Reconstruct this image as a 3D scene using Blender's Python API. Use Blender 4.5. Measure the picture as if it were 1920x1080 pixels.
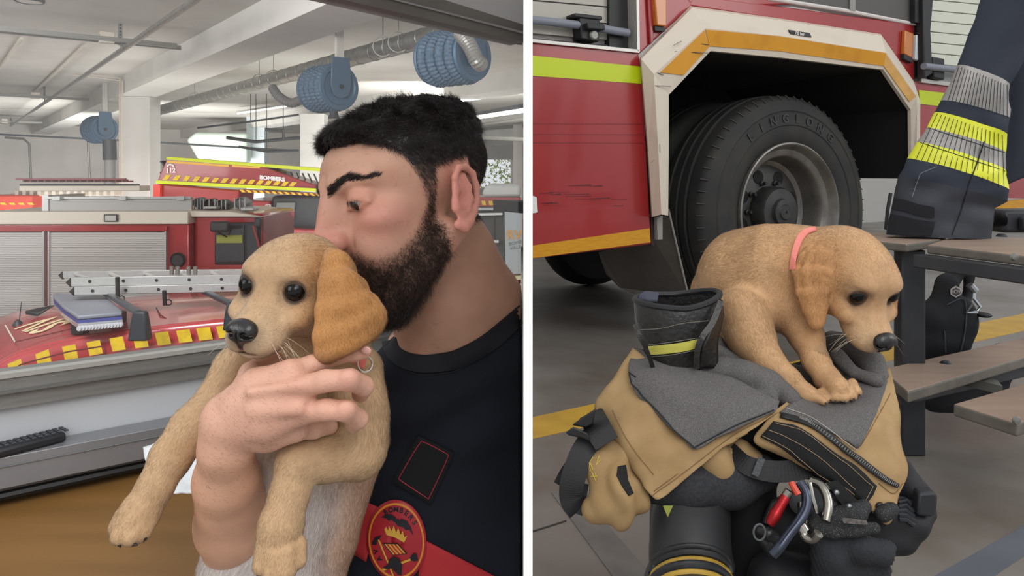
import bpy, bmesh, math, random
import numpy as np
from mathutils import Vector, Matrix, Quaternion
from math import sin, cos, pi, radians, sqrt

# ------------------------------------------------------------------ camera, sky, lights, exposure
C = bpy.context.scene
for o in list(bpy.data.objects): bpy.data.objects.remove(o)
FPX = 1400.0
cam_d = bpy.data.cameras.new('camera'); cam = bpy.data.objects.new('camera', cam_d); C.collection.objects.link(cam)
cam_d.sensor_width = 36.0; cam_d.lens = 36.0 * FPX / 1920.0
cam_d.shift_x = 0.0; cam_d.shift_y = -215.0 / 1920.0       # level camera, horizon in the upper third
cam_d.clip_start = 0.02; cam_d.clip_end = 200
cam.location = (0, 0, 0); cam.rotation_euler = (pi / 2, 0, 0)
C.camera = cam
C.view_settings.view_transform = 'Standard'; C.view_settings.look = 'None'
C.view_settings.gamma = 1.0; C.view_settings.use_curve_mapping = False
C.view_settings.exposure = 0.0
C.cycles.max_bounces = 7; C.cycles.diffuse_bounces = 4; C.cycles.transparent_max_bounces = 16
W = bpy.data.worlds.new('sky'); C.world = W; W.use_nodes = True
bg = W.node_tree.nodes['Background']; bg.inputs[0].default_value = (0.93, 0.96, 1.0, 1); bg.inputs[1].default_value = 0.80

def area(name, loc, target, size, power, color=(1, 1, 1), sy=None):
    l = bpy.data.lights.new(name, 'AREA'); l.energy = power; l.color = color
    l.shape = 'RECTANGLE'; l.size = size; l.size_y = sy or size
    o = bpy.data.objects.new(name, l); C.collection.objects.link(o)
    o.location = loc; d = Vector(target) - Vector(loc)
    o.rotation_euler = d.to_track_quat('-Z', 'Y').to_euler()
    return o
# daylight coming through the open bay doors behind and beside the camera, plus added fill lamps for the room and the hall
area('bay_door_daylight', (-3.2, -1.6, 1.5), (-0.3, 0.9, -0.2), 2.2, 50, (1.0, 0.97, 0.93))
area('room_fill', (0.25, -1.3, 1.1), (-0.15, 0.8, -0.2), 1.0, 13, (1.0, 0.97, 0.95))  # added fill lamp that lifts the shaded neck; no window is built here
area('hall_fill', (-3.6, 3.2, 1.9), (-7, 20, 0.4), 2.6, 330, (1.0, 0.985, 0.96), 1.2)  # added lamp near the camera side, lights the hall ahead
area('hall_left_fill', (-11.5, 7.0, 0.6), (-6, 20, 1.6), 3.0, 260, (1.0, 0.985, 0.96), 2.0)  # added lamp inside the hall, out of view at the left
area('hall_far_fill', (-6.5, 18, -2.6), (-6.6, 21, 4.0), 9.0, 650, (1.0, 0.99, 0.96))  # unseen upward lamp behind the fire engine, added for the ceiling
area('hall_back_fill', (-1.5, 19, 1.2), (-4, 40, 0.4), 3.0, 430, (1.0, 0.99, 0.96), 1.0)  # added lamp that brightens the far end of the hall
area('hall_wall_fill', (-12, 24, -2.0), (-20, 40, 0.6), 6.0, 1100, (1.0, 0.99, 0.96), 1.0)  # added lamp hidden behind the fire engine, lifts the back wall
area('yard_daylight', (1.4, -1.5, 2.8), (1.2, 1.3, -0.3), 2.6, 60, (1.0, 0.97, 0.93))
area('yard_side_daylight', (5.2, 0.6, 2.2), (1.6, 1.8, -0.3), 2.4, 60, (1.0, 0.99, 0.97))

# ------------------------------------------------------------------ helpers
def P(u, v, Y): return Vector(((u - 960) * Y / FPX, Y, (325 - v) * Y / FPX))
def lin(c):
    if isinstance(c, str): c = tuple(int(c[i:i+2], 16) / 255 for i in (0, 2, 4))
    return tuple((x / 12.92 if x <= .04045 else ((x + .055) / 1.055) ** 2.4) for x in c)
MATS = {}
def mat(name, col, rough=.6, metal=0, col2=None, nscale=8, bump=0, bscale=60, vcol=None, sss=0, spec=.5, coat=0, stretch=None, ndetail=4, alpha=1, trans=0, bdist=.002, lo=.35, hi=.65, emit=0, sheen=0):
    if name in MATS: return MATS[name]
    m = bpy.data.materials.new(name); m.use_nodes = True; MATS[name] = m
    nt = m.node_tree; N = nt.nodes; L = nt.links; b = N['Principled BSDF']
    c = lin(col) + (1,)
    b.inputs['Base Color'].default_value = c; b.inputs['Roughness'].default_value = rough; b.inputs['Metallic'].default_value = metal
    b.inputs['Specular IOR Level'].default_value = spec; b.inputs['Coat Weight'].default_value = coat
    b.inputs['Coat Roughness'].default_value = .08
    if sheen: b.inputs['Sheen Weight'].default_value = sheen
    if trans: b.inputs['Transmission Weight'].default_value = trans
    if alpha < 1: b.inputs['Alpha'].default_value = alpha
    if sss:
        b.inputs['Subsurface Weight'].default_value = sss; b.inputs['Subsurface Radius'].default_value = (1, .35, .2); b.inputs['Subsurface Scale'].default_value = .004
    if emit:
        b.inputs['Emission Color'].default_value = c; b.inputs['Emission Strength'].default_value = emit
    src = None
    tc = N.new('ShaderNodeTexCoord'); mp = N.new('ShaderNodeMapping'); L.new(tc.outputs['Object'], mp.inputs[0])
    if stretch: mp.inputs['Scale'].default_value = stretch
    if vcol:
        at = N.new('ShaderNodeVertexColor'); at.layer_name = vcol; src = at.outputs[0]
        L.new(src, b.inputs['Base Color'])
    if col2:
        n = N.new('ShaderNodeTexNoise'); n.inputs['Scale'].default_value = nscale; n.inputs['Detail'].default_value = ndetail
        L.new(mp.outputs[0], n.inputs[0])
        mr = N.new('ShaderNodeMapRange'); mr.inputs[1].default_value = lo; mr.inputs[2].default_value = hi
        L.new(n.outputs[0], mr.inputs[0])
        mx = N.new('ShaderNodeMix'); mx.data_type = 'RGBA'
        L.new(mr.outputs[0], mx.inputs['Factor'])
        mx.inputs['A'].default_value = c; mx.inputs['B'].default_value = lin(col2) + (1,)
        if src is not None:
            mx.blend_type = 'MULTIPLY'; L.new(src, mx.inputs['A'])
        L.new(mx.outputs['Result'], b.inputs['Base Color'])
    if bump:
        n = N.new('ShaderNodeTexNoise'); n.inputs['Scale'].default_value = bscale; n.inputs['Detail'].default_value = 3
        L.new(mp.outputs[0], n.inputs[0])
        bp = N.new('ShaderNodeBump'); bp.inputs['Strength'].default_value = bump; bp.inputs['Distance'].default_value = bdist
        L.new(n.outputs[0], bp.inputs['Height']); L.new(bp.outputs[0], b.inputs['Normal'])
    return m

WL = {}     # world location of every object's origin
def setp(o, label=None, cat=None, group=None, kind=None):
    if label: o['label'] = label
    if cat: o['category'] = cat
    if group: o['group'] = group
    if kind: o['kind'] = kind
    return o
def empty(name, loc, label, cat, group=None):
    o = bpy.data.objects.new(name, None); C.collection.objects.link(o); o.empty_display_size = .05
    o.location = loc; WL[o] = Vector(loc); return setp(o, label, cat, group)
def link(name, me, parent, world_verts=True, origin=None):
    o = bpy.data.objects.new(name, me); C.collection.objects.link(o)
    if parent is not None:
        o.parent = parent; off = WL[parent]; WL[o] = off
        me.transform(Matrix.Translation(-off))
    else:
        n = len(me.vertices); a = np.empty(n * 3, 'f'); me.vertices.foreach_get('co', a); a = a.reshape(-1, 3)
        off = Vector(((a[:, 0].min() + a[:, 0].max()) / 2, (a[:, 1].min() + a[:, 1].max()) / 2, a[:, 2].min())) if origin is None else Vector(origin)
        off = Vector([float(x) for x in off])
        me.transform(Matrix.Translation(-off)); o.location = off; WL[o] = off
    return o
def npmesh(name, V, Fq, smooth=True, cols=None, cname='col'):
    """mesh from numpy verts and an (n,k) face array (or list of such)"""
    me = bpy.data.meshes.new(name); V = np.asarray(V, 'f')
    Fs = Fq if isinstance(Fq, list) else [Fq]
    Fs = [np.asarray(f, np.int32) for f in Fs if len(f)]
    tot = sum(f.size for f in Fs); nf = sum(len(f) for f in Fs)
    me.vertices.add(len(V)); me.vertices.foreach_set('co', V.ravel())
    me.loops.add(tot); me.loops.foreach_set('vertex_index', np.concatenate([f.ravel() for f in Fs]))
    me.polygons.add(nf)
    sizes = np.concatenate([np.full(len(f), f.shape[1]) for f in Fs]); st = np.concatenate([[0], np.cumsum(sizes)[:-1]])
    me.polygons.foreach_set('loop_start', st.astype(np.int32))
    me.update(calc_edges=True); me.validate()
    if smooth: me.polygons.foreach_set('use_smooth', np.ones(len(me.polygons), bool))
    if cols is not None:
        ca = me.color_attributes.new(cname, 'FLOAT_COLOR', 'POINT')
        c4 = np.ones((len(V), 4), 'f'); c4[:, :3] = cols; ca.data.foreach_set('color', c4.ravel())
    return me

class Fr:
    """frame: origin + three axes"""
    def __init__(s, o, ex, ey, ez): s.o = Vector(o); s.ex = Vector(ex); s.ey = Vector(ey); s.ez = Vector(ez)
    def __call__(s, x, y, z): return s.o + s.ex * x + s.ey * y + s.ez * z
WORLD = Fr((0, 0, 0), (1, 0, 0), (0, 1, 0), (0, 0, 1))
def frame_dir(o, d, up=(0, 0, 1)):
    """x along d, z as close to up as possible"""
    ex = Vector(d).normalized(); ey = Vector(up).cross(ex).normalized(); ez = ex.cross(ey)
    return Fr(o, ex, ey, ez)

class MB:
    def __init__(s): s.v = []; s.f = []; s.m = []; s.mats = []
    def mi(s, m):
        if m not in s.mats: s.mats.append(m)
        return s.mats.index(m)
    def add(s, vs, fs, m=None):
        b = len(s.v); s.v += [Vector(v) for v in vs]; s.f += [tuple(b + i for i in f) for f in fs]; s.m += [s.mi(m)] * len(fs); return s
    def box(s, x0, x1, y0, y1, z0, z1, fr=WORLD, m=None):
        vs = [fr(x, y, z) for z in (z0, z1) for x, y in ((x0, y0), (x1, y0), (x1, y1), (x0, y1))]
        return s.add(vs, [(3, 2, 1, 0), (4, 5, 6, 7), (0, 1, 5, 4), (1, 2, 6, 5), (2, 3, 7, 6), (3, 0, 4, 7)], m)
    def prism(s, a, b, m=None):
        """two matching polygons joined"""
        n = len(a); fs = [tuple(range(n))[::-1], tuple(range(n, 2 * n))] + [(i, (i + 1) % n, n + (i + 1) % n, n + i) for i in range(n)]
        return s.add(list(a) + list(b), fs, m)
    def loft(s, rings, m=None, cap=True, closed=True, loop=False):
        n = len(rings[0]); vs = [v for r in rings for v in r]; fs = []; assert len(vs) == n * len(rings)
        K = len(rings); R_ = K if loop else K - 1
        for k in range(R_):
            a = k * n; b2 = ((k + 1) % K) * n
            for i in range(n if closed else n - 1):
                j = (i + 1) % n; fs.append((a + i, a + j, b2 + j, b2 + i))
        if cap and closed and not loop: fs += [tuple(range(n))[::-1], tuple((K - 1) * n + i for i in range(n))]
        return s.add(vs, fs, m)
    def tube(s, pts, r, n=10, m=None, loop=False, flat=1.0, cap=True):
        pts = [Vector(p) for p in pts]; K = len(pts); rings = []; up = None
        for k in range(K):
            if loop: t = (pts[(k + 1) % K] - pts[k - 1])
            else: t = pts[min(k + 1, K - 1)] - pts[max(k - 1, 0)]
            t.normalize()
            if up is None: up = Vector((0, 0, 1)) if abs(t.z) < .9 else Vector((1, 0, 0))
            e1 = (up - t * up.dot(t)).normalized(); e2 = t.cross(e1); up = e1
            rr = r[k] if isinstance(r, (list, tuple)) else r
            rings.append([pts[k] + e1 * (cos(2 * pi * i / n) * rr * flat) + e2 * (sin(2 * pi * i / n) * rr) for i in range(n)])
        return s.loft(rings, m, cap=cap, loop=loop)
    def lathe(s, prof, fr, n=48, m=None, a0=0, a1=2 * pi):
        """prof: (radius, height along fr.ez)"""
        rings = [[fr(cos(2 * pi * i / n) * r, sin(2 * pi * i / n) * r, h) for i in range(n)] for r, h in prof]
        return s.loft(rings, m, cap=True)
    def cyl(s, a, b, r, n=16, m=None, r2=None):
        return s.tube([a, b], [r, r if r2 is None else r2], n, m)
    def build(s, name, m, parent=None, smooth=False, bevel=0, angle=35, origin=None, label=None, cat=None, group=None, kind=None, bseg=2):
        me = bpy.data.meshes.new(name); me.from_pydata([tuple(v) for v in s.v], [], s.f); me.update()
        if s.mats:
            base = m or s.mats[0]
            for x in s.mats: me.materials.append(x if x else base)
            me.polygons.foreach_set('material_index', s.m)
        else: me.materials.append(m)
        bm = bmesh.new(); bm.from_mesh(me); bmesh.ops.recalc_face_normals(bm, faces=bm.faces); bm.to_mesh(me); bm.free()
        o = link(name, me, parent, origin=origin)
        if bevel:
            md = o.modifiers.new('bevel', 'BEVEL'); md.width = bevel; md.segments = bseg; md.limit_method = 'ANGLE'; md.angle_limit = radians(40)
        if smooth or bevel:
            me.polygons.foreach_set('use_smooth', [True] * len(me.polygons))
            try: me.set_sharp_from_angle(angle=radians(angle))
            except Exception: pass
        return setp(o, label, cat, group, kind)

def crom(P_, n):
    """Catmull-Rom through the rows of P_ (numpy k x d), n samples per span"""
    P_ = np.asarray(P_, float); K = len(P_); Q = np.vstack([2 * P_[0] - P_[1], P_, 2 * P_[-1] - P_[-2]]); out = []
    for k in range(K - 1):
        p0, p1, p2, p3 = Q[k], Q[k + 1], Q[k + 2], Q[k + 3]
        for t in np.arange(n) / n:
            out.append(.5 * ((2 * p1) + (-p0 + p2) * t + (2 * p0 - 5 * p1 + 4 * p2 - p3) * t * t + (-p0 + 3 * p1 - 3 * p2 + p3) * t ** 3))
    out.append(P_[-1]); return np.array(out)
def vnoise(p, seed=0):
    """smooth value noise on numpy points (n,3)"""
    p = np.asarray(p, float); i = np.floor(p).astype(np.int64); f = p - i; f = f * f * (3 - 2 * f); r = 0
    for dx in (0, 1):
        for dy in (0, 1):
            for dz in (0, 1):
                h = ((i[..., 0] + dx) * 374761393 + (i[..., 1] + dy) * 668265263 + (i[..., 2] + dz) * 2147483647 + seed * 974634777) & 0xffffffff
                h = ((h ^ (h >> 13)) * 1274126177) & 0xffffffff; h = (h ^ (h >> 16)) / 4294967295.0
                w = (f[..., 0] if dx else 1 - f[..., 0]) * (f[..., 1] if dy else 1 - f[..., 1]) * (f[..., 2] if dz else 1 - f[..., 2])
                r = r + h * w
    return r * 2 - 1
def cloth(name, grid, m, parent=None, n=8, thick=.003, wr=0, ws=18, seed=1, conv=P, subcol=None, closed=False, **kw):
    """thick bent sheet through a grid of (u, v, Y) control points"""
    G = np.array([[list(conv(*c)) for c in row] for row in grid], float)
    A = np.array([crom(G[:, j], n) for j in range(G.shape[1])]).transpose(1, 0, 2)
    A = np.array([crom(A[i], n) for i in range(A.shape[0])])
    du = np.gradient(A, axis=0); dv = np.gradient(A, axis=1); N = np.cross(du, dv); N /= (np.linalg.norm(N, axis=2, keepdims=True) + 1e-9)
    if wr:
        nz = vnoise(A * ws, seed) + .5 * vnoise(A * ws * 2.3 + 7, seed + 1)
        A = A + N * (nz * wr)[..., None]
    R_, S_ = A.shape[:2]
    idx = np.arange(R_ * S_).reshape(R_, S_)
    q = np.stack([idx[:-1, :-1], idx[1:, :-1], idx[1:, 1:], idx[:-1, 1:]], -1).reshape(-1, 4)
    me = npmesh(name, A.reshape(-1, 3), q); me.materials.append(m)
    o = link(name, me, parent)
    md = o.modifiers.new('solid', 'SOLIDIFY'); md.thickness = thick; md.offset = 0
    return setp(o, **kw), A

def font(name, text, size, fr, m, parent, extrude=.0005, align='CENTER', label=None, shear=0, bold=0, sx=1.0, merge=None):
    """lettering in the x/z plane of fr, facing -fr.ey"""
    cu = bpy.data.curves.new(name, 'FONT'); cu.body = text; cu.size = size; cu.extrude = extrude; cu.align_x = align; cu.align_y = 'CENTER'
    cu.shear = shear; cu.offset = bold; cu.resolution_u = 3
    t = bpy.data.objects.new('tmp', cu); C.collection.objects.link(t)
    dg = bpy.context.evaluated_depsgraph_get(); me = bpy.data.meshes.new_from_object(t.evaluated_get(dg)); me.name = name
    bpy.data.objects.remove(t)
    M = Matrix(((fr.ex.x * sx, fr.ez.x, -fr.ey.x, fr.o.x), (fr.ex.y * sx, fr.ez.y, -fr.ey.y, fr.o.y), (fr.ex.z * sx, fr.ez.z, -fr.ey.z, fr.o.z), (0, 0, 0, 1)))
    me.transform(M); me.materials.clear(); me.materials.append(m)
    if merge is not None:
        merge.add([v.co.copy() for v in me.vertices], [tuple(p.vertices) for p in me.polygons], m); return None
    o = link(name, me, parent); return setp(o, label)

# ------------------------------------------------------------------ implicit surfaces (bodies, heads, hands)
class Prim:
    __slots__ = ('t', 'c', 'r', 'R', 'b', 'rb', 'k', 'sub', 'col', 'flow', 'tag')
class SDF:
    """smooth union of ellipsoids and tapered capsules; meshed by surface nets"""
    def __init__(s, scale=1.0): s.p = []
    def _n(s, k, sub, col, flow, tag):
        q = Prim(); q.k = k; q.sub = sub; q.col = col; q.flow = flow; q.tag = tag; s.p.append(q); return q
    def ell(s, c, r, rot=None, k=.01, sub=False, col=None, flow=None, tag=''):
        q = s._n(k, sub, col, flow, tag); q.t = 'e'; q.c = np.array(c, float); q.r = np.array(r, float) if np.ndim(r) else np.full(3, float(r))
        q.R = np.eye(3) if rot is None else np.array(rot, float); return q
    def cap(s, a, b, ra, rb, k=.01, sub=False, col=None, flow=None, tag=''):
        q = s._n(k, sub, col, flow, tag); q.t = 'c'; q.c = np.array(a, float); q.b = np.array(b, float); q.r = ra; q.rb = rb
        if flow is None: q.flow = (q.b - q.c)
        return q
    def chain(s, pts, rs, **kw):
        for i in range(len(pts) - 1): s.cap(pts[i], pts[i + 1], rs[i], rs[i + 1], **kw)
    def d(s, q, X):
        if q.t == 'e':
            L_ = (X - q.c) @ q.R       # columns of R are local axes
            k0 = np.sqrt(((L_ / q.r) ** 2).sum(-1)) + 1e-9; k1 = np.sqrt(((L_ / q.r ** 2) ** 2).sum(-1)) + 1e-9
            return k0 * (k0 - 1) / k1
        ab = q.b - q.c; t = np.clip(((X - q.c) @ ab) / (ab @ ab + 1e-12), 0, 1)
        return np.sqrt(((X - q.c - t[..., None] * ab) ** 2).sum(-1)) - (q.r + (q.rb - q.r) * t)
    def bb(s, q):
        if q.t == 'e': e = np.sqrt(((q.R * q.r) ** 2).sum(1)); return q.c - e, q.c + e
        return np.minimum(q.c - q.r, q.b - q.rb), np.maximum(q.c + q.r, q.b + q.rb)
    def mesh(s, h, smooth=2, clampx=None):
        adds = [q for q in s.p if not q.sub]
        lo = np.min([s.bb(q)[0] for q in adds], 0) - 3 * h; hi = np.max([s.bb(q)[1] for q in adds], 0) + 3 * h
        n = np.ceil((hi - lo) / h).astype(int) + 1; Fd = np.full(n, .05, 'f')
        ax = [lo[i] + h * np.arange(n[i]) for i in range(3)]
        for q in s.p:
            a, b = s.bb(q); m = q.k + 2 * h + .004
            i0 = np.clip(((a - m - lo) / h).astype(int), 0, n - 1); i1 = np.clip(np.ceil((b + m - lo) / h).astype(int) + 1, 1, n)
            if (i1 <= i0).any(): continue
            sl = tuple(slice(i0[i], i1[i]) for i in range(3))
            X = np.stack(np.meshgrid(*[ax[i][i0[i]:i1[i]] for i in range(3)], indexing='ij'), -1)
            dd = s.d(q, X).astype('f'); o = Fd[sl]
            if q.sub:
                dd = -dd; hh = np.maximum(q.k - np.abs(o - dd), 0) / q.k; Fd[sl] = np.maximum(o, dd) + hh * hh * q.k * .25
            else:
                hh = np.maximum(q.k - np.abs(o - dd), 0) / q.k; Fd[sl] = np.minimum(o, dd) - hh * hh * q.k * .25
        V, Q = surfnet(Fd, lo, h)
        for _ in range(smooth):
            A = np.zeros_like(V); c = np.zeros(len(V))
            for i in range(4):
                j = (i + 1) % 4
                np.add.at(A, Q[:, i], V[Q[:, j]]); np.add.at(A, Q[:, j], V[Q[:, i]])
                np.add.at(c, Q[:, i], 1); np.add.at(c, Q[:, j], 1)
            V = V * .5 + .5 * A / np.maximum(c, 1)[:, None]
        return V, Q
    def attrs(s, V, tau=.006):
        """blended colour and fur direction at V"""
        w = 0; col = 0; fl = 0
        for q in s.p:
            if q.sub or q.col is None: continue
            d = np.maximum(s.d(q, V), -tau * .6); ww = np.exp(-np.minimum(d, .2) / tau) + 1e-12
            f = np.zeros(3) if q.flow is None else np.array(q.flow, float); nf = np.linalg.norm(f); f = f / nf if nf > 0 else f
            w = w + ww; col = col + ww[:, None] * np.array(lin(q.col)); fl = fl + ww[:, None] * f
        return col / w[:, None], fl / w[:, None]
def surfnet(Fd, lo, h):
    n = np.array(Fd.shape); S = Fd < 0
    c = [S[dx:n[0] - 1 + dx, dy:n[1] - 1 + dy, dz:n[2] - 1 + dz] for dx in (0, 1) for dy in (0, 1) for dz in (0, 1)]
    cnt = sum(x.astype(np.int8) for x in c); act = (cnt > 0) & (cnt < 8)
    I = np.argwhere(act); idx = np.full(act.shape, -1, np.int64); idx[tuple(I.T)] = np.arange(len(I))
    off = [(dx, dy, dz) for dx in (0, 1) for dy in (0, 1) for dz in (0, 1)]
    val = [Fd[tuple((I + o).T)] for o in off]
    acc = np.zeros((len(I), 3)); num = np.zeros(len(I))
    for a in range(8):
        for b in range(a + 1, 8):
            oa, ob = np.array(off[a]), np.array(off[b])
            if np.abs(oa - ob).sum() != 1: continue
            cr = (val[a] < 0) != (val[b] < 0); t = np.where(cr, val[a] / (val[a] - val[b] + 1e-20), 0)
            acc += np.where(cr[:, None], oa + (ob - oa) * t[:, None], 0); num += cr
    V = lo + h * (I + acc / num[:, None]); Q = []
    for ax in range(3):
        e = [0, 0, 0]; e[ax] = 1
        A_ = S[:n[0] - e[0], :n[1] - e[1], :n[2] - e[2]]; B_ = S[e[0]:, e[1]:, e[2]:]
        E = np.argwhere(A_ != B_); u = (ax + 1) % 3; v = (ax + 2) % 3
        E = E[(E[:, u] > 0) & (E[:, v] > 0) & (E[:, u] < n[u] - 1) & (E[:, v] < n[v] - 1)]
        du = np.zeros(3, int); du[u] = 1; dv = np.zeros(3, int); dv[v] = 1
        q = np.stack([idx[tuple((E - o).T)] for o in (np.zeros(3, int), du, du + dv, dv)], 1)
        ins = A_[tuple(E.T)]
        q = np.where(ins[:, None], q[:, ::-1], q)[:, ::-1]
        Q.append(q[(q >= 0).all(1)])
    return V, np.concatenate(Q)
def vnormals(V, Q):
    a = V[Q[:, 2]] - V[Q[:, 0]]; b = V[Q[:, 3 % Q.shape[1]]] - V[Q[:, 1]]; fn = np.cross(a, b); N = np.zeros_like(V)
    for i in range(Q.shape[1]): np.add.at(N, Q[:, i], fn)
    return N / (np.linalg.norm(N, axis=1, keepdims=True) + 1e-12), fn
def strands(name, V, Q, parent, m, count, length, flow, cols, lay=.25, rad=.00012, seed=1, dens=None, curl=0, segs=3, lenv=.35, jit=.25, grav=0, cull=-.35, lenf=None, tipc=1.25, clump=0, eye=(0, 0, 0), soft=False, **kw):
    """short hairs as thin three-sided tapered prisms rooted on the quads of a mesh"""
    rg = np.random.RandomState(seed); N, fn = vnormals(V, Q)
    ar = np.linalg.norm(fn, axis=1); fc = V[Q].mean(1); fnn = fn / (ar[:, None] + 1e-12)
    vd = np.array(eye) - fc; vd /= np.linalg.norm(vd, axis=1, keepdims=True)
    ar = ar * ((fnn * vd).sum(1) > cull)
    if dens is not None: ar = ar * dens[Q].mean(1)
    k = rg.choice(len(Q), count, p=ar / ar.sum()); a, b = rg.rand(2, count, 1)
    wq = [(1 - a) * (1 - b), a * (1 - b), a * b, (1 - a) * b]
    mixv = lambda X: sum(w * X[Q[k, i]] for i, w in enumerate(wq))
    p = mixv(V); n = mixv(N); n /= np.linalg.norm(n, axis=1, keepdims=True); f = mixv(flow); cc = mixv(cols)
    f = f - n * (f * n).sum(1, keepdims=True); fl = np.linalg.norm(f, axis=1, keepdims=True); f = f / np.maximum(fl, 1e-3) * np.minimum(fl * 3, 1)
    if clump:
        f = f + clump * np.stack([vnoise(p * 90, 3 + i) for i in range(3)], 1)
    d = n * lay + f + rg.randn(count, 3) * jit; d /= np.linalg.norm(d, axis=1, keepdims=True)
    ln = length * (1 - lenv * rg.rand(count, 1))
    if lenf is not None: ln = ln * mixv(lenf[:, None])
    side = np.cross(d, rg.randn(count, 3)); side /= np.linalg.norm(side, axis=1, keepdims=True); s2 = np.cross(d, side)
    ph = rg.rand(count, 1) * 6.28; rings = []; pos = p - n * rad * 2; step = ln / segs; cd = d.copy()
    for sgi in range(segs + 1):
        r = rad * (1 - .85 * (sgi / segs) ** 1.5)
        if sgi == segs: rings.append(pos[:, None]);
        else: rings.append(np.stack([pos + side * r, pos + (s2 * .866 - side * .5) * r, pos - (s2 * .866 + side * .5) * r], 1))
        cd = cd + np.array([0, 0, -grav]) + f * .12
        if curl:
            ang = ph + curl * (sgi + 1); cd = cd + (side * np.cos(ang) + s2 * np.sin(ang)) * .75
        cd /= np.linalg.norm(cd, axis=1, keepdims=True); pos = pos + cd * step
        ins = ((pos - p) * n).sum(1, keepdims=True); pos = pos + n * np.maximum(0, rad * 2 - ins)
    VV = np.concatenate(rings, 1); per = VV.shape[1]; base = (np.arange(count) * per)[:, None]
    T = []
    for sgi in range(segs - 1):
        for i in range(3):
            j = (i + 1) % 3; T.append(base + np.array([3 * sgi + i, 3 * sgi + j, 3 * sgi + 3 + j, 3 * sgi + 3 + i]))
    T3 = []
    for i in range(3): T3.append(base + np.array([3 * (segs - 1) + i, 3 * (segs - 1) + (i + 1) % 3, 3 * segs]))
    tt = np.concatenate([np.full(3, i / segs) for i in range(segs)] + [[1.0]])
    br = (.82 + .36 * rg.rand(count, 1, 1)) * (1 + (tipc - 1) * tt[None, :, None])
    cv = np.clip(cc[:, None, :] * br, 0, 1)
    me = npmesh(name, VV.reshape(-1, 3), [np.concatenate(T), np.concatenate(T3)] if segs > 1 else [np.concatenate(T3)], smooth=True, cols=cv.reshape(-1, 3))
    if soft:
        nn = np.repeat((n + d * .35)[:, None, :], per, 1).reshape(-1, 3); nn /= np.linalg.norm(nn, axis=1, keepdims=True)
        me.normals_split_custom_set_from_vertices(nn.astype('f'))
    me.materials.append(m); o = link(name, me, parent); return setp(o, **kw)
def sdfobj(name, S, h, m, parent=None, tau=.006, smooth=2, fix=None, **kw):
    V, Q = S.mesh(h, smooth)
    if fix is not None: V = fix(V)
    col, fl = S.attrs(V, tau)
    if name: 
        me = npmesh(name, V, Q, cols=col); me.materials.append(m); o = link(name, me, parent); setp(o, **kw)
    else: o = None
    return o, V, Q, col, fl
# ================================================================== LEFT BAY: control room window and the hall behind it
A_ = Vector((-.607, .795, 0)).normalized(); B_ = Vector((.795, .607, 0)).normalized(); UP = Vector((0, 0, 1))
def Hz(u, v, z): return P(u, v, FPX * z / (325 - v))
def ray_plane(u, v, o, n):
    d = P(u, v, 1.0); return d * (Vector(o).dot(n) / d.dot(n))
white = mat('white_paint', 'd9d8d4', .75, col2='cfcdc8', nscale=1.2)
ceilm = mat('ceiling_paint', 'd2cfc9', .8, col2='bfbbb4', nscale=.5)
wallm = mat('hall_wall', 'c8c3bd', .8, col2='bbb6b1', nscale=.8)
galv = mat('galvanised', 'a3a39e', .38, .75, col2='8c8d8a', nscale=14)
steel = mat('strut_steel', '85857f', .45, .6)
darkm = mat('dark_metal', '35383b', .5, .3)
redp = mat('fire_red', 'a0262a', .28, coat=.5, col2='8c1f24', nscale=2)
beige = mat('cream_paint', 'cfc6b8', .5)
yel = mat('reflective_yellow', 'd9b81c', .5, col2='c6a41a', nscale=20)
lime = mat('reflective_lime', 'c3cf10', .5)
blk = mat('black_plastic', '17181a', .5)
glassd = mat('dark_window', '2a2e32', .12, spec=.6)
alu = mat('aluminium', 'aeafae', .42, .5, col2='a5a6a5', nscale=60)
shut = mat('shutter', 'b3aeab', .5, .15)
blue = mat('reel_blue', '46637c', .45, .1)
blued = mat('hose_blue', '3f566b', .6, col2='526b82', nscale=40)

ZC = 2.34; ZB = 1.9; ZG = -3.3
# structure
def flat(name, pts, th, m):
    b = MB(); b.prism([Vector(p) for p in pts], [Vector(p) + th for p in pts]); return b.build(name, m, kind='structure')
o0 = Vector((0, 0, 0)) + B_ * 0
hallf = Fr((-9.82, 18.6, 0), A_, B_, UP)      # x along the beams (away), y to the right-away, z up
b = MB(); b.box(-17, 25, -14, 40, ZG - .1, ZG, hallf); b.build('floor', mat('hall_floor', '8f8d88', .5, col2='7c7974', nscale=1.5), kind='structure')
b = MB(); b.box(-15, 25, -14, 40, ZC, ZC + .15, hallf); b.build('ceiling', ceilm, kind='structure')
bw = 24.0
b = MB()      # back wall with a window opening
wy0, wy1, wz0, wz1 = 19.3, 22.6, -.55, .95
wf = hallf
def yx(u):   # coordinate along the back wall seen at column u
    p = ray_plane(u, 325, hallf(bw - 2, 0, 0), A_); return (p - hallf(0, 0, 0)).dot(B_)
bx = bw - 2
wy0, wy1 = yx(897), yx(962)
zz = ray_plane(930, 300, hallf(bx, 0, 0), A_).y
wz1 = (325 - 299) * zz / FPX; wz0 = (325 - 352) * zz / FPX
b.box(bx, bx + .3, -14, wy0, ZG, ZC, hallf); b.box(bx, bx + .3, wy1, 40, ZG, ZC, hallf)
b.box(bx, bx + .3, wy0, wy1, wz1, ZC, hallf); b.box(bx, bx + .3, wy0, wy1, ZG, wz0, hallf)
b.build('wall_back', wallm, kind='structure')
b = MB(); b.box(-17, 25, -14.3, -14, ZG, ZC, hallf); b.build('wall_left', wallm, kind='structure')
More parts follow.
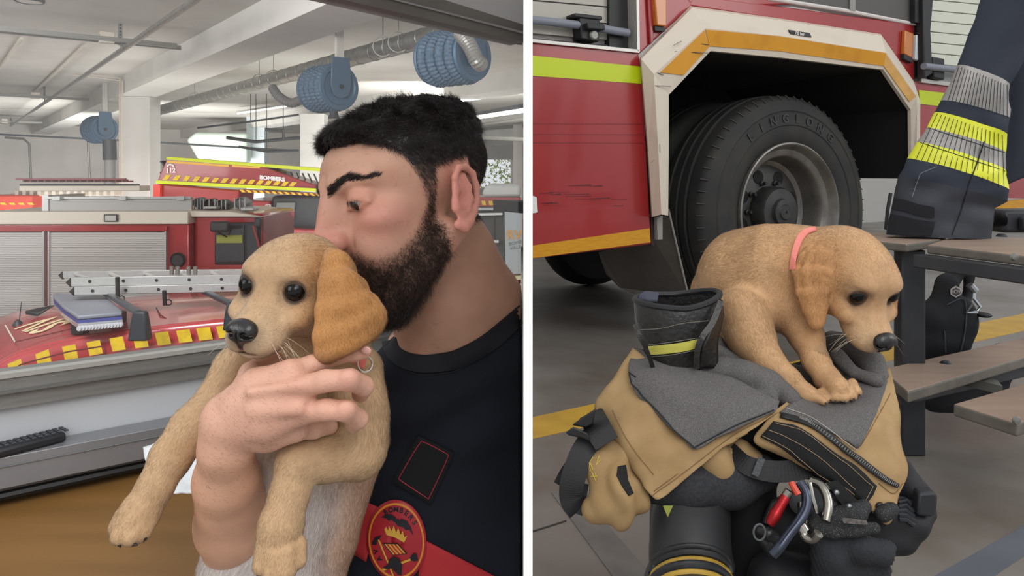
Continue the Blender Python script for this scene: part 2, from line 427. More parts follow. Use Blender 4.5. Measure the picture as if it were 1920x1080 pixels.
for i in (0, 1, 2, 3, 4):
    b = MB(); b.box(-16 if i else -14, 22, i * 6.75 - .05, i * 6.75 + .75, ZB, ZC + .02, hallf)
    o = b.build('ceiling_beam', white, origin=hallf(0, i * 6.75, ZC)); setp(o, kind='structure')
# shallow cross rib of the ceiling

def column(u0, u1, Y, vtop, band):
    x0 = P(u0, 325, Y); w = (u1 - u0) * Y / FPX
    f = frame_dir(x0, (1, .02, 0)); b = MB(); d = w * .8
    b.box(0, w, 0, d, ZG, -.95 * 1, f) if band else b.box(0, w, 0, d, ZG, ZB, f)
    root = None
    if band:
        b = MB(); b.box(0, w, 0, d, -1.75, ZB, f, white); b.box(0, w, 0, d, -1.93, -1.75, f, yel); b.box(0, w, 0, d, ZG, -1.93, f, darkm)
    return setp(b.build('column', white, bevel=.02), kind='structure')
column(222, 280, 18.4, 180, False)
column(562, 607, 23.7, 205, True)
# light conduits running down the first column
cr_ = empty('conduit_run', P(225, 372, 17.6), 'pair of thin pale conduits bending down the front of the first white column', 'conduit')
for du in (3, 8):
    b = MB(); b.tube([P(110, 128 + du, 17.6), P(222 + du, 144 + du, 17.6), P(222 + du, 372, 17.6)], .02, 8)
    b.build('conduit', beige, cr_, smooth=True)
for pts, lab in (([(10, 258), (44, 260), (55, 270), (58, 336)], 'pale conduit looping down the back wall at the far left'), ([(165, 262), (168, 333)], 'straight pale conduit on the back wall left of the column')):
    b = MB(); b.tube([P(u, v, 32) for u, v in pts], .05, 8); setp(b.build('conduit', steel, smooth=True), lab, 'conduit')
b = MB(); b.tube([P(0, 252, 26), P(280, 266, 27), P(560, 283, 28)], .035, 6); setp(b.build('cable', darkm), 'long dark cable stretched across the hall below the beams', 'cable')

# tree beyond the back window
rg = random.Random(4); b = MB()
ctr = ray_plane(930, 330, hallf(bx + 4, 0, 0), A_)
for i in range(900):
    a = Vector((rg.gauss(0, 1.7), rg.gauss(0, .8), rg.gauss(.2, 1.3))); c = ctr + a; s = rg.uniform(.08, .2)
    e1 = Vector((rg.gauss(0, 1), rg.gauss(0, 1), rg.gauss(0, 1))).normalized(); e2 = e1.orthogonal().normalized()
    b.add([c - e1 * s, c + e2 * s * .5, c + e1 * s, c - e2 * s * .5], [(0, 1, 2, 3)])
setp(b.build('tree', mat('leaves', 'b9c97a', .7, col2='8aa04a', nscale=2)), 'pale green tree seen through the bright window of the back wall', 'tree')

# ducts
Zd = 1.75
def duct(u0, v0, u1, v1, z, r, name, label, m=galv, ribs=40):
    a = Hz(u0, v0, z); c = Hz(u1, v1, z); f = frame_dir(a, c - a); L = (c - a).length; b = MB(); b.tube([a, c], r, 24)
    n = ribs
    for i in range(n):
        x = L * (i + .5) / n; w = .012
        b.tube([f(x - w, 0, 0), f(x - w * .3, 0, 0), f(x + w * .3, 0, 0), f(x + w, 0, 0)], [r * .99, r * 1.045, r * 1.045, r * .99], 24, cap=False)
    return b.build('duct_' + name if name else 'duct', m, smooth=True), f, L
o, fdu, Ldu = duct(262, 217, 885, 47, Zd, .13, '', '')
o.name = 'exhaust_duct'; duct_o = o; setp(o, 'long round galvanised exhaust duct running under the ceiling', 'duct')
for i, (u, v) in enumerate(((718, 86), (747, 78), (486, 152), (513, 145), (365, 184))):
    a = Hz(u, v, Zd); b = MB(); b.tube([a, a + Vector((0, 0, ZC - Zd))], .006, 6); b.tube([a + Vector((0, 0, .13)) + Vector((cos(t), 0, sin(t) - 1)) * .137 for t in np.linspace(0, 2 * pi, 24)], .008, 6)
    b.build('hanger', steel, duct_o)
for (u0, v0, u1, v1, z, r) in ((280, 243, 560, 262, 1.6, .05), (430, 177, 500, 190, 1.5, .03)):
    pass

# hose reels
def reel(u, v, Y, r, yaw, label, hose=True, Lf=1.0):
    c = P(u, v, Y); root = empty('hose_reel', c, label, 'hose reel', 'blue hose reels under the ceiling')
    ax = Vector((cos(yaw), sin(yaw), 0)); f = frame_dir(c, Vector((0, 0, 1)).cross(ax)); fr = Fr(c, f.ex, UP, ax)   # fr.ez = axle
    Lr = 1.55 * r * Lf
    b = MB(); b.lathe([(.2 * r, -Lr / 2), (.72 * r, -Lr / 2), (.72 * r, Lr / 2), (.2 * r, Lr / 2)], fr, 32); b.build('drum', blue, root, smooth=True)
    for s in (-1, 1):
        b = MB(); z0 = s * Lr / 2; b.lathe([(.1 * r, z0), (.97 * r, z0), (1.0 * r, z0 + s * .02), (.97 * r, z0 + s * .045), (.8 * r, z0 + s * .05), (.75 * r, z0 + s * .03), (.1 * r, z0 + s * .03)], fr, 40)
        b.build('flange', blue, root, smooth=True)
    pts = []; rr = []; n = 4; hr = Lr / n / 2
    for k in range(n):
        zc = -Lr / 2 + hr * (2 * k + 1)
        b = MB(); M_ = 40
        ring = []
        for i in range(M_ * 2):
            a = 2 * pi * i / (M_ * 2); q = hr * (.98 if i % 2 else .86)
            cc = fr(cos(a) * .86 * r, sin(a) * .86 * r, zc); er = fr.ex * cos(a) + fr.ey * sin(a)
            ring.append([cc + er * (q * cos(t)) + fr.ez * (q * sin(t)) for t in np.linspace(0, 2 * pi, 13)[:-1]])
        b.loft(ring, loop=True); b.build('hose', blued, root)
    b = MB(); z0 = Lr / 2 + .06   # bracket plate with rounded foot
    pl = [(-.42, 1.25), (.42, 1.25), (.5, .6), (.5, 0), (.35, -.38), (0, -.5), (-.35, -.38), (-.5, 0), (-.5, .6)]
    b.prism([fr(x * r, y * r, z0) for x, y in pl], [fr(x * r, y * r, z0 + .02) for x, y in pl]); b.build('bracket', blue, root, bevel=.004)
    b = MB(); b.cyl(fr(0, 0, z0), fr(0, 0, z0 + .04), .1 * r, 16); b.build('axle_cap', darkm, root, smooth=True)
    b = MB(); b.box(-.06, .06, .9 * r, ZC - c.z, z0 - .05, z0, Fr(c, fr.ex, UP, fr.ez)); b.build('hanging_arm', ceilm, root)
    return root, fr, Lr
r1, f1, L1 = reel(614, 166, 10.7, .33, radians(-42), 'blue hose reel hanging right above the white column with the orange band')
b = MB(); b.tube([P(625, 200, 10.6), P(626, 214, 10.6), P(626, 222, 10.6)], [.06, .06, .085], 14); b.build('nozzle', darkm, r1, smooth=True)
b = MB(); pts = crom([P(510, 163, 11.9), P(522, 180, 11.8), P(545, 193, 11.6), P(568, 186, 11.5)], 10); n_ = len(pts)
b.tube([Vector(p) for p in pts], [.075 if i % 2 else .062 for i in range(n_)], 14); b.build('feed_hose', mat('grey_hose', '6c6b69', .6), r1, smooth=False)
r2, f2, L2 = reel(848, 108, 8.5, .30, radians(-40), 'largest blue hose reel with a fat silver hose, right above the man', Lf=1.25)
b = MB(); pts = crom([P(862, 62, 8.1), P(880, 85, 7.95), P(893, 112, 7.9), P(903, 122, 8.0)], 12)
b.tube([Vector(p) for p in pts], [.085 if i % 2 else .074 for i in range(len(pts))], 16); b.build('feed_hose', mat('silver_hose', '8d8c88', .4, .4), r2)
r0, f0, L0 = reel(186, 243, 19.5, .36, radians(-35), 'farthest blue hose reel hanging left of the first white column', Lf=.9)
b = MB(); b.tube([P(205, 262, 19), P(206, 300, 19)], .16, 14, mat('dark_coupling', '55585a', .5)); b.tube([P(206, 290, 19), P(206, 372, 19)], .13, 14, mat('pale_hose', '9fa09e', .6)); b.build('drop_hose', None, r0, smooth=True)

# strut rails with the long pipe
zp = 1.95
pa = Hz(20, 236, zp); pb = Hz(378, -8, zp)
b = MB(); b.tube([pa, pb], .042, 16); setp(b.build('ceiling_pipe', galv, smooth=True), 'long shiny pipe crossing the ceiling at the upper left', 'pipe')
def rails(u, v, ul, ur, lab, s=1):
    c = Hz(u, v, zp); f = frame_dir(c, B_); root = empty('strut_hanger', c, lab, 'hanger', 'strut rails carrying the long ceiling pipe')
    dl = (ul - u) * c.y / FPX / .62; dr = (ur - u) * c.y / FPX / .9
    for k, (dy, dz) in enumerate(((-.12, .09), (.25, .12))):
        b = MB(); b.box(dl, dr + k * .15, dy - .03, dy + .03, dz - .035, dz + .035, f); b.build('rail', steel, root)
    b = MB(); b.box(-.03, .03, .1, .13, .05, ZC - zp, f)
    for i in range(6): b.box(-.012, .012, .09, .1, .1 + i * .05, .125 + i * .05, f, darkm)
    b.build('slotted_channel', steel, root)
    b = MB(); b.box(-.32, -.12, -.14, -.0, .03, .2, f); b.build('junction_box', beige, root, bevel=.01)
    b = MB(); b.tube([f(-.07 * 0, cos(t) * .055, sin(t) * .055) for t in np.linspace(0, 2 * pi, 20)], .012, 6); b.build('pipe_clamp', steel, root)
rails(228, 89, -20, 312, 'nearest pair of strut rails under the long ceiling pipe')
rails(84, 189, -20, 142, 'middle pair of strut rails under the long ceiling pipe')
rails(21, 233, -30, 60, 'farthest pair of strut rails under the long ceiling pipe')
b = MB(); b.tube([Hz(0, 128, 2.28), Hz(40, 72, 2.28)], .03, 8, beige)
setp(b.build('conduit', beige), 'short white conduit on the ceiling at the far left edge', 'conduit')
b = MB(); b.tube([Hz(62, 175, 2.28), Hz(158, 86, 2.28)], .03, 8, beige)
setp(b.build('conduit', beige), 'long white conduit slanting over the ceiling between the strut rails', 'conduit')
# lamps
f = Fr(Hz(55, 3, 2.15), (1, 0, 0), (0, 1, 0), UP); root = empty('high_bay_lamp', f.o, 'round black high bay lamp at the top left corner', 'lamp')
b = MB(); b.lathe([(.02, .16), (.08, .15), (.17, .05), (.17, 0), (.15, -.01), (.15, .02), (.02, .03)], f, 32); b.build('housing', darkm, root, smooth=True)
b = MB(); b.lathe([(.001, .0), (.145, .0), (.145, .012), (.001, .012)], f, 32); b.build('diffuser', mat('lamp_white', 'e8e8e2', .5), root)
def tube_light(u0, v0, u1, v1, z, lab):
    a = Hz(u0, v0, z); c = Hz(u1, v1, z); f = frame_dir(a, c - a); L = (c - a).length
    root = empty('ceiling_light', a, lab, 'lamp', 'fluorescent strips under the ceiling')
    b = MB(); b.box(0, L, -.05, .05, .03, .09, f); b.build('housing', white, root)
    b = MB(); b.cyl(f(.03, 0, 0), f(L - .03, 0, 0), .025, 10); b.build('tube', mat('tube_white', 'ffffff', .4, emit=1.5), root, smooth=True)
tube_light(326, 155, 400, 126, 2.05, 'lit fluorescent strip beside the near beam, left of the picture middle')
tube_light(554, 59, 676, 14, 2.05, 'nearest lit fluorescent strip beside the beam above the man')
tube_light(445, 213, 560, 196, 2.1, 'faint fluorescent strip behind the duct')
tube_light(895, 222, 985, 209, 1.7, 'bright strip light at the right, above the back window')
tube_light(880, 181, 905, 178, 2.1, 'short strip light just above the dark hair')
# dark service pipes far back
pw_ = empty('pipework', P(480, 250, 22), 'dark sprinkler pipework hanging beyond the duct, left of the second column', 'pipes')
for pts, r, lab in (([(370, 240), (470, 228), (560, 215)], .03, 'dark sprinkler pipe crossing behind the duct'),
                    ([(425, 258), (480, 266), (562, 258)], .05, 'dark service pipe at the far side of the hall'),
                    ([(498, 243), (531, 244), (532, 262)], .05, 'dark bent pipe dropping beside the second column'),
                    ([(448, 275), (500, 284), (560, 282)], .04, 'lowest dark pipe left of the second column')):
    b = MB(); b.tube([P(u, v, 22) for u, v in pts], r, 8); q_ = P(*pts[1], 22); b.tube([q_, Vector((q_.x, q_.y, ZC))], .012, 6); b.build('pipe', darkm, pw_)
for (u0, v0, u1, v1, hh, lab) in ((860, 222, 990, 199, 3, 'dark rail under the ceiling at the right'), (890, 235, 990, 222, 1.5, 'grey rail below the dark one at the right'), (885, 257, 990, 262, 2, 'lowest grey rail at the right above the window')):
    b = MB(); b.tube([P(u0, v0, 24), P(u1, v1, 22)], hh * .035, 8); setp(b.build('ceiling_rail', darkm if hh > 2 else steel), lab, 'rail')
b = MB(); b.box(-.09, .09, 0, .2, -.1, 1.9, Fr(P(868, 300, 23), (1, 0, 0), (0, 1, 0), UP)); b.box(-.5, .5, 0, .1, .9, 1.0, Fr(P(868, 300, 23), (1, 0, 0), (0, 1, 0), UP)); setp(b.build('rail_post', darkm), 'dark hanging post behind the man above his ear', 'post')
# pale pilasters on the far wall
for (u0, u1, v0, v1, m_, lab) in ((462, 496, 278, 385, mat('pale_blue_wall', 'c2ccd0', .7), 'pale blue-grey pillar standing behind the ladder boom'), (962, 980, 262, 372, wallm, 'grey pillar right of the back window')):
    Y = 31; b = MB(); a = P(u0, 325, Y); b.box(0, (u1 - u0) * Y / FPX, 0, .5, (325 - v1) * Y / FPX - 2, ZC, Fr((a.x, Y, 0), (1, 0, 0), (0, 1, 0), UP)); setp(b.build('pillar', m_), kind='structure')
b = MB(); gp = [(348, 262), (365, 248), (462, 250), (462, 305), (372, 303)]
b.prism([P(u, v, 30) for u, v in gp], [P(u, v, 30) + Vector((0, .6, 0)) for u, v in gp]); setp(b.build('storage_tank', mat('pale_green', 'b9c9bd', .4), bevel=.1), 'pale green rounded tank standing beyond the ladder boom', 'tank')

# ------------------------------------------------------------------ big fire engine on the left
TY = 12.0
tf = frame_dir(P(0, 325, TY), (1, .03, 0)); k = TY / FPX
def tb(b, u0, u1, v0, v1, d0, d1, m=None): b.box(u0 * k, u1 * k, d0, d1, (325 - v1) * k, (325 - v0) * k, tf, m)
fe = empty('fire_engine', tf(0, 1, ZG), 'big red fire engine with grey roller shutters and a cream roof edge', 'fire engine')
b = MB(); tb(b, -40, 348, 420, 1120 * 0 + 690, .05, 2.4); b.build('body', redp, fe, bevel=.02)
b = MB(); tb(b, -40, 348, 397, 421, 0, 2.4); b.build('roof_edge', beige, fe, bevel=.015)
b = MB(); tb(b, 62, 341, 371, 398, .3, .36); b.build('roof_rail_panel', mat('rail_grey', '9d9c9a', .5, .3), fe)
b = MB(); tb(b, 58, 70, 367, 397, .28, 1.4); tb(b, 62, 341, 370, 374, .25, .3); 
for u in (90, 214, 324): tb(b, u - 7, u + 7, 369, 376, .2, .27)
b.build('roof_rail', alu, fe)
b = MB(); tb(b, 193, 219, 402, 416, -.03, 0, blk); tb(b, 196, 216, 404, 414, -.04, -.03, mat('lens', 'b8b8b4', .15)); b.build('scene_light', None, fe, bevel=.004)
for (u0, u1) in ((-30, 79), (92, 305)):
    b = MB(); sp = 3.4; v = 437
    while v < 640:
        b.box(u0 * k, u1 * k, -.0, .05, (325 - v - sp * .86) * k, (325 - v) * k, tf); v += sp
    tb(b, u0, u1, 436, 645, .03, .06, mat('shutter_gap', '8f8a87', .6)); b.build('roller_shutter', shut, fe)
    b = MB(); tb(b, u1, u1 + 3, 434, 650, -.02, .05); tb(b, u0 - 3, u0, 434, 650, -.02, .05); b.build('shutter_frame', alu, fe)
b = MB(); tb(b, -40, 310, 424, 434, -.03, .05); b.build('gutter', redp, fe, bevel=.01)
ff = Fr(tf(328 * k, -.0, (325 - 489) * k), tf.ex, UP, -tf.ey)
b = MB(); b.lathe([(.001, .0), (.085, .0), (.105, .02), (.12, .0), (.12, -.06)], ff, 28); b.build('horn_grille', blk, fe, smooth=True)
# cab
b = MB(); tb(b, 350, 482, 402, 690, .2, 2.2); b.build('cab', redp, fe, bevel=.06)
b = MB(); pts = [(345, 397), (420, 398), (484, 408), (350, 408)]; b.prism([tf(u * k, .1, (325 - v) * k) for u, v in pts], [tf(u * k, 2.2, (325 - v) * k) for u, v in pts]); b.build('cab_roof', beige, fe, bevel=.01)
b = MB(); tb(b, 391, 478, 419, 500, .15, .21, blk); b.build('door_window_frame', None, fe, bevel=.02)
b = MB(); tb(b, 395, 448, 424, 494, .12, .16, glassd); tb(b, 454, 474, 424, 498, .12, .16, glassd); b.build('door_window', None, fe)
b = MB(); tb(b, 397, 446, 443, 458, .1, .121, mat('lime_dull', '8b8f3a', .6)); b.build('window_reflector', None, fe)
b = MB(); b.box(398 * k, 433 * k, -.25, -.12, (325 - 434) * k, (325 - 414) * k, tf); b.build('mirror', darkm, fe, bevel=.04)
b = MB(); b.tube([tf(412 * k, -.2, (325 - 434) * k), tf(416 * k, .1, (325 - 446) * k)], .015, 6); b.build('mirror_arm', blk, fe)
b = MB(); b.box(475 * k, 488 * k, -.1, 0, (325 - 426) * k, (325 - 408) * k, tf); b.build('far_mirror', darkm, fe, bevel=.03)
b = MB(); b.tube([tf(470 * k, .0, (325 - 424) * k), tf(486 * k, .0, (325 - 480) * k)], .02, 6); b.build('windscreen_pillar', redp, fe)
# pumps and lamps sitting on the cab roof
for (u, v, w, h, m_, nm, lab) in ((341, 383, 12, 22, mat('blue_grey', '4d5b6b', .5), 'equipment_case', 'blue-grey case on the roof of the big fire engine'),
                            (364, 384, 22, 20, blk, 'siren_unit', 'round black siren unit on the fire engine roof'),
                            (388, 386, 16, 20, darkm, 'roof_horn', 'dark horn unit in the middle of the cab roof'),
                            (424, 384, 20, 26, mat('greyframe', '7d7f80', .5, .4), 'searchlight', 'grey framed searchlight on the cab roof')):
    root = empty(nm, tf(u * k, .8, (325 - 398) * k), lab, 'roof equipment')
    b = MB(); b.box((u - w / 2) * k, (u + w / 2) * k, .6, 1.0, (325 - 396.5) * k, (325 - v + h * .2) * k, tf); b.build('base', m_, root, bevel=.03)
    f_ = Fr(tf(u * k, .6, (325 - v) * k), tf.ex, UP, -tf.ey)
    b = MB(); b.lathe([(.001, 0), (h * .3 * k, 0), (h * .42 * k, .06), (h * .46 * k, .02), (h * .46 * k, -.2), (.001, -.2)], f_, 20); b.build('round_head', m_, root, smooth=True)
    for q in range(3):
        b = MB(); b.tube([tf((u - w / 2 + q * w / 2) * k, .55, (325 - 396.5) * k), tf((u - w / 2 + q * w / 2) * k, .55, (325 - v + h * .4) * k)], .012, 6); b.build('bracket', alu, root)
b = MB(); b.box(364 * k, 388 * k, .3, .5, (325 - 394) * k, (325 - 389) * k, tf); setp(b.build('led_bar', alu, bevel=.01), 'short silver light bar lying in front of the siren unit', 'light bar')
b = MB(); b.box(434 * k, 460 * k, .3, .6, (325 - 398) * k, (325 - 391) * k, tf); setp(b.build('led_bar', alu, bevel=.02), 'rounded silver light bar at the front edge of the cab roof', 'light bar')
# ladders stored on the roof
b = MB()
root = empty('roof_ladder', tf(100 * k, .9, (325 - 396) * k), 'dark red ladder stored high on the roof of the big fire engine', 'ladder')
for dz in (0, 5):
    b = MB(); tb(b, -30, 186, 335 + dz, 338 + dz, .8 + dz * .05, .86 + dz * .05); b.build('stile', mat('dull_red', '8a4146', .6), root)
b = MB()
for u in range(-20, 186, 14): tb(b, u, u + 3, 337, 342, .86, 1.05)
b.build('rungs', mat('dull_red', '8a4146', .6), root); 
b = MB(); tb(b, -30, 210, 350, 361, .9, 1.3); tb(b, -30, 195, 347, 350, .9, 1.2, darkm); setp(b.build('suction_tube', beige, bevel=.03), 'long cream storage tube lying under the red roof ladder', 'tube')
root = empty('second_vehicle', P(30, 400, 15), 'orange-red vehicle roof behind the left end of the big fire engine', 'vehicle')
f3 = Fr(P(0, 325, 15), (1, 0, 0), (0, 1, 0), UP); k3 = 15 / FPX
b = MB(); b.box(-40 * k3, 62 * k3, 0, 1.5, ZG, (325 - 366) * k3, f3); b.build('body', mat('orange_red', 'c4402a', .4), root, bevel=.03)
b = MB()
for i, u in enumerate(range(-30, 60, 17)): b.prism([f3((u + a) * k3, -.01, (325 - v) * k3) for a, v in ((0, 384), (10, 384), (6, 380), (-4, 380))], [f3((u + a) * k3, .0, (325 - v) * k3) for a, v in ((0, 384), (10, 384), (6, 380), (-4, 380))])
b.build('hazard_marking', yel, root)
b = MB()
for u in range(15, 200, 14): b.box(u * k3, (u + 7) * k3, .2, .5, (325 - 368) * k3, (325 - 358) * k3, f3)
b.build('roof_rack', beige, root, bevel=.01)

# ------------------------------------------------------------------ ladder truck behind
LY = 16.5; kl = LY / FPX; lf = Fr(P(0, 325, LY), (1, 0, 0), (0, 1, 0), UP)
def lp(u, v, d): return lf(u * kl, d, (325 - v) * kl)
def lpoly(b, pts, d0, d1, m=None): b.prism([lp(u, v, d0) for u, v in pts], [lp(u, v, d1) for u, v in pts], m)
lt = empty('ladder_truck', lp(430, 325, 1) + Vector((0, 0, ZG)), 'red ladder truck with a striped boom reading BOMBERS and 112', 'fire engine')
mar = mat('boom_red', '8c2128', .35, coat=.3)
bm_ = empty  # boom
b = MB(); lpoly(b, [(313, 296), (492, 312), (606, 352), (606, 357), (293, 344)], 0, .9, mar); boom = b.build('boom', None, lt, bevel=.02)
b = MB(); lpoly(b, [(313, 294), (606, 316), (606, 322), (313, 299)], -.03, .95); lpoly(b, [(294, 338), (606, 354), (606, 360), (293, 344)], -.03, .95); b.build('edge_rail', lime, boom)
b = MB(); lpoly(b, [(314, 301), (430, 309), (430, 313), (314, 305)], -.03, 0); lpoly(b, [(436, 309), (488, 313), (488, 316), (436, 313)], -.03, 0); b.build('light_strip', mat('amber', 'd9a83c', .5), boom)
b = MB()
for i in range(15):
    u = 305 + i * 19 * (1 - i * .008); t = (u - 294) / 312.0; vb = 336.5 + t * 16; h = 9.5 - t * 2
    lpoly(b, [(u, vb), (u + 9, vb + .5), (u + 16, vb - h + .5), (u + 7, vb - h)], -.02, 0)
b.build('hazard_stripes', yel, boom)
wl = mat('lettering_white', 'e3dedc', .5)
font('lettering', '112', 12 * kl, Fr(lp(321, 320, -.02), (1, 0, .06), (0, 1, 0), UP), wl, boom, bold=.006)
font('lettering', 'BOMBERS', 10 * kl, Fr(lp(511, 335, -.02), (1, 0, -.09), (0, 1, 0), UP), wl, boom, bold=.006, sx=1.1)
b = MB(); b.tube([lp(315, 313, -.02), lp(316, 309.5, -.02), lp(320, 308, -.02), lp(325, 309.5, -.02), lp(327, 313, -.02)], .02, 6); b.build('phone_symbol', wl, boom)
b = MB()
for i in range(12): lpoly(b, [(470 + i * 11, 318 + i * .8), (472 + i * 11, 318 + i * .8), (480 + i * 11, 334 + i), (478 + i * 11, 334 + i)], .3, .36)
b.build('lattice', darkm, boom)
b = MB(); lpoly(b, [(442, 355), (606, 364), (606, 368), (446, 361)], .2, .8, mar)
for i in range(13): lpoly(b, [(444 + i * 12, 356 + i * .6), (450 + i * 12, 356.3 + i * .6), (455 + i * 12, 361 + i * .6), (449 + i * 12, 361 + i * .6)], .17, .2, yel)
b.build('lower_ladder', None, lt)
b = MB(); lpoly(b, [(280, 345), (292, 345), (440, 357), (436, 400), (280, 400)], .3, 1.3, mar); b.build('turret', None, lt, bevel=.04)
b = MB(); lpoly(b, [(279, 346), (292, 346), (292, 372), (279, 372)], .2, .3, mat('bright_red', 'c93a30', .4)); b.build('turret_side', None, lt)
rgx = random.Random(3)
b = MB()
for i in range(26): b.tube([lp(280 + rgx.random() * 25, 300 + rgx.random() * 40, .5 + rgx.random() * .4) for _ in range(4)], .035, 6)
b.build('hydraulic_hoses', mat('black_hose', '26282c', .45), lt)
b = MB(); lpoly(b, [(440, 375), (500, 378), (500, 430), (440, 430)], .2, 2, mar); lpoly(b, [(478, 425), (606, 430), (606, 520), (478, 520)], -.1, 2, redp); b.build('body', None, lt, bevel=.03)
b = MB(); lpoly(b, [(500, 368), (606, 366), (606, 440), (495, 436)], .3, 2); b.build('cab', darkm, lt, bevel=.08)
b = MB(); lpoly(b, [(512, 380), (548, 380), (543, 420), (508, 418)], .22, .3); b.build('cab_window', mat('grey_glass', '6e7273', .25), lt, bevel=.02)
b = MB(); lpoly(b, [(478, 431), (530, 433), (530, 437), (478, 436)], -.15, -.1, yel); lpoly(b, [(480, 438), (606, 441), (606, 452), (480, 452)], -.13, -.1, mat('grey_side', '7b7c7a', .6)); lpoly(b, [(484, 446), (606, 445), (606, 450), (484, 450)], -.16, -.13, yel); b.build('side_marking', None, lt)
b = MB()
for s in (0, 8): b.tube([lp(494 + s, 418, .0), lp(499 + s, 384, .0)], .02, 6)
for i in range(5): b.tube([lp(495 + i, 412 - i * 7, .0), lp(503 + i, 412 - i * 7, .0)], .015, 6)
b.build('access_ladder', alu, lt)

# ------------------------------------------------------------------ truck on the far right behind the man
RY = 11.0; kr = RY / FPX; rf = Fr(P(0, 325, RY), (1, 0, 0), (0, 1, 0), UP)
def rp(u, v, d): return rf(u * kr, d, (325 - v) * kr)
def rpoly(b, pts, d0, d1, m=None): b.prism([rp(u, v, d0) for u, v in pts], [rp(u, v, d1) for u, v in pts], m)
rt = empty('rescue_truck', rp(930, 325, .5) + Vector((0, 0, ZG)), 'truck with striped roof edge and open lockers behind the man', 'fire engine')
panelm = mat('pale_panel', 'a9b0b3', .5)
b = MB(); rpoly(b, [(820, 372), (977, 372), (977, 640), (820, 640)], .3, 1.6, mar); b.build('body', None, rt, bevel=.02)
b = MB(); rpoly(b, [(820, 369), (977, 371), (977, 388), (820, 386)], -.05, .3); b.build('roof_edge', mat('edge_red', '96403c', .5), rt)
b = MB()
for i in range(12): rpoly(b, [(825 + i * 13, 375 + i * .2), (832 + i * 13, 375 + i * .2), (834 + i * 13, 383 + i * .2), (827 + i * 13, 383 + i * .2)], -.07, -.05)
b.build('hazard_marking', yel, rt)
b = MB(); rpoly(b, [(820, 389), (946, 389), (946, 506), (820, 506)], .1, .31, mat('locker_dark', '3a352f', .6)); b.build('locker', None, rt)
b = MB(); rpoly(b, [(890, 389), (946, 389), (946, 394), (890, 394)], -.02, .1, panelm); rpoly(b, [(893, 400), (942, 399), (942, 403), (893, 404)], -.02, .1); rpoly(b, [(893, 450), (935, 451), (935, 455), (893, 454)], -.02, .1)
for u in (903, 925): rpoly(b, [(u, 404), (u + 1.5, 404), (u + 1.5, 500), (u, 500)], .05, .1, darkm)
b.build('shelf', mat('shelf_white', 'd4d4d0', .5), rt)
b = MB(); rpoly(b, [(946, 389), (977, 389), (977, 513), (948, 515)], 0, .12); b.build('side_panel', panelm, rt)
b = MB(); rpoly(b, [(917, 502), (940, 502), (955, 518), (977, 516), (977, 522), (952, 524), (936, 508), (917, 508)], -.1, .1, mat('cream_stripe', 'd9d0a8', .5)); rpoly(b, [(920, 498), (945, 502), (945, 505), (920, 503)], -.08, .1, panelm); b.build('side_stripe', None, rt)
b = MB(); rpoly(b, [(915, 510), (938, 512), (945, 524), (945, 560), (915, 560)], -.05, .1); b.build('wheel_arch', blk, rt)
fo = Fr(rp(964, 441, -.01), (1, 0, 0), (0, 1, 0), UP)
font('lettering', 'RV', 24 * kr, fo, mat('orange_text', 'cf9a55', .5), rt, bold=.006)
font('lettering', 'BOMB\nVALE', 9 * kr, Fr(rp(966, 460, -.01), (1, 0, .2), (0, 1, 0), UP), mat('grey_text', '74777a', .5), rt)
font('lettering', 'www.', 9 * kr, Fr(rp(968, 532, -.06), (1, 0, 0), (0, 1, 0), UP), wl, rt)
b = MB(); rpoly(b, [(903, 358), (915, 345), (977, 347), (977, 371), (903, 371)], .3, 1.2); setp(b.build('roof_box', mat('roof_box_white', 'c9cdca', .4), bevel=.05), 'white rounded box on the roof of the truck below the back window', 'box')

# ------------------------------------------------------------------ red van with the blue light bar below the window
van = empty('van', Hz(220, 600, -1.3) + Vector((0, 0, ZG + 1.3)), 'red van roof with yellow blocks, light bar and roof bars', 'van')
rows = [[(-60, 622, 7.3), (10, 594, 7.5), (72, 579, 7.6), (241, 560, 7.75), (450, 545, 7.9), (700, 530, 8.0)],
        [(-60, 650, 6.7), (10, 612, 6.9), (90, 590, 7.0), (250, 572, 7.1), (450, 557, 7.2), (700, 545, 7.3)],
        [(-60, 700, 6.1), (10, 650, 6.25), (96, 622, 6.4), (250, 600, 6.5), (450, 582, 6.6), (700, 568, 6.7)],
        [(-60, 735, 5.8), (10, 677, 5.95), (96, 647, 6.0), (220, 625, 6.05), (433, 602, 6.1), (700, 585, 6.2)]]
vanred = mat('van_red', 'a83a3d', .25, coat=.6, col2='9c3438', nscale=3)
o, Ag = cloth('roof', rows, vanred, van, n=8, thick=.03)
side = [[(-60, 737, 5.78), (10, 679, 5.93), (96, 649, 5.98), (220, 627, 6.03), (433, 604, 6.08), (700, 587, 6.18)],
        [(-60, 770, 5.72), (10, 700, 5.86), (96, 672, 5.92), (220, 646, 5.97), (433, 620, 6.02), (700, 602, 6.12)],
        [(-60, 1000, 5.65), (10, 900, 5.8), (96, 860, 5.86), (220, 830, 5.9), (433, 800, 5.95), (700, 780, 6.0)]]
o, As = cloth('side', side, vanred, van, n=8, thick=.03)
b = MB()
for u in (-30, 14, 66, 116, 162, 205, 248, 290, 330, 368, 405, 441, 477, 513, 549):
    vt = np.interp(u, [-60, 10, 96, 220, 433, 700], [744, 684, 654, 632, 609, 592]); hh = np.interp(u, [-60, 96, 433], [30, 26, 22])
    vt2 = np.interp(u + 29, [-60, 10, 96, 220, 433, 700], [744, 684, 654, 632, 609, 592])
    Yb = np.interp(u, [-60, 433, 700], [5.70, 5.98, 6.06])
    q = [(u, vt), (u + 25, vt2), (u + 31, vt2 + hh), (u + 6, vt + hh)]
    b.prism([P(a, c, Yb) for a, c in q], [P(a, c, Yb + .02) for a, c in q])
b.build('yellow_blocks', yel, van)
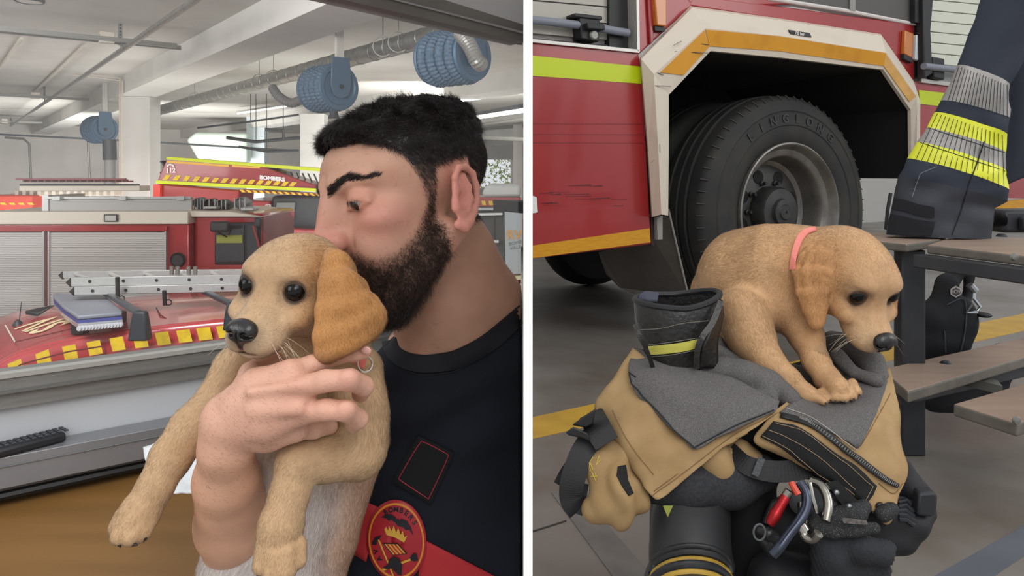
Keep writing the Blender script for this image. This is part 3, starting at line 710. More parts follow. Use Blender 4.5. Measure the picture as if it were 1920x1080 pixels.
b = MB(); q = [(60, 693), (100, 680), (166, 670), (166, 690), (60, 712)]; b.prism([P(a, c, 5.72) for a, c in q], [P(a, c, 5.76) for a, c in q]); b.build('door_gap', blk, van)
b = MB(); b.tube([P(10, 702, 5.7), P(40, 683, 5.7), P(80, 672, 5.7), P(130, 659, 5.7), (P(194, 649, 5.7)), P(198, 655, 5.7), P(198, 672, 5.7)], .006, 6); b.tube([P(28, 641, 6.1), P(90, 627, 6.2), P(140, 615, 6.28)], .005, 6); b.tube([P(10, 610, 6.6), P(28, 641, 6.1)], .006, 6, beige); b.tube([P(290, 572, 7), P(300, 590, 6.5), P(320, 603, 6.3), P(433, 596, 6.3)], .006, 6)
b.build('panel_seam', mat('seam', '5a1418', .5), van)
from mathutils.bvhtree import BVHTree
rb_ = BVHTree.FromPolygons([tuple(v) for v in Ag.reshape(-1, 3)], [(i * Ag.shape[1] + j, (i + 1) * Ag.shape[1] + j, (i + 1) * Ag.shape[1] + j + 1, i * Ag.shape[1] + j + 1) for i in range(Ag.shape[0] - 1) for j in range(Ag.shape[1] - 1)])
fo = Fr(Hz(86, 601, -1.3), Vector((-.775, .632, 0)), Vector((0, 0, -1)), Vector((-.632, -.775, 0)))
lt_ = MB(); font('l', 'SIV', .42, fo, None, None, bold=.010, extrude=.0, sx=.85, merge=lt_)
bm2 = bmesh.new(); bv2 = [bm2.verts.new(v_) for v_ in lt_.v]
for f_ in lt_.f:
    try: bm2.faces.new([bv2[i_] for i_ in f_])
    except ValueError: pass
bmesh.ops.triangulate(bm2, faces=bm2.faces); bmesh.ops.subdivide_edges(bm2, edges=bm2.edges, cuts=5, use_grid_fill=True)
bm2.verts.ensure_lookup_table(); bm2.verts.index_update(); lt_.v = [v_.co.copy() for v_ in bm2.verts]; lt_.f = [tuple(x_.index for x_ in f_.verts) for f_ in bm2.faces]; lt_.m = [0] * len(lt_.f); lt_.mats = []; bm2.free()
for v_ in lt_.v:
    h_ = rb_.ray_cast(Vector((v_.x, v_.y, 2)), Vector((0, 0, -1)))
    v_.z = h_[0].z + .022 if h_[0] is not None else -1.27
lt_.build('lettering', mat('cream_text', 'd8c69c', .6), van)
# light bar
lb = empty('light_bar', P(165, 610, 6.5), 'blue and white emergency light bar mounted across the van roof', 'light bar')
def lbz(v0): return v0
topq = [(100, 549), (197, 553), (229, 581), (229, 585), (146, 592), (120, 575), (101, 556)]
b = MB(); b.prism([Hz(u, v, -1.10) for u, v in topq], [Hz(u, v, -1.10) - Vector((0, 0, .035)) for u, v in topq]); b.build('cover', mat('bar_grey', '777b86', .5), lb, bevel=.012)
b = MB(); b.prism([Hz(u, v, -1.10) - Vector((0, 0, .036)) for u, v in topq], [Hz(u, v, -1.10) - Vector((0, 0, .06)) for u, v in topq]); b.build('blue_rim', mat('rim_blue', '43498a', .4), lb)
b = MB(); b.prism([Hz(u, v, -1.10) - Vector((0, 0, .061)) for u, v in topq], [Hz(u, v, -1.10) - Vector((0, -.02, .11)) for u, v in topq]); b.build('lens', mat('lens_white', 'b9bcc0', .2), lb)
b = MB()
e0 = Hz(146, 592, -1.10) - Vector((0, .012, .1)); e1 = Hz(229, 585, -1.10) - Vector((0, .012, .1))
for i in range(14):
    c = e0.lerp(e1, (i + .5) / 14); b.lathe([(.001, 0), (.018, 0), (.022, -.01)], Fr(c, (1, 0, 0), (0, 0, 1), (0, -1, 0)), 10)
b.build('led_row', mat('led', 'b4b6bc', .3), lb, smooth=True)
for u, v in ((150, 617), (222, 606)):
    b = MB(); p = Hz(u, v, -1.28); b.box(-.05, .05, -.05, .05, -.04, .1, Fr(p, (1, 0, 0), (0, 1, 0), UP)); b.build('foot', blk, lb, bevel=.01)
# roof bars
for (a, c, fu, fv, lab) in (((198, 549), (263, 588), 265, 608, 'dark roof bar beside the light bar'), ((378, 544), (438, 572), 440, 590, 'second dark roof bar near the puppy nose')):
    p0 = Hz(*a, -1.06); p1 = Hz(*c, -1.06); root = empty('roof_bar', p1, lab, 'roof bar', 'roof bars of the van')
    b = MB(); f_ = frame_dir(p0, p1 - p0); L = (p1 - p0).length; b.box(0, L, -.025, .025, -.02, .02, f_); b.build('bar', mat('bar_dark', '4a4f55', .4, .4), root, bevel=.008)
    b = MB(); r_ = [[p1 + Vector((x * s, y * s * .8, z)) for x, y in ((-.06, -.05), (.06, -.05), (.06, .05), (-.06, .05))] for z, s in ((.02, .8), (-.06, 1), (-.2, 1.25))]
    b.loft(r_); b.build('foot', mat('foot_dark', '23282f', .5), root, bevel=.015)
# aluminium ladder on the roof bars
ld = empty('aluminium_ladder', Hz(290, 540, -1.0), 'aluminium ladder lying along the roof bars of the red van', 'ladder')
def rail(p, q, h, w, nm='stile'):
    f_ = frame_dir(p, q - p); L = (q - p).length; b = MB(); b.box(0, L, -w / 2, w / 2, -h, 0, f_); o = b.build(nm, alu, ld, bevel=.004); return f_, L
n0, n1 = P(134, 520, 6.45), P(520, 514, 6.75)
fA, LA = rail(n0, n1, .078, .03)
n2, n3 = P(140, 538, 6.42), P(520, 530, 6.72); fB, LB = rail(n2, n3, .07, .03)
m0, m1 = P(119, 508, 7.1), P(520, 504, 7.3); fC, LC = rail(m0, m1, .07, .03)
b = MB()
for i in range(9):
    t = .09 + i * .172 * .92; p = n0.lerp(n1, t) - Vector((0, -.01, .03)); q = m0.lerp(m1, t - .035) - Vector((0, 0, .03)); b.cyl(p, q, .018, 10)
b.build('rungs', mat('rung_alu', 'c9cac8', .35, .4), ld, smooth=True)
b = MB()
for i in range(9):
    t = .09 + i * .172 * .92
    for (s0, s1, dz) in ((n0, n1, .035), (n2, n3, .035)):
        p = s0.lerp(s1, t) - Vector((0, .016, dz)); b.cyl(p, p + Vector((0, -.004, 0)), .014, 10)
b.build('rung_ends', blk, ld)
for (pp, h) in ((n0, .085), (n2, .075), (m0, .08)):
    b = MB(); f_ = frame_dir(pp, (1, .05, 0)); b.prism([f_(-.04, -.02, -h * .5), f_(0, -.02, .0), f_(0, -.02, -h)], [f_(-.04, .02, -h * .5), f_(0, .02, .0), f_(0, .02, -h)]); b.build('end_cap', blk, ld, bevel=.003)
for u, v0, v1 in ((220, 520, 565), (308, 545, 572)):
    b = MB(); b.tube([P(u, v0, 6.38), P(u + 1, v1, 6.4)], .018, 8); b.tube([P(u + 8 + 6 * cos(t), v1 - 5 + 5 * sin(t), 6.4) for t in np.linspace(0, 6.2, 16)], .006, 6); b.build('strap', blk, ld)
for u in (322, 333, 354, 366):
    b = MB(); b.tube([P(u, 500, 6.9), P(u, 515, 6.9)], .02, 8); b.build('clamp', steel, ld)
# antenna
an = empty('antenna', Hz(35, 608, -1.3), 'short black antenna on the van roof at the left', 'antenna')
b = MB(); b.lathe([(.045, 0), (.04, .02), (.012, .05)], Fr(P(33, 610, 6.75), (1, 0, 0), (0, 1, 0), UP), 16); b.build('base', blk, an, smooth=True)
b = MB(); b.tube([P(36, 606, 6.75), P(40, 566, 6.75)], [.006, .003], 6); b.build('whip', blk, an)
b = MB(); b.prism([P(47, 590, 6.9), P(60, 583, 6.95), P(103, 574, 7), P(70, 594, 6.9)], [P(47, 588, 6.9) + Vector((0, 0, .03)), P(60, 580, 6.95), P(103, 571, 7), P(70, 588, 6.9)]); setp(b.build('roof_flag_mount', blk, bevel=.01), 'flat black mount on the van roof behind the letters', 'mount')

# ------------------------------------------------------------------ window, sill, trunking, desk
wo = Vector((-.645, .95, 0)); wn = A_       # window plane runs along B_
def wpt(u, v, off=0.0):
    p = ray_plane(u, v, wo - A_ * off, A_); return p
fgrey = mat('window_frame_grey', '8b8a86', .45, .2, col2='7f7e7a', nscale=20, stretch=(1, 1, 12))
zf0 = wpt(10, 762).z; zf1 = wpt(10, 699).z
L0 = -.3; L1 = 1.0
wfm = Fr(wo, B_, A_, UP)
Lend = (wpt(984, 325) - wo).dot(B_) - .004
b = MB(); b.box(L0, Lend - .02, -.012, .03, zf0, zf1, wfm); b.box(L0, Lend - .02, -.02, -.012, (zf0 + zf1) / 2 - .001, (zf0 + zf1) / 2 + .0015, wfm, mat('frame_groove', '6e6d6a', .5)); b.box(L0, Lend - .02, -.016, -.0, zf1 - .004, zf1 + .002, wfm, mat('gasket', 'a9a8a2', .5))
setp(b.build('trim_1', fgrey), kind='structure')
zt = wpt(10, 840).z
b = MB(); b.box(L0, Lend, 0, .06, -1.6, zf0, wfm); setp(b.build('wall_front', mat('sill_white', 'c8ccd0', .6)), kind='structure')
# header (slants in from the top right)
hd = [(wpt(640, -2), wpt(985, 80)), (wpt(820, -2), wpt(985, 47))]
b = MB(); w_ = [wpt(560, -20), wpt(985, 79), wpt(985, 47), wpt(770, -20)]
b.prism(w_, [p + A_ * .05 for p in w_]); 
w_ = [wpt(700, -10, .004), wpt(985, 64, .004), wpt(985, 60, .004), wpt(712, -10, .004)]; b.prism(w_, [p + A_ * .006 for p in w_], mat('frame_groove', '6e6d6a', .5))
setp(b.build('trim_2', mat('header_brown', '57524d', .45, .2, col2='4b443f', nscale=6)), kind='structure')
b = MB(); w_ = [wpt(770, -20), wpt(985, 47), wpt(985, -20)]; b.prism(w_, [p + A_ * .06 for p in w_]); setp(b.build('wall_upper', mat('upper_grey', '8f8c8a', .7)), kind='structure')
gm = bpy.data.materials.new('window_glass'); gm.use_nodes = True; nt = gm.node_tree; nt.nodes.clear()
o_ = nt.nodes.new('ShaderNodeOutputMaterial'); mx = nt.nodes.new('ShaderNodeMixShader'); tr = nt.nodes.new('ShaderNodeBsdfTransparent'); gl = nt.nodes.new('ShaderNodeBsdfGlossy')
gl.inputs['Roughness'].default_value = .25; mx.inputs[0].default_value = .062
nt.links.new(tr.outputs[0], mx.inputs[1]); nt.links.new(gl.outputs[0], mx.inputs[2]); nt.links.new(mx.outputs[0], o_.inputs[0])
b = MB(); q = [wpt(-60, 715), wpt(984, 600), wpt(984, 77), wpt(640, -1), wpt(600, -30), wpt(-60, -30)]
q = [wfm(L0, .015, zf1 - .01), wfm(Lend, .015, zf1 - .01), wfm(Lend, .015, wpt(985, 60).z), wfm((wpt(600, 0) - wo).dot(B_), .015, wpt(600, -20).z), wfm(L0, .015, wpt(600, -20).z)]
b.prism(q, [p + A_ * .004 for p in q]); setp(b.build('window_1', gm), kind='structure')
# metal cable trunking with a flat top
zt = -.348
b = MB(); b.box(L0, Lend - .045, -.042, -.001, zt - .0385, zt, wfm); b.box(L0, Lend - .045, -.044, -.042, zt - .012, zt - .0105, wfm, mat('trunk_line', '6f7072', .5))
tk = b.build('cable_trunking', mat('trunking_grey', '94969a', .4, .35, col2='898b8f', nscale=8), bevel=.0012); setp(tk, 'grey metal cable trunking fixed to the white wall below the window', 'trunking')
b = MB(); b.tube([wfm(L0, -.03, zt - .052), wfm(.1, -.032, zt - .05), wfm(.3, -.03, zt - .052), wfm(.6, -.032, zt - .052)], .006, 8); setp(b.build('desk_cable', blk), 'black cable running under the grey trunking at the back of the desk', 'cable')
# desk
dz = -.412
dk = empty('desk', wfm(.0, -.3, -1.6), 'brown wooden desk under the window at the lower left', 'desk')
b = MB(); b.box(L0 + .0, .23, -.46, -.004, dz - .025, dz, wfm); b.build('desktop', mat('desk_wood', '8c6636', .5, col2='7f5b2e', nscale=3, stretch=(1, 8, 1), spec=.4), dk, bevel=.004)
for x, y in ((L0 + .05, -.41), (.19, -.41), (L0 + .05, -.05), (.19, -.05)):
    b = MB(); b.box(x - .02, x + .02, y - .02, y + .02, -1.6, dz - .025, wfm); b.build('leg', steel, dk)
b = MB(); b.box(-2.2, 2.0, -2.4, .06, -1.7, -1.6, wfm); 
setp(b.build('floor', mat('room_floor', '7d756c', .6)), kind='structure')
# remote control on the trunking top
rc0 = wfm(-.02, 0, 0)
rp0 = Hz(4, 852, zt); rp1 = Hz(116, 823, zt); fR = frame_dir(rp0 + Vector((0, 0, 0)), rp1 - rp0); LR = (rp1 - rp0).length
rc = empty('remote_control', rp0, 'slim black remote control lying on the grey trunking at the left', 'remote control')
b = MB(); b.box(-.04, LR, -.016, .016, 0, .012, fR); b.build('case', mat('remote_black', '2b2d31', .45), rc, bevel=.004)
b = MB()
for i in range(14):
    for j in range(3): 
        x = -.03 + i * .0075; b.box(x, x + .0045, -.011 + j * .008, -.006 + j * .008, .012, .0135, fR)
b.build('buttons', mat('remote_buttons', '42464b', .4), rc)
# crumpled tissue behind the paw
rg = random.Random(8)
b = MB(); q = [(318, 925), (362, 928), (366, 850), (350, 848), (330, 880), (316, 900)]
o, _ = cloth('paper_towel', [[(268, 838, .84), (300, 832, .84), (340, 838, .83), (372, 842, .82)], [(276, 870, .82), (305, 872, .815), (345, 872, .81), (372, 872, .80)], [(300, 905, .795), (325, 905, .79), (350, 905, .785), (378, 902, .78)], [(316, 923, .775), (330, 925, .77), (352, 928, .765), (380, 929, .76)]], mat('paper_white', 'dfe3e6', .8, bump=.5, bscale=80), None, n=6, thick=.002, wr=.003, ws=60)
setp(o, 'crumpled white paper towel lying behind the puppy foreleg', 'paper towel')
# partition between the two bays, seen end-on
pd = Vector((30 / FPX, 1, 0)).normalized(); pn = Vector((pd.y, -pd.x, 0))
pf = Fr(pd * .50, pd, pn, UP); hw = 8.6 * .50 / FPX
b = MB(); b.box(0, 26, -hw, hw, -3.4, 4.0, pf)
setp(b.build('wall_middle', mat('partition_white', 'f4f4f2', .6, emit=0)), kind='structure')
# ================================================================== animals: shared puppy head
def RZYX(yaw, pitch, roll):
    a, b_, c_ = radians(yaw), radians(pitch), radians(roll)
    Rz = np.array([[cos(a), -sin(a), 0], [sin(a), cos(a), 0], [0, 0, 1]]); Ry = np.array([[cos(b_), 0, sin(b_)], [0, 1, 0], [-sin(b_), 0, cos(b_)]])
    Rx = np.array([[1, 0, 0], [0, cos(c_), -sin(c_)], [0, sin(c_), cos(c_)]]); return Rz @ Ry @ Rx
def PN(u, v, Y): return np.array(P(u, v, Y))
class Head:
    def __init__(s, u, v, Y, yaw, pitch, roll, sc): s.pos = PN(u, v, Y); s.R = RZYX(yaw, pitch, roll); s.s = sc
    def __call__(s, p): return s.pos + s.R @ (np.array(p, float) * s.s)
    def loc(s, V): return ((V - s.pos) @ s.R) / s.s
    def dir(s, d): return s.R @ np.array(d, float)
    def rot(s, Rl=None): return s.R if Rl is None else s.R @ Rl
def puppy_head(S, H, gold, pale, earc, squint=1.0):
    e = lambda c, r, rl=None, k=1.6, col=gold, flow=(-1, 0, .2), **kw: S.ell(H(c), np.array(r) * H.s, H.rot(rl), k=k * H.s, col=col, flow=H.dir(flow), **kw)
    e((0, 0, .1), (4.8, 4.45, 4.25)); e((2.2, 0, .9), (3.1, 3.6, 2.75)); e((.8, 2.6, -2.0), (3.4, 2.3, 2.8), flow=(-1, .3, -.6)); e((.8, -2.6, -2.0), (3.4, 2.3, 2.8), flow=(-1, -.3, -.6))
    S.cap(H((3.2, 0, -1.6)), H((7.4, 0, -2.5)), 2.7 * H.s, 1.75 * H.s, k=1.6 * H.s, col=gold, flow=H.dir((-1, 0, .1)))
    for s_ in (1, -1):
        e((6.7, .95 * s_, -3.15), (2.2, 1.5, 1.45), k=1.0, col=pale, flow=(-1, .6 * s_, -.5))       # flews
        e((3.8, 1.9 * s_, 1.85), (1.3, 1.15, .7), k=1.2, flow=(-1, .4 * s_, .4))                     # brow
        e((4.5, 2.95 * s_, -1.7), (1.7, 1.0, 1.0), k=1.2, flow=(-1, .3 * s_, -.3))                    # cheek under eye
        e((5.1, 2.42 * s_, .55), (1.0, 1.1, .78), k=.8, sub=True)
        e((4.25, 2.25 * s_, .55), (1.1, 1.2, 1.05), k=.35, col='3b2a22', flow=(-1, .4 * s_, 0), tag='lid')
        e((5.3, 2.66 * s_, .53), (.95, .92, .62 * squint), rl=RZYX(22 * s_, 0, 0), k=.22, sub=True)
    e((5.6, 0, -4.25), (2.5, 1.5, .95), k=.5, col=pale, flow=(-1, 0, -.5))                            # lower jaw
    e((6.9, 0, -4.05), (2.2, 1.35, .16), k=.35, sub=True)
    S.cap(H((9.2, 0, -2.6)), H((8.4, 0, -4.6)), .13 * H.s, .1 * H.s, k=.3 * H.s, sub=True)
furm = mat('puppy_fur', 'c9a377', .62, vcol='col', spec=.25, bump=.25, bscale=260, bdist=.0008, sheen=.15)
hairm = mat('fur_strands', 'c9a377', .5, vcol='col', spec=.3)
nosem = mat('puppy_nose', '1c1a1b', .28, bump=.6, bscale=420, bdist=.0006, spec=.6)
eyem = mat('puppy_eye', '0b0807', .07, spec=.3)
pink = mat('pink_strap', 'e0736a', .6, bump=.4, bscale=300)
def sphere(name, c, r, R, m, parent, n=24, **kw):
    b = MB(); r = np.array(r) if np.ndim(r) else np.full(3, r)
    rings = []
    for i in range(n + 1):
        t = pi * i / n; tt = min(max(t, .02), pi - .02)
        rings.append([Vector(c + R @ (r * np.array([cos(tt), sin(tt) * cos(a), sin(tt) * sin(a)]))) for a in np.linspace(0, 2 * pi, n + 1)[:-1]])
    b.loft(rings); return setp(b.build(name, m, parent, smooth=True, angle=180), **kw)
def puppy_parts(H, parent, seed):
    for s_ in (1, -1):
        sphere('eye', H((4.38, 2.3 * s_, .53)), .99 * H.s, H.R, eyem, parent)
    N = SDF(); e = lambda c, r, k=.35, **kw: N.ell(H(c), np.array(r) * H.s, H.R, k=k * H.s, col='1c1a1b', **kw)
    e((8.75, 0, -1.75), (.85, 1.3, .85)); e((9.1, 0, -2.15), (.6, .95, .75)); e((8.9, .75, -1.95), (.65, .62, .7)); e((8.9, -.75, -1.95), (.65, .62, .7)); e((8.8, 0, -2.9), (.5, .4, .7))
    for s_ in (1, -1): e((9.55, .62 * s_, -2.05), (.5, .3, .28), k=.18, sub=True); e((9.3, 1.1 * s_, -2.2), (.4, .5, .14), k=.15, sub=True)
    e((9.75, 0, -2.5), (.35, .07, .8), k=.15, sub=True)
    sdfobj('nose', N, .0006 * H.s / .0094, nosem, parent, smooth=2)
    rg = random.Random(seed); b = MB()
    for s_ in (1, -1):
        for i in range(11):
            p = Vector(H((8.0 - rg.random() * 2.6, s_ * (1.7 + rg.random() * .5), -2.4 - rg.random() * 1.5))); d = Vector(H.dir((.3 - rg.random() * 1.0, s_ * .8, -.1 - rg.random() * .9))).normalized(); L = rg.uniform(.018, .034) * H.s / .0094
            pts = [p + d * L * t + Vector((0, 0, -1)) * L * .35 * t * t for t in (0, .25, .5, .75, 1)]; b.tube(pts, [.00018, .00016, .00013, .0001, .00004], 4)
    b.build('whiskers', mat('whisker', 'd8c8b0', .4), parent); parent.children  # fine hairs, uncounted
    parent_w = [o for o in parent.children if o.name.startswith('whiskers')]
    return parent

# ================================================================== puppy held by the man
H1 = Head(562, 524, .66, -106, 8, -5, .0094)
S = SDF(); g1, pale1, ear1, belly = 'bd9c78', 'c8b092', 'ac7a47', 'd3c8c2'
puppy_head(S, H1, g1, pale1, ear1)
px = .66 / FPX
ch = lambda pts, col=g1, k=14, flow=None: [S.cap(PN(*pts[i][:3]), PN(*pts[i + 1][:3]), pts[i][3] * pts[i][2] / FPX, pts[i + 1][3] * pts[i + 1][2] / FPX, k=k * px, col=col, flow=flow) for i in range(len(pts) - 1)]
# near ear: a folded flap hanging from the side of the skull
def flap(S, base, tips, r0, r1, col, k=8, flow=None):
    for (bu, bv, bY), (u, v, Y) in zip(base, tips): S.cap(PN(bu, bv, bY), PN(u, v, Y), r0 * bY / FPX, r1 * Y / FPX, k=k * px, col=col, flow=flow, tag='ear')
dn = (.25, 0, -1)
earp = [(618, 482, .628, 9), (612, 520, .612, 12), (606, 575, .604, 12), (600, 625, .600, 12), (604, 662, .598, 9)]
fan = [[(618, 482, .628), (609, 530, .611), (604, 580, .604), (599, 630, .600), (603, 666, .598)],
       [(620, 480, .628), (625, 525, .608), (622, 578, .601), (616, 628, .598), (618, 664, .598)],
       [(624, 480, .629), (640, 522, .608), (642, 575, .600), (638, 622, .598), (636, 654, .598)],
       [(630, 482, .632), (653, 522, .612), (662, 570, .603), (662, 610, .600), (656, 644, .600)],
       [(634, 488, .636), (656, 528, .618), (676, 566, .609), (684, 600, .605), (674, 632, .604)],
       [(640, 494, .642), (664, 532, .626), (688, 570, .617), (702, 594, .612), (692, 618, .609)],
       [(640, 500, .646), (666, 536, .632), (692, 572, .624), (710, 588, .618), (708, 602, .614)]]
for rib in fan:
    for a, c in zip(rib[:-1], rib[1:]): S.cap(PN(*a), PN(*c), 8.5 * px, 8.5 * px, k=13 * px, col=ear1, flow=dn, tag='ear')
for r1_, r2_ in zip(fan[:-1], fan[1:]):
    for a, c in zip(r1_, r2_): S.cap(PN(*a), PN(*c), 8 * px, 8 * px, k=13 * px, col=ear1, flow=dn, tag='ear')
    for i_ in range(4):
        m_ = [np.mean([r1_[i_][q], r1_[i_ + 1][q], r2_[i_][q], r2_[i_ + 1][q]]) for q in range(3)]; S.ell(PN(*m_), (15 * px, 9 * px, 28 * px), k=13 * px, col=ear1, flow=dn, tag='ear')
# far ear
flap(S, [(466, 500, .655), (466, 500, .655)], [(452, 570, .642), (446, 590, .648)], 6, 7, ear1, flow=(0, 0, -1))
# neck, trunk, belly
ch([(590, 610, .70, 95), (600, 720, .705, 105), (585, 800, .71, 105)], flow=(-.1, 0, -1))
ch([(470, 700, .70, 45), (560, 760, .69, 85)], col='d8bd9a', flow=(0, 0, -1))
ch([(570, 800, .715, 105), (520, 940, .705, 112), (492, 1090, .70, 115), (480, 1220, .70, 95)], col=belly, flow=(-.35, 0, -1))
ch([(640, 820, .73, 85), (590, 1000, .73, 78), (560, 1100, .73, 80)], col='c2977a', flow=(0, 0, -1))
ch([(660, 700, .67, 58), (676, 760, .66, 48), (678, 830, .66, 50)], flow=(.3, 0, -1))
ch([(440, 690, .69, 40), (412, 745, .665, 38), (360, 803, .645, 40), (320, 858, .63, 37), (291, 913, .62, 32), (262, 962, .612, 35), (242, 988, .608, 32)], k=10)
ch([(680, 780, .66, 48), (672, 848, .65, 48), (610, 856, .635, 46), (560, 866, .62, 42), (543, 925, .61, 36), (527, 985, .60, 40), (518, 1030, .598, 40)], k=10)
# toes and claws
def toes(S, lst, col, k=4):
    for a, b_, r in lst: S.cap(PN(*a), PN(*b_), r * px, r * .92 * px, k=k * px, col=col, flow=(-.2, 0, -1))
toes(S, [((248, 978, .60), (225, 1005, .596), 17), ((262, 984, .602), (246, 1008, .594), 16), ((276, 980, .607), (266, 1002, .60), 15), ((230, 965, .61), (216, 990, .606), 13)], g1)
toes(S, [((498, 1030, .592), (490, 1062, .588), 16), ((517, 1040, .587), (512, 1078, .582), 18), ((540, 1036, .588), (538, 1070, .583), 17), ((560, 1020, .596), (560, 1052, .59), 14)], g1)
o1, V, Q, col, fl = sdfobj(None, S, .0017, furm, None, tau=.007)
Lc = H1.loc(V)
def blend(col, mask, c): return col * (1 - mask[:, None]) + np.array(lin(c)) * mask[:, None]
def sm(x, a, b): t = np.clip((x - a) / (b - a), 0, 1); return t * t * (3 - 2 * t)
def face_colour(col, Lc, pale):
    d = np.minimum(np.linalg.norm(Lc - [5.0, 2.5, .55], axis=1), np.linalg.norm(Lc - [5.0, -2.5, .55], axis=1))
    col = blend(col, (1 - sm(d, .98, 1.18)) * .92, '241a17'); col = blend(col, (1 - sm(d, 1.15, 1.7)) * .2, '6b5444')
    hd = (np.linalg.norm(Lc, axis=1) < 10.5)
    d = np.linalg.norm((Lc - [8.2, 0, -2.6]) / [1.3, 1.6, 1.3], axis=1); col = blend(col, (1 - sm(d, .75, 1.35)) * .8, '4a3b35')
    m = hd * sm(Lc[:, 0], 5.5, 7.2) * (1 - sm(Lc[:, 2], -4.3, -3.3)); col = blend(col, m * .45, '6f5c50')
    m = hd * sm(Lc[:, 0], 4.5, 6) * (np.abs(Lc[:, 1]) < 1.2) * (1 - sm(np.abs(Lc[:, 1]), .4, 1.2)); col = blend(col, m * .18, 'a97f54')
    nz = vnoise(Lc * .55, 5) + .8 * vnoise(Lc * 2.2, 6); return col * (1 + .09 * nz[:, None])
col = face_colour(col, Lc, pale1)
toe = np.minimum(np.linalg.norm(V - PN(236, 1008, .60), axis=1), np.linalg.norm(V - PN(530, 1072, .588), axis=1)); col = blend(col, (1 - sm(toe, .012, .05)) * .25, 'b58f66')
# brownish streaks on the hanging ear, darker patches at the elbows
eu = V[:, 0] / V[:, 1] * FPX + 960; ev = 325 - V[:, 2] / V[:, 1] * FPX
m = np.exp(-(((eu - 655) / 14) ** 2 + ((ev - 560) / 34) ** 2)) * (V[:, 1] < .62); col = blend(col, m * .4, '9a642e')
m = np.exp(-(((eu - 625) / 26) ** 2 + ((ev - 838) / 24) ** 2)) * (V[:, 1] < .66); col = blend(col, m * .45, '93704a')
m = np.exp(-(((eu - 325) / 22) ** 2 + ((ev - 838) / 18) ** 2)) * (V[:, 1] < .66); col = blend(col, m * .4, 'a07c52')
me = npmesh('puppy', V, Q, cols=col); me.materials.append(furm)
pup1 = link('puppy', me, None); setp(pup1, 'golden puppy held up against the man, front paws dangling over the desk', 'puppy')
bald = np.ones(len(V)); d = np.minimum(np.linalg.norm(Lc - [5.1, 2.6, .55], axis=1), np.linalg.norm(Lc - [5.1, -2.6, .55], axis=1)); bald *= sm(d, .8, 1.3); bald *= sm(np.linalg.norm(Lc - [8.9, 0, -2.2], axis=1), 1.2, 1.8)
onhead = np.linalg.norm(Lc, axis=1) < 10; lenf = np.where(onhead, .55, 1.0) * np.where(Lc[:, 0] > 4, .6, 1.0)
tl = belly_m = np.exp(-((V - PN(500, 980, .65))[:, 2] / .12) ** 2); lenf = np.where((ev > 860) & (eu < 520) & (V[:, 1] > .63), 1.5, lenf)
strands('fur', V, Q, pup1, hairm, 120000, .0066, fl, col, lay=.11, rad=.00008, soft=True, seed=2, dens=bald, lenf=lenf, jit=.13, segs=2, tipc=1.2, clump=.22, kind='stuff')
puppy_parts(H1, pup1, 3)
b = MB()
for a, c in ((PN(224, 1018, .594), PN(228, 1026, .592)), (PN(250, 1017, .592), PN(256, 1023, .590)), (PN(268, 1010, .598), PN(275, 1014, .597)), (PN(477, 1010, .592), PN(476, 1018, .59))):
    pass
cla = mat('claw', '2a2422', .35)
for a, c in (((222, 1018, .594), (226, 1026, .590)), ((248, 1020, .592), (258, 1022, .588)), ((268, 1012, .598), (276, 1009, .595)), ((486, 1074, .586), (484, 1086, .584)), ((511, 1090, .580), (510, 1102, .578)), ((538, 1082, .581), (538, 1094, .579))):
    b = MB(); b.tube([PN(*a), PN(*c)], [.0022, .0006], 8); b.build('claw', cla, pup1, smooth=True)
# collar with ring
b = MB(); pts = [P(676, 672, .655), P(682, 684, .648), P(672, 690, .63)]
cc = [PN(660, 668, .64), PN(676, 676, .640), PN(688, 684, .655), PN(700, 690, .68)]
r_ = [[Vector(c + np.array([0, 0, .0045])), Vector(c + np.array([-.0008, -.0014, .0045])), Vector(c + np.array([-.0008, -.0014, -.0045])), Vector(c + np.array([0, 0, -.0045]))] for c in cc]
b.loft(r_); b.build('collar', pink, pup1)
b = MB(); b.tube([P(684 + 14 * cos(t), 682 + 15 * sin(t), .628 + .004 * cos(t)) for t in np.linspace(0, 2 * pi, 40)], .0011, 8); b.build('collar_ring', mat('ring_steel', 'd6cfc0', .18, .95), pup1, smooth=True)

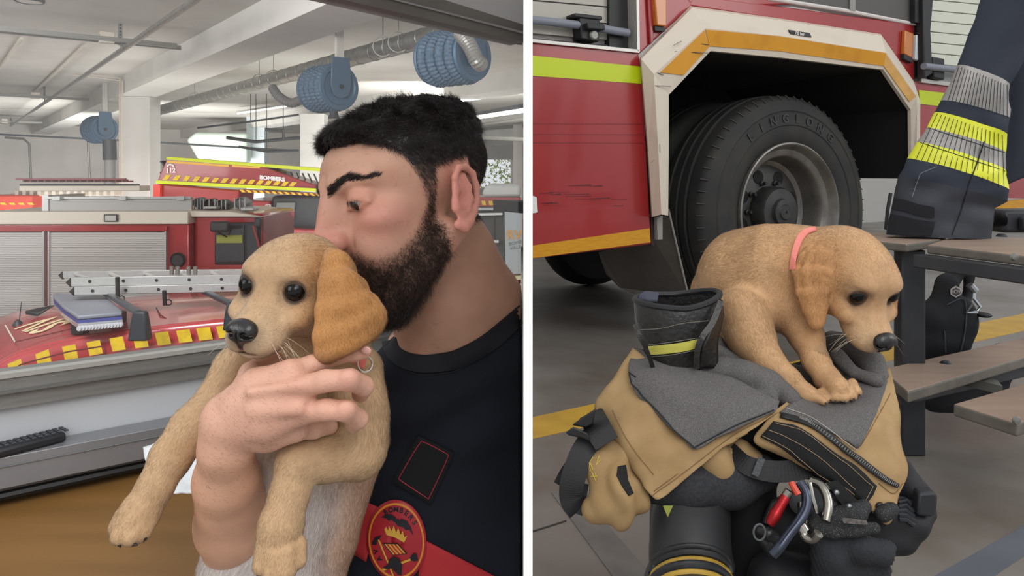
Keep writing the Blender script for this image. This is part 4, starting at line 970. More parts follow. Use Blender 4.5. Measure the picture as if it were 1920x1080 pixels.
# ================================================================== the man
HM = Head(777, 390, .78, -141, 14, 8, .00096)
skin = 'b48b75'
S = SDF()
def me_(c, r, rl=None, k=10, col=skin, **kw): return S.ell(HM(c), np.array(r, float) * HM.s, HM.rot(rl), k=k * HM.s, col=col, **kw)
def mc(a, b_, ra, rb, k=8, col=skin, **kw): return S.cap(HM(a), HM(b_), ra * HM.s, rb * HM.s, k=k * HM.s, col=col, **kw)
me_((-8, 0, 42), (89, 73, 64)); me_((36, 0, 53), (52, 62, 42), k=16); me_((36, 0, -8), (54, 57, 66), k=16)
me_((60, 0, -50), (36, 40, 34), k=16); me_((80, 0, -84), (18, 24, 16), k=14)
for s_ in (1, -1):
    mc((-2, 57 * s_, -32), (66, 26 * s_, -84), 15, 16, k=18)
    me_((58, 42 * s_, 4), (26, 20, 17), k=14, col='b98273'); me_((66, 30 * s_, -26), (26, 20, 26), k=14, col='b48875')
    mc((86, 10 * s_, 45), (70, 45 * s_, 46), 9, 8, k=9)
    me_((91, 35 * s_, 25), (13, 17, 12), k=9, sub=True)
    me_((72, 34 * s_, 27), (15.5, 16.5, 14.5), k=3, col='b98472', tag='lid')
    mc((84, 22 * s_, 20.5), (74.5, 50 * s_, 22.5), 2.6, 1.8, k=3, col='b98472')                                  # lower lid
    me_((90, 37.5 * s_, 23.0), (11, 12.5, 1.75), rl=RZYX(24 * s_, 0, 4 * s_), k=1.2, sub=True)            # half closed slit
    me_((103, 15 * s_, -9), (10, 7.5, 9), k=5, col='b67c6f'); me_((106, 10 * s_, -18), (7, 4.6, 4.8), k=1.2, sub=True); mc((94, 22.5 * s_, 0), (90, 22 * s_, -18), 2.0, 2.0, k=4, sub=True)
mc((90, 0, 36), (112, 0, -4), 8, 9.5, k=8, col='b98373'); me_((113, 0, -5), (11, 11, 9.5), k=7, col='b97e70'); me_((90, 0, 8), (15, 15, 32), k=10); me_((92, 0, -7), (12, 14, 12), k=8, col='b98373'); mc((103, 0, -16), (101, 0, -34), 6, 6, k=8)
me_((97, 0, -41), (12, 24, 7), k=5, col='b5706a'); me_((96, 0, -53), (12, 20, 7), k=5, col='b5706a'); me_((108, 0, -46.5), (9, 24, 1.2), k=2, sub=True)
# ears
earc = 'bd8777'
for s_ in (1, -1):
    Re = RZYX(33 * s_, -24, 0)
    E = lambda x, y, z: np.array([-3, 79 * s_, -2]) + Re @ np.array([x, y * s_, z])
    sx_ = 1.22; hel = [(4, 3, 8), (8, 6, 22), (4, 9, 33), (-6, 11, 37), (-17, 12, 33), (-22, 12, 20), (-22, 11, 5), (-18, 9, -8), (-10, 7, -20), (-3, 4, -27), (3, 1, -26)]
    hr = [3.2, 3.2, 3.4, 3.6, 3.8, 3.8, 3.6, 3.6, 4.6, 6, 5]
    for i in range(len(hel) - 1): S.cap(HM(E(hel[i][0] * sx_, *hel[i][1:])), HM(E(hel[i + 1][0] * sx_, *hel[i + 1][1:])), hr[i] * HM.s, hr[i + 1] * HM.s, k=2.6 * HM.s, col=earc, tag='ear')
    ant = [(-6, 7, 28), (-13, 8, 18), (-14, 8, 5), (-9, 6, -8), (-2, 4, -13)]
    for i in range(len(ant) - 1): S.cap(HM(E(ant[i][0] * sx_, *ant[i][1:])), HM(E(ant[i + 1][0] * sx_, *ant[i + 1][1:])), 3.4 * HM.s, 3.4 * HM.s, k=3.5 * HM.s, col=earc, tag='ear')
    S.cap(HM(E(6, 2, 0)), HM(E(7, 2, -10)), 4 * HM.s, 4.5 * HM.s, k=4 * HM.s, col=earc)
    S.ell(HM(E(-8, 3, 4)), np.array([19, 4.5, 33]) * HM.s, HM.rot(Re), k=3 * HM.s, col='bd7b70', tag='ear')
    S.ell(HM(E(-3, 8, 0)), np.array([8, 7, 10]) * HM.s, HM.rot(Re), k=3 * HM.s, sub=True)
# neck and upper shoulders
w = lambda u, v, Y, r: (PN(u, v, Y), r * Y / FPX)
def wc(pts, k=30, col=skin):
    for i in range(len(pts) - 1):
        a, ra = w(*pts[i]); b_, rb = w(*pts[i + 1]); S.cap(a, b_, ra, rb, k=k * .78 / FPX, col=col)
wc([(812, 440, .815, 88), (835, 560, .84, 95), (862, 680, .87, 112)])
wc([(868, 470, .83, 60), (905, 570, .86, 72), (960, 650, .90, 84)])
wc([(765, 560, .81, 34), (790, 640, .825, 46)], k=22)

partx = lambda Y: Y * (30 / FPX) - .008
def clampv(V): V = V.copy(); V[:, 0] = np.minimum(V[:, 0], partx(V[:, 1])); return V
Vh, Qh = S.mesh(.0018, 2); Vh = clampv(Vh); colh, flh = S.attrs(Vh, .006)
L = HM.loc(Vh); x, y, z = L.T; ay = np.abs(y)
isear = ((ay > 74.5) & (z < 44) & (z > -48) & (x < 14) & (x > -46))
xf = np.interp(z, [-60, -10, 20, 45, 60, 70, 79, 86, 91], [10, 16, 20, 28, 34, 44, 60, 78, 300])
zlow = np.interp(x, [-50, -44, -38, 6, 9], [-34, -20, 40, 38, -10])
hairmask = sm(xf - x, -3, 4) * sm(z - zlow, -3, 5) * (~isear)
cheek = np.interp(x, [0, 18, 40, 62, 80, 95, 130], [20, 6, -18, -30, -31, -21, -21]); cheek = np.where(ay > 36, cheek, np.maximum(cheek, np.interp(x, [60, 90], [-30, -21])))
jawl = -44 - np.clip(x, 0, 200) * 1.0
beard = sm(cheek - z, -1, 9) * sm(z - jawl, -6, 6) * sm(x, 6, 16) * (~isear)
fade = sm(xf - x, 0, 26) * sm(z, 2, 60)      # short sides
nz = vnoise(Vh * 90, 2)[:, None]; nz2 = vnoise(Vh * 22, 7)[:, None]
colh = colh * (1 + .05 * nz + .05 * nz2)
colh = blend(colh, np.exp(-((x - 112) ** 2 + y ** 2 * 1.2 + (z + 12) ** 2) / 300) * .28, 'bb6e62')
colh = blend(colh, np.exp(-(((x - 66) / 22) ** 2 + ((ay - 42) / 18) ** 2 + ((z - 0) / 14) ** 2)) * .22, 'bf7767')
colh = blend(colh, np.exp(-(((ay - 33) / 16) ** 2 + ((z - 13) / 6) ** 2)) * (x > 60) * .3, 'a6705f')
colh = blend(colh, hairmask * (.45 + .5 * sm(z, 10, 58)) , '2a201d'); colh = blend(colh, beard * .55, '54392f')
fr_ = vnoise(Vh * 330, 17); colh = blend(colh, sm(fr_, .62, .8) * .28 * (x > 10), '8f5c48'); colh = blend(colh, sm(vnoise(Vh * 70, 19), .1, .7) * .16 * (x > 0), 'c07a66')
colh = blend(colh, isear * .25, 'cf7f74')
lips = np.exp(-(((x - 100) / 16) ** 2 + (y / 22) ** 2 + ((z + 47) / 7) ** 2)); colh = blend(colh, np.clip(lips * 1.2, 0, .8), 'a9605a')
nh = len(Vh)

# hand and forearm
S = SDF(); hs = .59 / FPX
hcol = 'cfa08a'; hk = 'd49a88'
def hc(pts, k=9, col=hcol):
    for i in range(len(pts) - 1):
        u, v, Y, r = pts[i]; u2, v2, Y2, r2 = pts[i + 1]; S.cap(PN(u, v, Y), PN(u2, v2, Y2), r * Y / FPX, r2 * Y2 / FPX, k=k * hs, col=col)
hc([(430, 775, .60, 40), (480, 725, .593, 30), (545, 700, .588, 27)], k=22)
hc([(425, 790, .60, 42), (500, 762, .587, 34), (570, 735, .583, 25)], k=22)
hc([(425, 800, .60, 42), (500, 790, .590, 36), (568, 772, .586, 25)], k=22)
hc([(430, 808, .605, 36), (500, 812, .60, 30), (555, 805, .60, 24)], k=22)
hc([(455, 760, .592, 30), (540, 745, .587, 28)], k=26)
hc([(560, 728, .583, 22), (610, 714, .574, 20.5), (656, 712, .572, 20), (682, 724, .59, 18.5), (676, 738, .61, 17)], k=6)       # middle finger
hc([(562, 774, .587, 22), (612, 768, .577, 20), (650, 770, .575, 19.5), (672, 786, .59, 18), (664, 796, .61, 16)], k=6)        # ring finger
hc([(552, 806, .603, 20), (590, 806, .615, 16), (618, 800, .632, 14), (622, 792, .65, 13)], k=6)                                 # little finger
hc([(545, 698, .590, 22), (585, 684, .598, 18), (628, 668, .610, 17), (664, 662, .616, 16), (682, 660, .618, 14)], k=6)       # forefinger
hc([(450, 745, .60, 26), (470, 700, .625, 20), (500, 680, .65, 17), (540, 668, .668, 15)], k=10)                                  # thumb behind the neck
for u, v, Y in ((563, 722, .578), (566, 768, .580)): S.ell(PN(u, v, Y), np.array([15, 12, 13]) * hs * 1.1, k=14 * hs, col='d3917f')
for u, v, Y in ((654, 708, .566), (650, 766, .569)): S.ell(PN(u, v, Y), np.array([15, 10, 14]) * hs, k=10 * hs, col='cf9484')
for u0, v0, u1, v1, Y in ((470, 735, 560, 722, .574), (475, 770, 560, 768, .574)): S.cap(PN(u0, v0, Y), PN(u1, v1, Y - .002), .0022, .003, k=.008, col=hcol)
for u, v in ((636, 700), (641, 704), (632, 762), (638, 764)): S.cap(PN(u + 8, v - 6, .5575), PN(u + 10, v + 14, .558), .0006, .0006, k=.002, sub=True)
hc([(428, 790, .60, 40), (424, 840, .605, 48), (425, 900, .625, 58), (440, 980, .665, 70), (470, 1060, .73, 72), (520, 1120, .80, 66)], k=18, col='c99b80')
hc([(402, 800, .600, 20), (410, 830, .598, 22)], k=14)
hc([(520, 1120, .80, 62), (620, 1060, .95, 52), (730, 960, .98, 55)], k=14, col='c99b80')
Va, Qa = S.mesh(.0016, 2); cola, _ = S.attrs(Va, .006); nz = vnoise(Va * 110, 2)[:, None]; cola = cola * (1 + .05 * nz + .05 * vnoise(Va * 30, 9)[:, None])
# torso, legs and the other arm under the clothes (coarse)
S = SDF()
def bc(pts, k=.03):
    for (a, ra), (b_, rb) in zip(pts[:-1], pts[1:]): S.cap(np.array(a, float), np.array(b_, float), ra, rb, k=k, col=skin)
bc([((-.075, .90, -.24), .085), ((-.09, .93, -.42), .115), ((-.10, .96, -.60), .11), ((-.11, .98, -.74), .12)])
bc([((-.17, .98, -.76), .085), ((-.19, .99, -1.15), .06), ((-.19, 1.0, -1.54), .04), ((-.20, .90, -1.565), .03)])
bc([((-.05, .96, -.76), .085), ((-.06, .99, -1.15), .06), ((-.06, 1.0, -1.54), .04), ((-.07, .90, -1.565), .03)])
Vt, Qt = S.mesh(.010, 1); Vt = clampv(Vt); colt, _ = S.attrs(Vt, .02)
VV = np.concatenate([Vh, Va, Vt]); QQ = np.concatenate([Qh, Qa + nh, Qt + nh + len(Va)]); CC = np.clip(np.concatenate([colh, cola, colt]), 0, 1)
me = npmesh('person', VV, QQ, cols=CC)
skinm = mat('skin', skin, .5, vcol='col', sss=.08, bump=.6, bscale=620, bdist=.0005, spec=.35); me.materials.append(skinm)
man = link('person', me, None); setp(man, 'bearded person in a dark navy shirt kissing the puppy held in one hand', 'person')

# eyes, eyebrows, hair, beard
white_e = mat('eye_white', '8f8078', .3, spec=.3)
for s_ in (1, -1):
    c = HM((73, 34 * s_, 26.5)); sphere('eye', c, 14.2 * HM.s, HM.R, white_e, man)
    d = HM.dir((.93, .16, -.34)); d /= np.linalg.norm(d); q = Vector((1, 0, 0)).rotation_difference(Vector(d)).to_matrix(); Rq = np.array(q)
    sphere('iris', c + d * 8.6 * HM.s, np.array([6.4, 8.2, 8.2]) * HM.s, Rq, mat('iris_brown', '2a1b14', .08, coat=1), man)
blackhair = mat('dark_hair', '1b1513', .38, vcol='col', spec=.5)
N_h, _ = vnormals(Vh, Qh)
# thick hair cap
thick = hairmask * sm(z, 44, 78) * (4 + 7 * sm(z, 55, 95) + 4 * sm(-x, 30, 80))
lump = vnoise(L / 8.5, 11) * .5 + vnoise(L / 16, 12) * .5
capV = Vh + N_h * (thick * (1 + .75 * lump) * HM.s)[:, None]
keep = (hairmask[Qh].min(1) > .35) & (z[Qh].mean(1) > 44)
used = np.unique(Qh[keep]); remap = np.full(len(Vh), -1); remap[used] = np.arange(len(used))
me = npmesh('hair', capV[used], remap[Qh[keep]], cols=np.tile(np.array(lin('17110f')), (len(used), 1))); me.materials.append(blackhair); hair = link('hair', me, man)
hc_ = np.tile(np.array(lin('1d1614')), (len(Vh), 1)); gray = (vnoise(Vh * 2500, 3) > .45)[:, None]; hc_ = np.where(gray & (z < 60)[:, None], np.array(lin('55504e')), hc_)
flowdir = np.stack([HM.dir(d) for d in ((.65, 0, .0), (0, 0, 1), (0, 1, 0))])
fl_h = np.where((z > 70)[:, None], HM.dir((.8, .25, -.1)), HM.dir((-.35, 0, -1))) + .9 * np.stack([vnoise(L / 20, 20 + i) for i in range(3)], 1)
strands('hair_strands', capV, Qh, hair, blackhair, 30000, .0155, fl_h, hc_, lay=.18, rad=.00017, seed=5, dens=hairmask * sm(z, 52, 72), curl=1.9, segs=6, jit=.28, cull=-.5, clump=.9, kind='stuff', tipc=1.2)
strands('flyaways', capV, Qh, hair, blackhair, 420, .026, fl_h, hc_, lay=.7, rad=.00011, seed=15, dens=hairmask * sm(z, 60, 80), curl=1.6, segs=7, jit=.5, cull=-1, kind='stuff')
strands('side_hair', Vh, Qh, hair, blackhair, 26000, .0065, HM.dir((-.35, 0, -1)) + 0 * Vh, hc_, lay=.5, rad=.00010, seed=6, dens=hairmask * (1 - sm(z, 60, 78)) * (.25 + .75 * fade), segs=2, jit=.25, cull=-.5, kind='stuff')
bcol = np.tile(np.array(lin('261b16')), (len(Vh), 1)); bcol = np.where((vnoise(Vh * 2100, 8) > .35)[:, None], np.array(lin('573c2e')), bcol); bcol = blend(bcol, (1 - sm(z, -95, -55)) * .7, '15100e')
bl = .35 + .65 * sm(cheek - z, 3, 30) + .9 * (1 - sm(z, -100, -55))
bfl = HM.dir((.15, .15, -1)) + .7 * np.stack([vnoise(L / 9, 30 + i) for i in range(3)], 1)
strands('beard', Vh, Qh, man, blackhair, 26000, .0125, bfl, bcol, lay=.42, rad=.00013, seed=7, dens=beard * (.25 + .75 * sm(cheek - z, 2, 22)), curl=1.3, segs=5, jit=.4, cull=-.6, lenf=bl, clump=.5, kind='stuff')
for s_ in (1, -1):
    bx_ = np.interp(ay, [8, 20, 34, 56], [41, 46, 51, 44]); hw_ = np.interp(ay, [8, 20, 38, 56], [4.4, 4.2, 3.2, 1.0])
    bm_ = np.clip(1 - np.abs(z - bx_) / hw_, 0, 1) * (y * s_ > 8) * (y * s_ < 56) * (x > 48)
    strands('eyebrow', Vh, Qh, man, blackhair, 1500, .0085, HM.dir((-.4, s_, .25)) + 0 * Vh, np.tile(np.array(lin('1c1411')), (len(Vh), 1)), lay=.2, rad=.00014, seed=9, dens=bm_ ** .5, segs=2, jit=.15, cull=-1, kind='stuff')
    em = (np.abs(z - 27.2) < 1.2) * (ay > 21) * (ay < 45) * (y * s_ > 0) * (x > 78)
    if em.sum() > 5: strands('eyelashes', Vh, Qh, man, blackhair, 60, .005, HM.dir((.6, .1, -.8)) + 0 * Vh, np.tile(np.array(lin('120c0a')), (len(Vh), 1)), lay=.6, rad=.00012, seed=10, dens=em.astype(float), segs=2, jit=.1, cull=-1, kind='stuff')
# arm hair, fingernail
arm_m = np.exp(-((Va - PN(440, 800, .58)) ** 2).sum(1) / .004); 
strands('arm_hair', Va, Qa, man, blackhair, 900, .004, np.tile([.5, 0, -.4], (len(Va), 1)), np.tile(np.array(lin('6b4d3c')), (len(Va), 1)), lay=.12, rad=.00006, seed=12, dens=arm_m, segs=2, jit=.2, cull=.1, kind='stuff')
sphere('fingernail', PN(686, 657, .6065), (.0045, .0012, .004), RZYX(-12, 0, 15), mat('nail', 'd9a99c', .25), man, n=12)

# shirt
S = SDF()
def sc_(pts, k=.03):
    for (a, ra), (b_, rb) in zip(pts[:-1], pts[1:]): S.cap(np.array(a, float), np.array(b_, float), ra, rb, k=k, col='10131c')
def pw(u, v, Y, r): return (PN(u, v, Y), r)
sc_([pw(890, 735, .90, .085), pw(860, 900, .915, .115), pw(830, 1060, .93, .125), pw(790, 1250, .95, .12), pw(770, 1480, .98, .125)], k=.05)
sc_([pw(800, 790, .885, .085), pw(760, 930, .90, .095), pw(720, 1080, .92, .105), pw(720, 1280, .95, .105)], k=.05)
sc_([pw(960, 690, .93, .078), pw(985, 900, .93, .10), pw(960, 1200, .95, .10)], k=.05)
sc_([pw(700, 770, .92, .050), pw(655, 900, .91, .048)], k=.04)
# opening for the neck: carve along the collar line
sc_([pw(840, 700, .855, .060), pw(930, 660, .885, .075)], k=.04); sc_([pw(775, 720, .84, .045), pw(850, 760, .86, .07)], k=.04)
S.ell(PN(850, 560, .83), np.array([112 * .83, 100 * .83, 104 * .83]) / FPX, k=.006, sub=True)
Vs, Qs = S.mesh(.0042, 2)
def drap(V):
    N, _ = vnormals(V, Qs); u = V[:, 0] / V[:, 1] * FPX + 960; v = 325 - V[:, 2] / V[:, 1] * FPX
    t = (u - 740) * .45 + (v - 760) * .9      # folds fanning from the armpit
    f = np.sin(t / 17 + 1.5 * vnoise(V * 9, 4)) * .0048 * np.exp(-((v - 760) / 120) ** 2) + vnoise(V * 16, 3) * .0035
    V = V + N * f[:, None]; return clampv(V)
Vs = drap(Vs)
me = npmesh('shirt', Vs, Qs); navy = mat('navy_cloth', '14171f', .85, bump=.35, bscale=900, bdist=.0004, col2='191d26', nscale=14, spec=.25); me.materials.append(navy)
shirt = link('shirt', me, man)
from mathutils.bvhtree import BVHTree
bvh = BVHTree.FromPolygons([tuple(v) for v in Vs], [tuple(int(i) for i in q) for q in Qs])
def on(u, v, off=.001, bv=None):
    bv = bv or bvh
    d = Vector(P(u, v, 1.0)).normalized(); h = bv.ray_cast(Vector((0, 0, 0)), d)
    if h[0] is None:
        q = bv.find_nearest(d * 1.0); q = bv.find_nearest(d * q[0].dot(d)); h = (q[0], -d)
    n = h[1] if h[1].dot(d) < 0 else -h[1]; return h[0] + n * off
def decal(b, fn, nu, nv, off, th, m, bv=None):
    """sheet laid on the cloth: fn(s, t) -> pixel, thickness th"""
    top = [[on(*fn(i / nu, j / nv), off=off, bv=bv) for j in range(nv + 1)] for i in range(nu + 1)]; base = len(b.v); vs = [p for r in top for p in r]
    b.add(vs, [(i * (nv + 1) + j, (i + 1) * (nv + 1) + j, (i + 1) * (nv + 1) + j + 1, i * (nv + 1) + j + 1) for i in range(nu) for j in range(nv)], m)
def poly_decal(b, pts, off, m, th=.0004, sub=1, bv=None):
    P2 = []
    for i in range(len(pts)):
        a, c = pts[i], pts[(i + 1) % len(pts)]
        for s_ in range(sub): P2.append((a[0] + (c[0] - a[0]) * s_ / sub, a[1] + (c[1] - a[1]) * s_ / sub))
    top = [on(u, v, off, bv) for u, v in P2]; lowr = [on(u, v, off - th, bv) for u, v in P2]; b.prism(lowr, top, m)
# collar band
cl = [(741, 632), (748, 652), (768, 663), (795, 667), (826, 664), (856, 657), (902, 633), (941, 602), (975, 573)]
clw = [24, 27, 29, 30, 31, 32, 32, 30, 28]
b = MB(); rings = []
bvn = BVHTree.FromPolygons([tuple(v) for v in Vh], [tuple(int(i) for i in q) for q in Qh])
def neckY(u, v, dflt):
    h_ = bvn.ray_cast(Vector((0, 0, 0)), Vector(P(u, v, 1.0)).normalized()); return h_[0].y if h_[0] is not None else dflt
C1 = crom(np.array([[a, c, w_] for (a, c), w_ in zip(cl, clw)]), 5)
for i, (u, v, w_) in enumerate(C1):
    a = C1[max(i - 1, 0)]; c = C1[min(i + 1, len(C1) - 1)]; t = np.array([c[0] - a[0], c[1] - a[1]]); t /= np.linalg.norm(t); nrm = np.array([-t[1], t[0]])
    rr = []
    for s_, off in ((-.10, .010), (-.06, -.001), (.05, -.004), (.5, -.005), (1.05, -.003), (1.1, .006), (.5, .010)):
        uu, vv = u + nrm[0] * w_ * s_, v + nrm[1] * w_ * s_; Yy = min(neckY(uu, vv, 9), neckY(u + nrm[0] * w_ * .4, v + nrm[1] * w_ * .4, 9) + .01)
        q = on(uu, vv, 0).y if s_ > .3 else 9
        Yy = min(Yy, q); Yy = Yy if Yy < 5 else on(uu, vv, 0).y
        pp = P(uu, vv, Yy + off); pp.x = min(pp.x, partx(pp.y)); rr.append(pp)
    rings.append(rr)
b.loft(rings); b.build('collar', mat('navy_rib', '12151c', .85, bump=.3, bscale=700, bdist=.0004), shirt, smooth=True, angle=60)
b = MB(); b.tube([Vector((min(p.x, partx(p.y)), p.y, p.z)) for p in [on(u + 1, v + w_ + 6, .001) for u, v, w_ in C1[3:]]], .0007, 6); b.build('collar_seam', mat('seam_dark', '0a0c11', .8), shirt)
# red chest band in two lengths, oval badge and the black patch
redc = mat('band_red', 'b3282e', .75, bump=.3, bscale=900, bdist=.0004)
b = MB(); decal(b, lambda s_, t: (655 + s_ * 55 + t * -22, 928 + s_ * 24 + t * 92 - 2 + s_ * t * 10), 8, 8, .0015, 0, redc)
decal(b, lambda s_, t: (790 + s_ * 190 - 6 * t, 1008 + s_ * 98 + t * 84), 14, 8, .0015, 0, redc); o = b.build('chest_band', redc, shirt, smooth=True); md = o.modifiers.new('s', 'SOLIDIFY'); md.thickness = .0012; md.offset = 0
b = MB(); decal(b, lambda s_, t: (645 + s_ * 25 - t * 14, 900 + s_ * 16 + t * 72), 6, 6, .0035, 0, redc); o = b.build('band_tab', redc, shirt, smooth=True); md = o.modifiers.new('s', 'SOLIDIFY'); md.thickness = .0012
b = MB()
for q in ([(634, 922), (643, 926)], [(646, 925), (640, 945)], [(650, 927), (643, 948)], [(634, 940), (640, 946)], [(636, 925), (632, 940)]): b.tube([on(u, v, .0055) for u, v in q], .0005, 5)
b.build('tab_lettering', mat('white_thread', 'cfc4c8', .7), shirt)
bc_, bax = (745, 1011), (55, 76); ang = radians(-4)
def bp(x_, y_): return (bc_[0] + x_ * bax[0] * cos(ang) - y_ * bax[1] * sin(ang), bc_[1] + x_ * bax[0] * sin(ang) + y_ * bax[1] * cos(ang))
badge = empty('tmpb', (0, 0, 0), None, None); bpy.data.objects.remove(badge)
def disc(b, r0, r1, off, m, n=56):
    vs = [on(*bp(r0 * cos(t), r0 * sin(t)), off) for t in np.linspace(0, 2 * pi, n + 1)[:-1]] if r0 > 0 else []
    ks = 6; rings = [[on(*bp((r0 + (r1 - r0) * k_ / ks) * cos(t), (r0 + (r1 - r0) * k_ / ks) * sin(t)), off) for t in np.linspace(0, 2 * pi, n + 1)[:-1]] for k_ in range(0 if r0 > 0 else 1, ks + 1)]
    b.loft(rings, m, cap=False)
    if r0 == 0: b.add(rings[0] + [on(*bp(0, 0), off)], [(i, (i + 1) % n, n) for i in range(n)], m)
b = MB(); disc(b, 0, 1.0, .0030, None); bd = b.build('badge', mat('badge_red', 'a8202c', .45), shirt, smooth=True); md = bd.modifiers.new('s', 'SOLIDIFY'); md.thickness = .0010; md.offset = 0
b = MB(); disc(b, .87, .925, .0036, None); b.build('gold_rim', mat('badge_gold', 'd8892c', .4), bd)
bk = mat('badge_black', '121018', .5); gd = mat('badge_yellow', 'd2a53c', .45)
def bpoly(b, pts, m, off=.0037, n=3): poly_decal(b, [bp(x_, y_) for x_, y_ in pts], off + .0009, m, sub=n)
b = MB(); bpoly(b, [(-.42, -.60), (-.3, -.66), (-.1, -.66), (.02, -.58), (.08, -.50), (.11, -.55), (.14, -.49), (.22, -.53), (.40, -.46), (.52, -.30), (.57, -.12), (.45, -.26), (.34, -.25), (.27, -.32), (.18, -.34), (.10, -.36), (.02, -.44), (-.1, -.52), (-.2, -.5), (-.28, -.57)], bk); b.build('bat', None, bd)
b = MB(); bpoly(b, [(-.36, -.30), (-.30, -.36), (-.24, -.26), (-.20, -.38), (-.12, -.24), (-.04, -.38), (.02, -.20), (.10, -.32), (.16, -.14), (.24, -.24), (.28, -.08), (.38, -.12), (.26, .05), (.0, -.08), (-.30, -.16)], gd); b.build('crown', None, bd)
b = MB(); bpoly(b, [(-.45, .03), (.05, .06), (.34, .32), (-.14, .34)], bk, .0037); bpoly(b, [(-.39, .05), (.04, .08), (.27, .30), (-.12, .32)], gd, .0040)
for i in range(3):
    t = .14 + i * .3; bpoly(b, [(-.39 + .43 * t, .05 + .03 * t), (-.39 + .43 * (t + .13), .05 + .03 * (t + .13)), (-.12 + .39 * (t + .13), .32 - .02 * (t + .13)), (-.12 + .39 * t, .32 - .02 * t)], redc, .0043)
b.build('shield', None, bd)
b = MB(); bpoly(b, [(-.50, .62), (-.34, .55), (-.26, .42), (-.12, .36), (.06, .42), (.14, .58), (.10, .82), (-.02, .80), (-.2, .64), (-.34, .66)], bk, .0044); bpoly(b, [(-.78, -.02), (-.70, -.12), (-.45, -.17), (-.58, -.05), (-.72, .06)], bk); bpoly(b, [(.38, .46), (.52, .32), (.64, .33), (.68, .5), (.55, .52)], bk); b.build('helmet', None, bd)
b = MB(); bpoly(b, [(-.60, -.06), (-.55, -.06), (-.10, .95), (-.15, .95)], gd, .0038); bpoly(b, [(-.52, .64), (.42, .44), (.43, .49), (-.51, .70)], gd, .0038); b.build('axe_handles', None, bd)
def badge_text(txt, a0, a1, rx, m, size, flip=False):
    b = MB()
    for i, chh in enumerate(txt):
        a = radians(a0 + (a1 - a0) * i / max(len(txt) - 1, 1)); c = on(*bp(rx * cos(a), rx * sin(a)), .0038)
        p2 = on(*bp(rx * cos(a) - .05 * sin(a), rx * sin(a) + .05 * cos(a)), .0038); p3 = on(*bp((rx + .05) * cos(a), (rx + .05) * sin(a)), .0038)
        ex = (p2 - c).normalized(); ez = (p3 - c); ez = (ez - ex * ez.dot(ex)).normalized()
        if flip: ex = -ex; ez = -ez
        ey = ez.cross(ex); font('letter', chh, size, Fr(c, ex, ey, ez), m, None, extrude=.0002, merge=b, bold=.0002)
    return b
badge_text('BOMBERS', -112, -32, .76, bk, .0072).build('lettering', None, bd)
badge_text('EVA', 178, 146, .73, bk, .0072).build('lettering', None, bd)
# black patch with a red edge
qp = [(785, 814), (852, 848), (808, 945), (737, 902)]
def quad(q, s_, t): return tuple(q[0][i] * (1 - s_) * (1 - t) + q[1][i] * s_ * (1 - t) + q[2][i] * s_ * t + q[3][i] * (1 - s_) * t for i in (0, 1))
b = MB(); decal(b, lambda s_, t: quad(qp, s_, t), 8, 8, .0028, 0, None); pt = b.build('chest_patch', mat('patch_black', '0c0d10', .9), shirt, smooth=True); md = pt.modifiers.new('s', 'SOLIDIFY'); md.thickness = .0012; md.offset = 0
qi = [(792, 825), (842, 850), (804, 934), (749, 896)]
b = MB(); b.tube([on(*quad(qi, *st), off=.0036) for e_ in ([(0, 0), (1, 0)], [(1, 0), (1, 1)], [(1, 1), (0, 1)], [(0, 1), (0, 0)]) for st in [(e_[0][0] + (e_[1][0] - e_[0][0]) * j / 6, e_[0][1] + (e_[1][1] - e_[0][1]) * j / 6) for j in range(6)]], .00045, 6, loop=True); b.build('red_edge', mat('red_thread', 'b02a3a', .6), pt)
b = MB(); decal(b, lambda s_, t: quad(qi, .03 + s_ * .94, .03 + t * .94), 8, 8, .0031, 0, None); b.build('patch_face', mat('patch_face', '1b1917', .4, col2='141312', nscale=60), pt, smooth=True)
# trousers
S = SDF()
for pts in ([((-.11, .98, -.70), .135), ((-.11, .98, -.80), .13)], [((-.18, .98, -.78), .10), ((-.20, .99, -1.15), .075), ((-.20, 1.0, -1.50), .065)], [((-.06, .96, -.78), .10), ((-.07, .99, -1.15), .075), ((-.07, 1.0, -1.50), .065)]):
    for (a, ra), (b_, rb) in zip(pts[:-1], pts[1:]): S.cap(np.array(a, float), np.array(b_, float), ra, rb, k=.03, col='10131c')
Vp, Qp = S.mesh(.012, 2); me = npmesh('trousers', clampv(Vp), Qp); me.materials.append(navy); link('trousers', me, man)
# ================================================================== RIGHT BAY: floor, truck flank with the rear wheel, bench
ZF = -.67
D_ = Vector((.879, .477, 0)).normalized(); N_ = Vector((D_.y, -D_.x, 0))      # along the truck, out of its side
HUB = Vector((1.175, 3.14, (325 - 399) * 3.14 / FPX))
PO = HUB + N_ * .06
def pt(u, v, off=0.0): return ray_plane(u, v, PO + N_ * off, N_)
def onf(u, v): return Hz(u, v, ZF)
fl_m = mat('bay_concrete', '8a857f', .38, col2='665d54', nscale=2.6, ndetail=8, bump=.12, bscale=9, bdist=.01, stretch=(1, 1, 1), spec=.5, lo=.3, hi=.7)
nt = fl_m.node_tree
n2 = nt.nodes.new('ShaderNodeTexNoise'); n2.inputs['Scale'].default_value = 7; n2.inputs['Detail'].default_value = 10; n2.inputs['Roughness'].default_value = .75
mr2 = nt.nodes.new('ShaderNodeMapRange'); mr2.inputs[1].default_value = .35; mr2.inputs[2].default_value = .75; mr2.inputs[3].default_value = .25; mr2.inputs[4].default_value = .62
nt.links.new(n2.outputs[0], mr2.inputs[0]); nt.links.new(mr2.outputs[0], nt.nodes['Principled BSDF'].inputs['Roughness'])
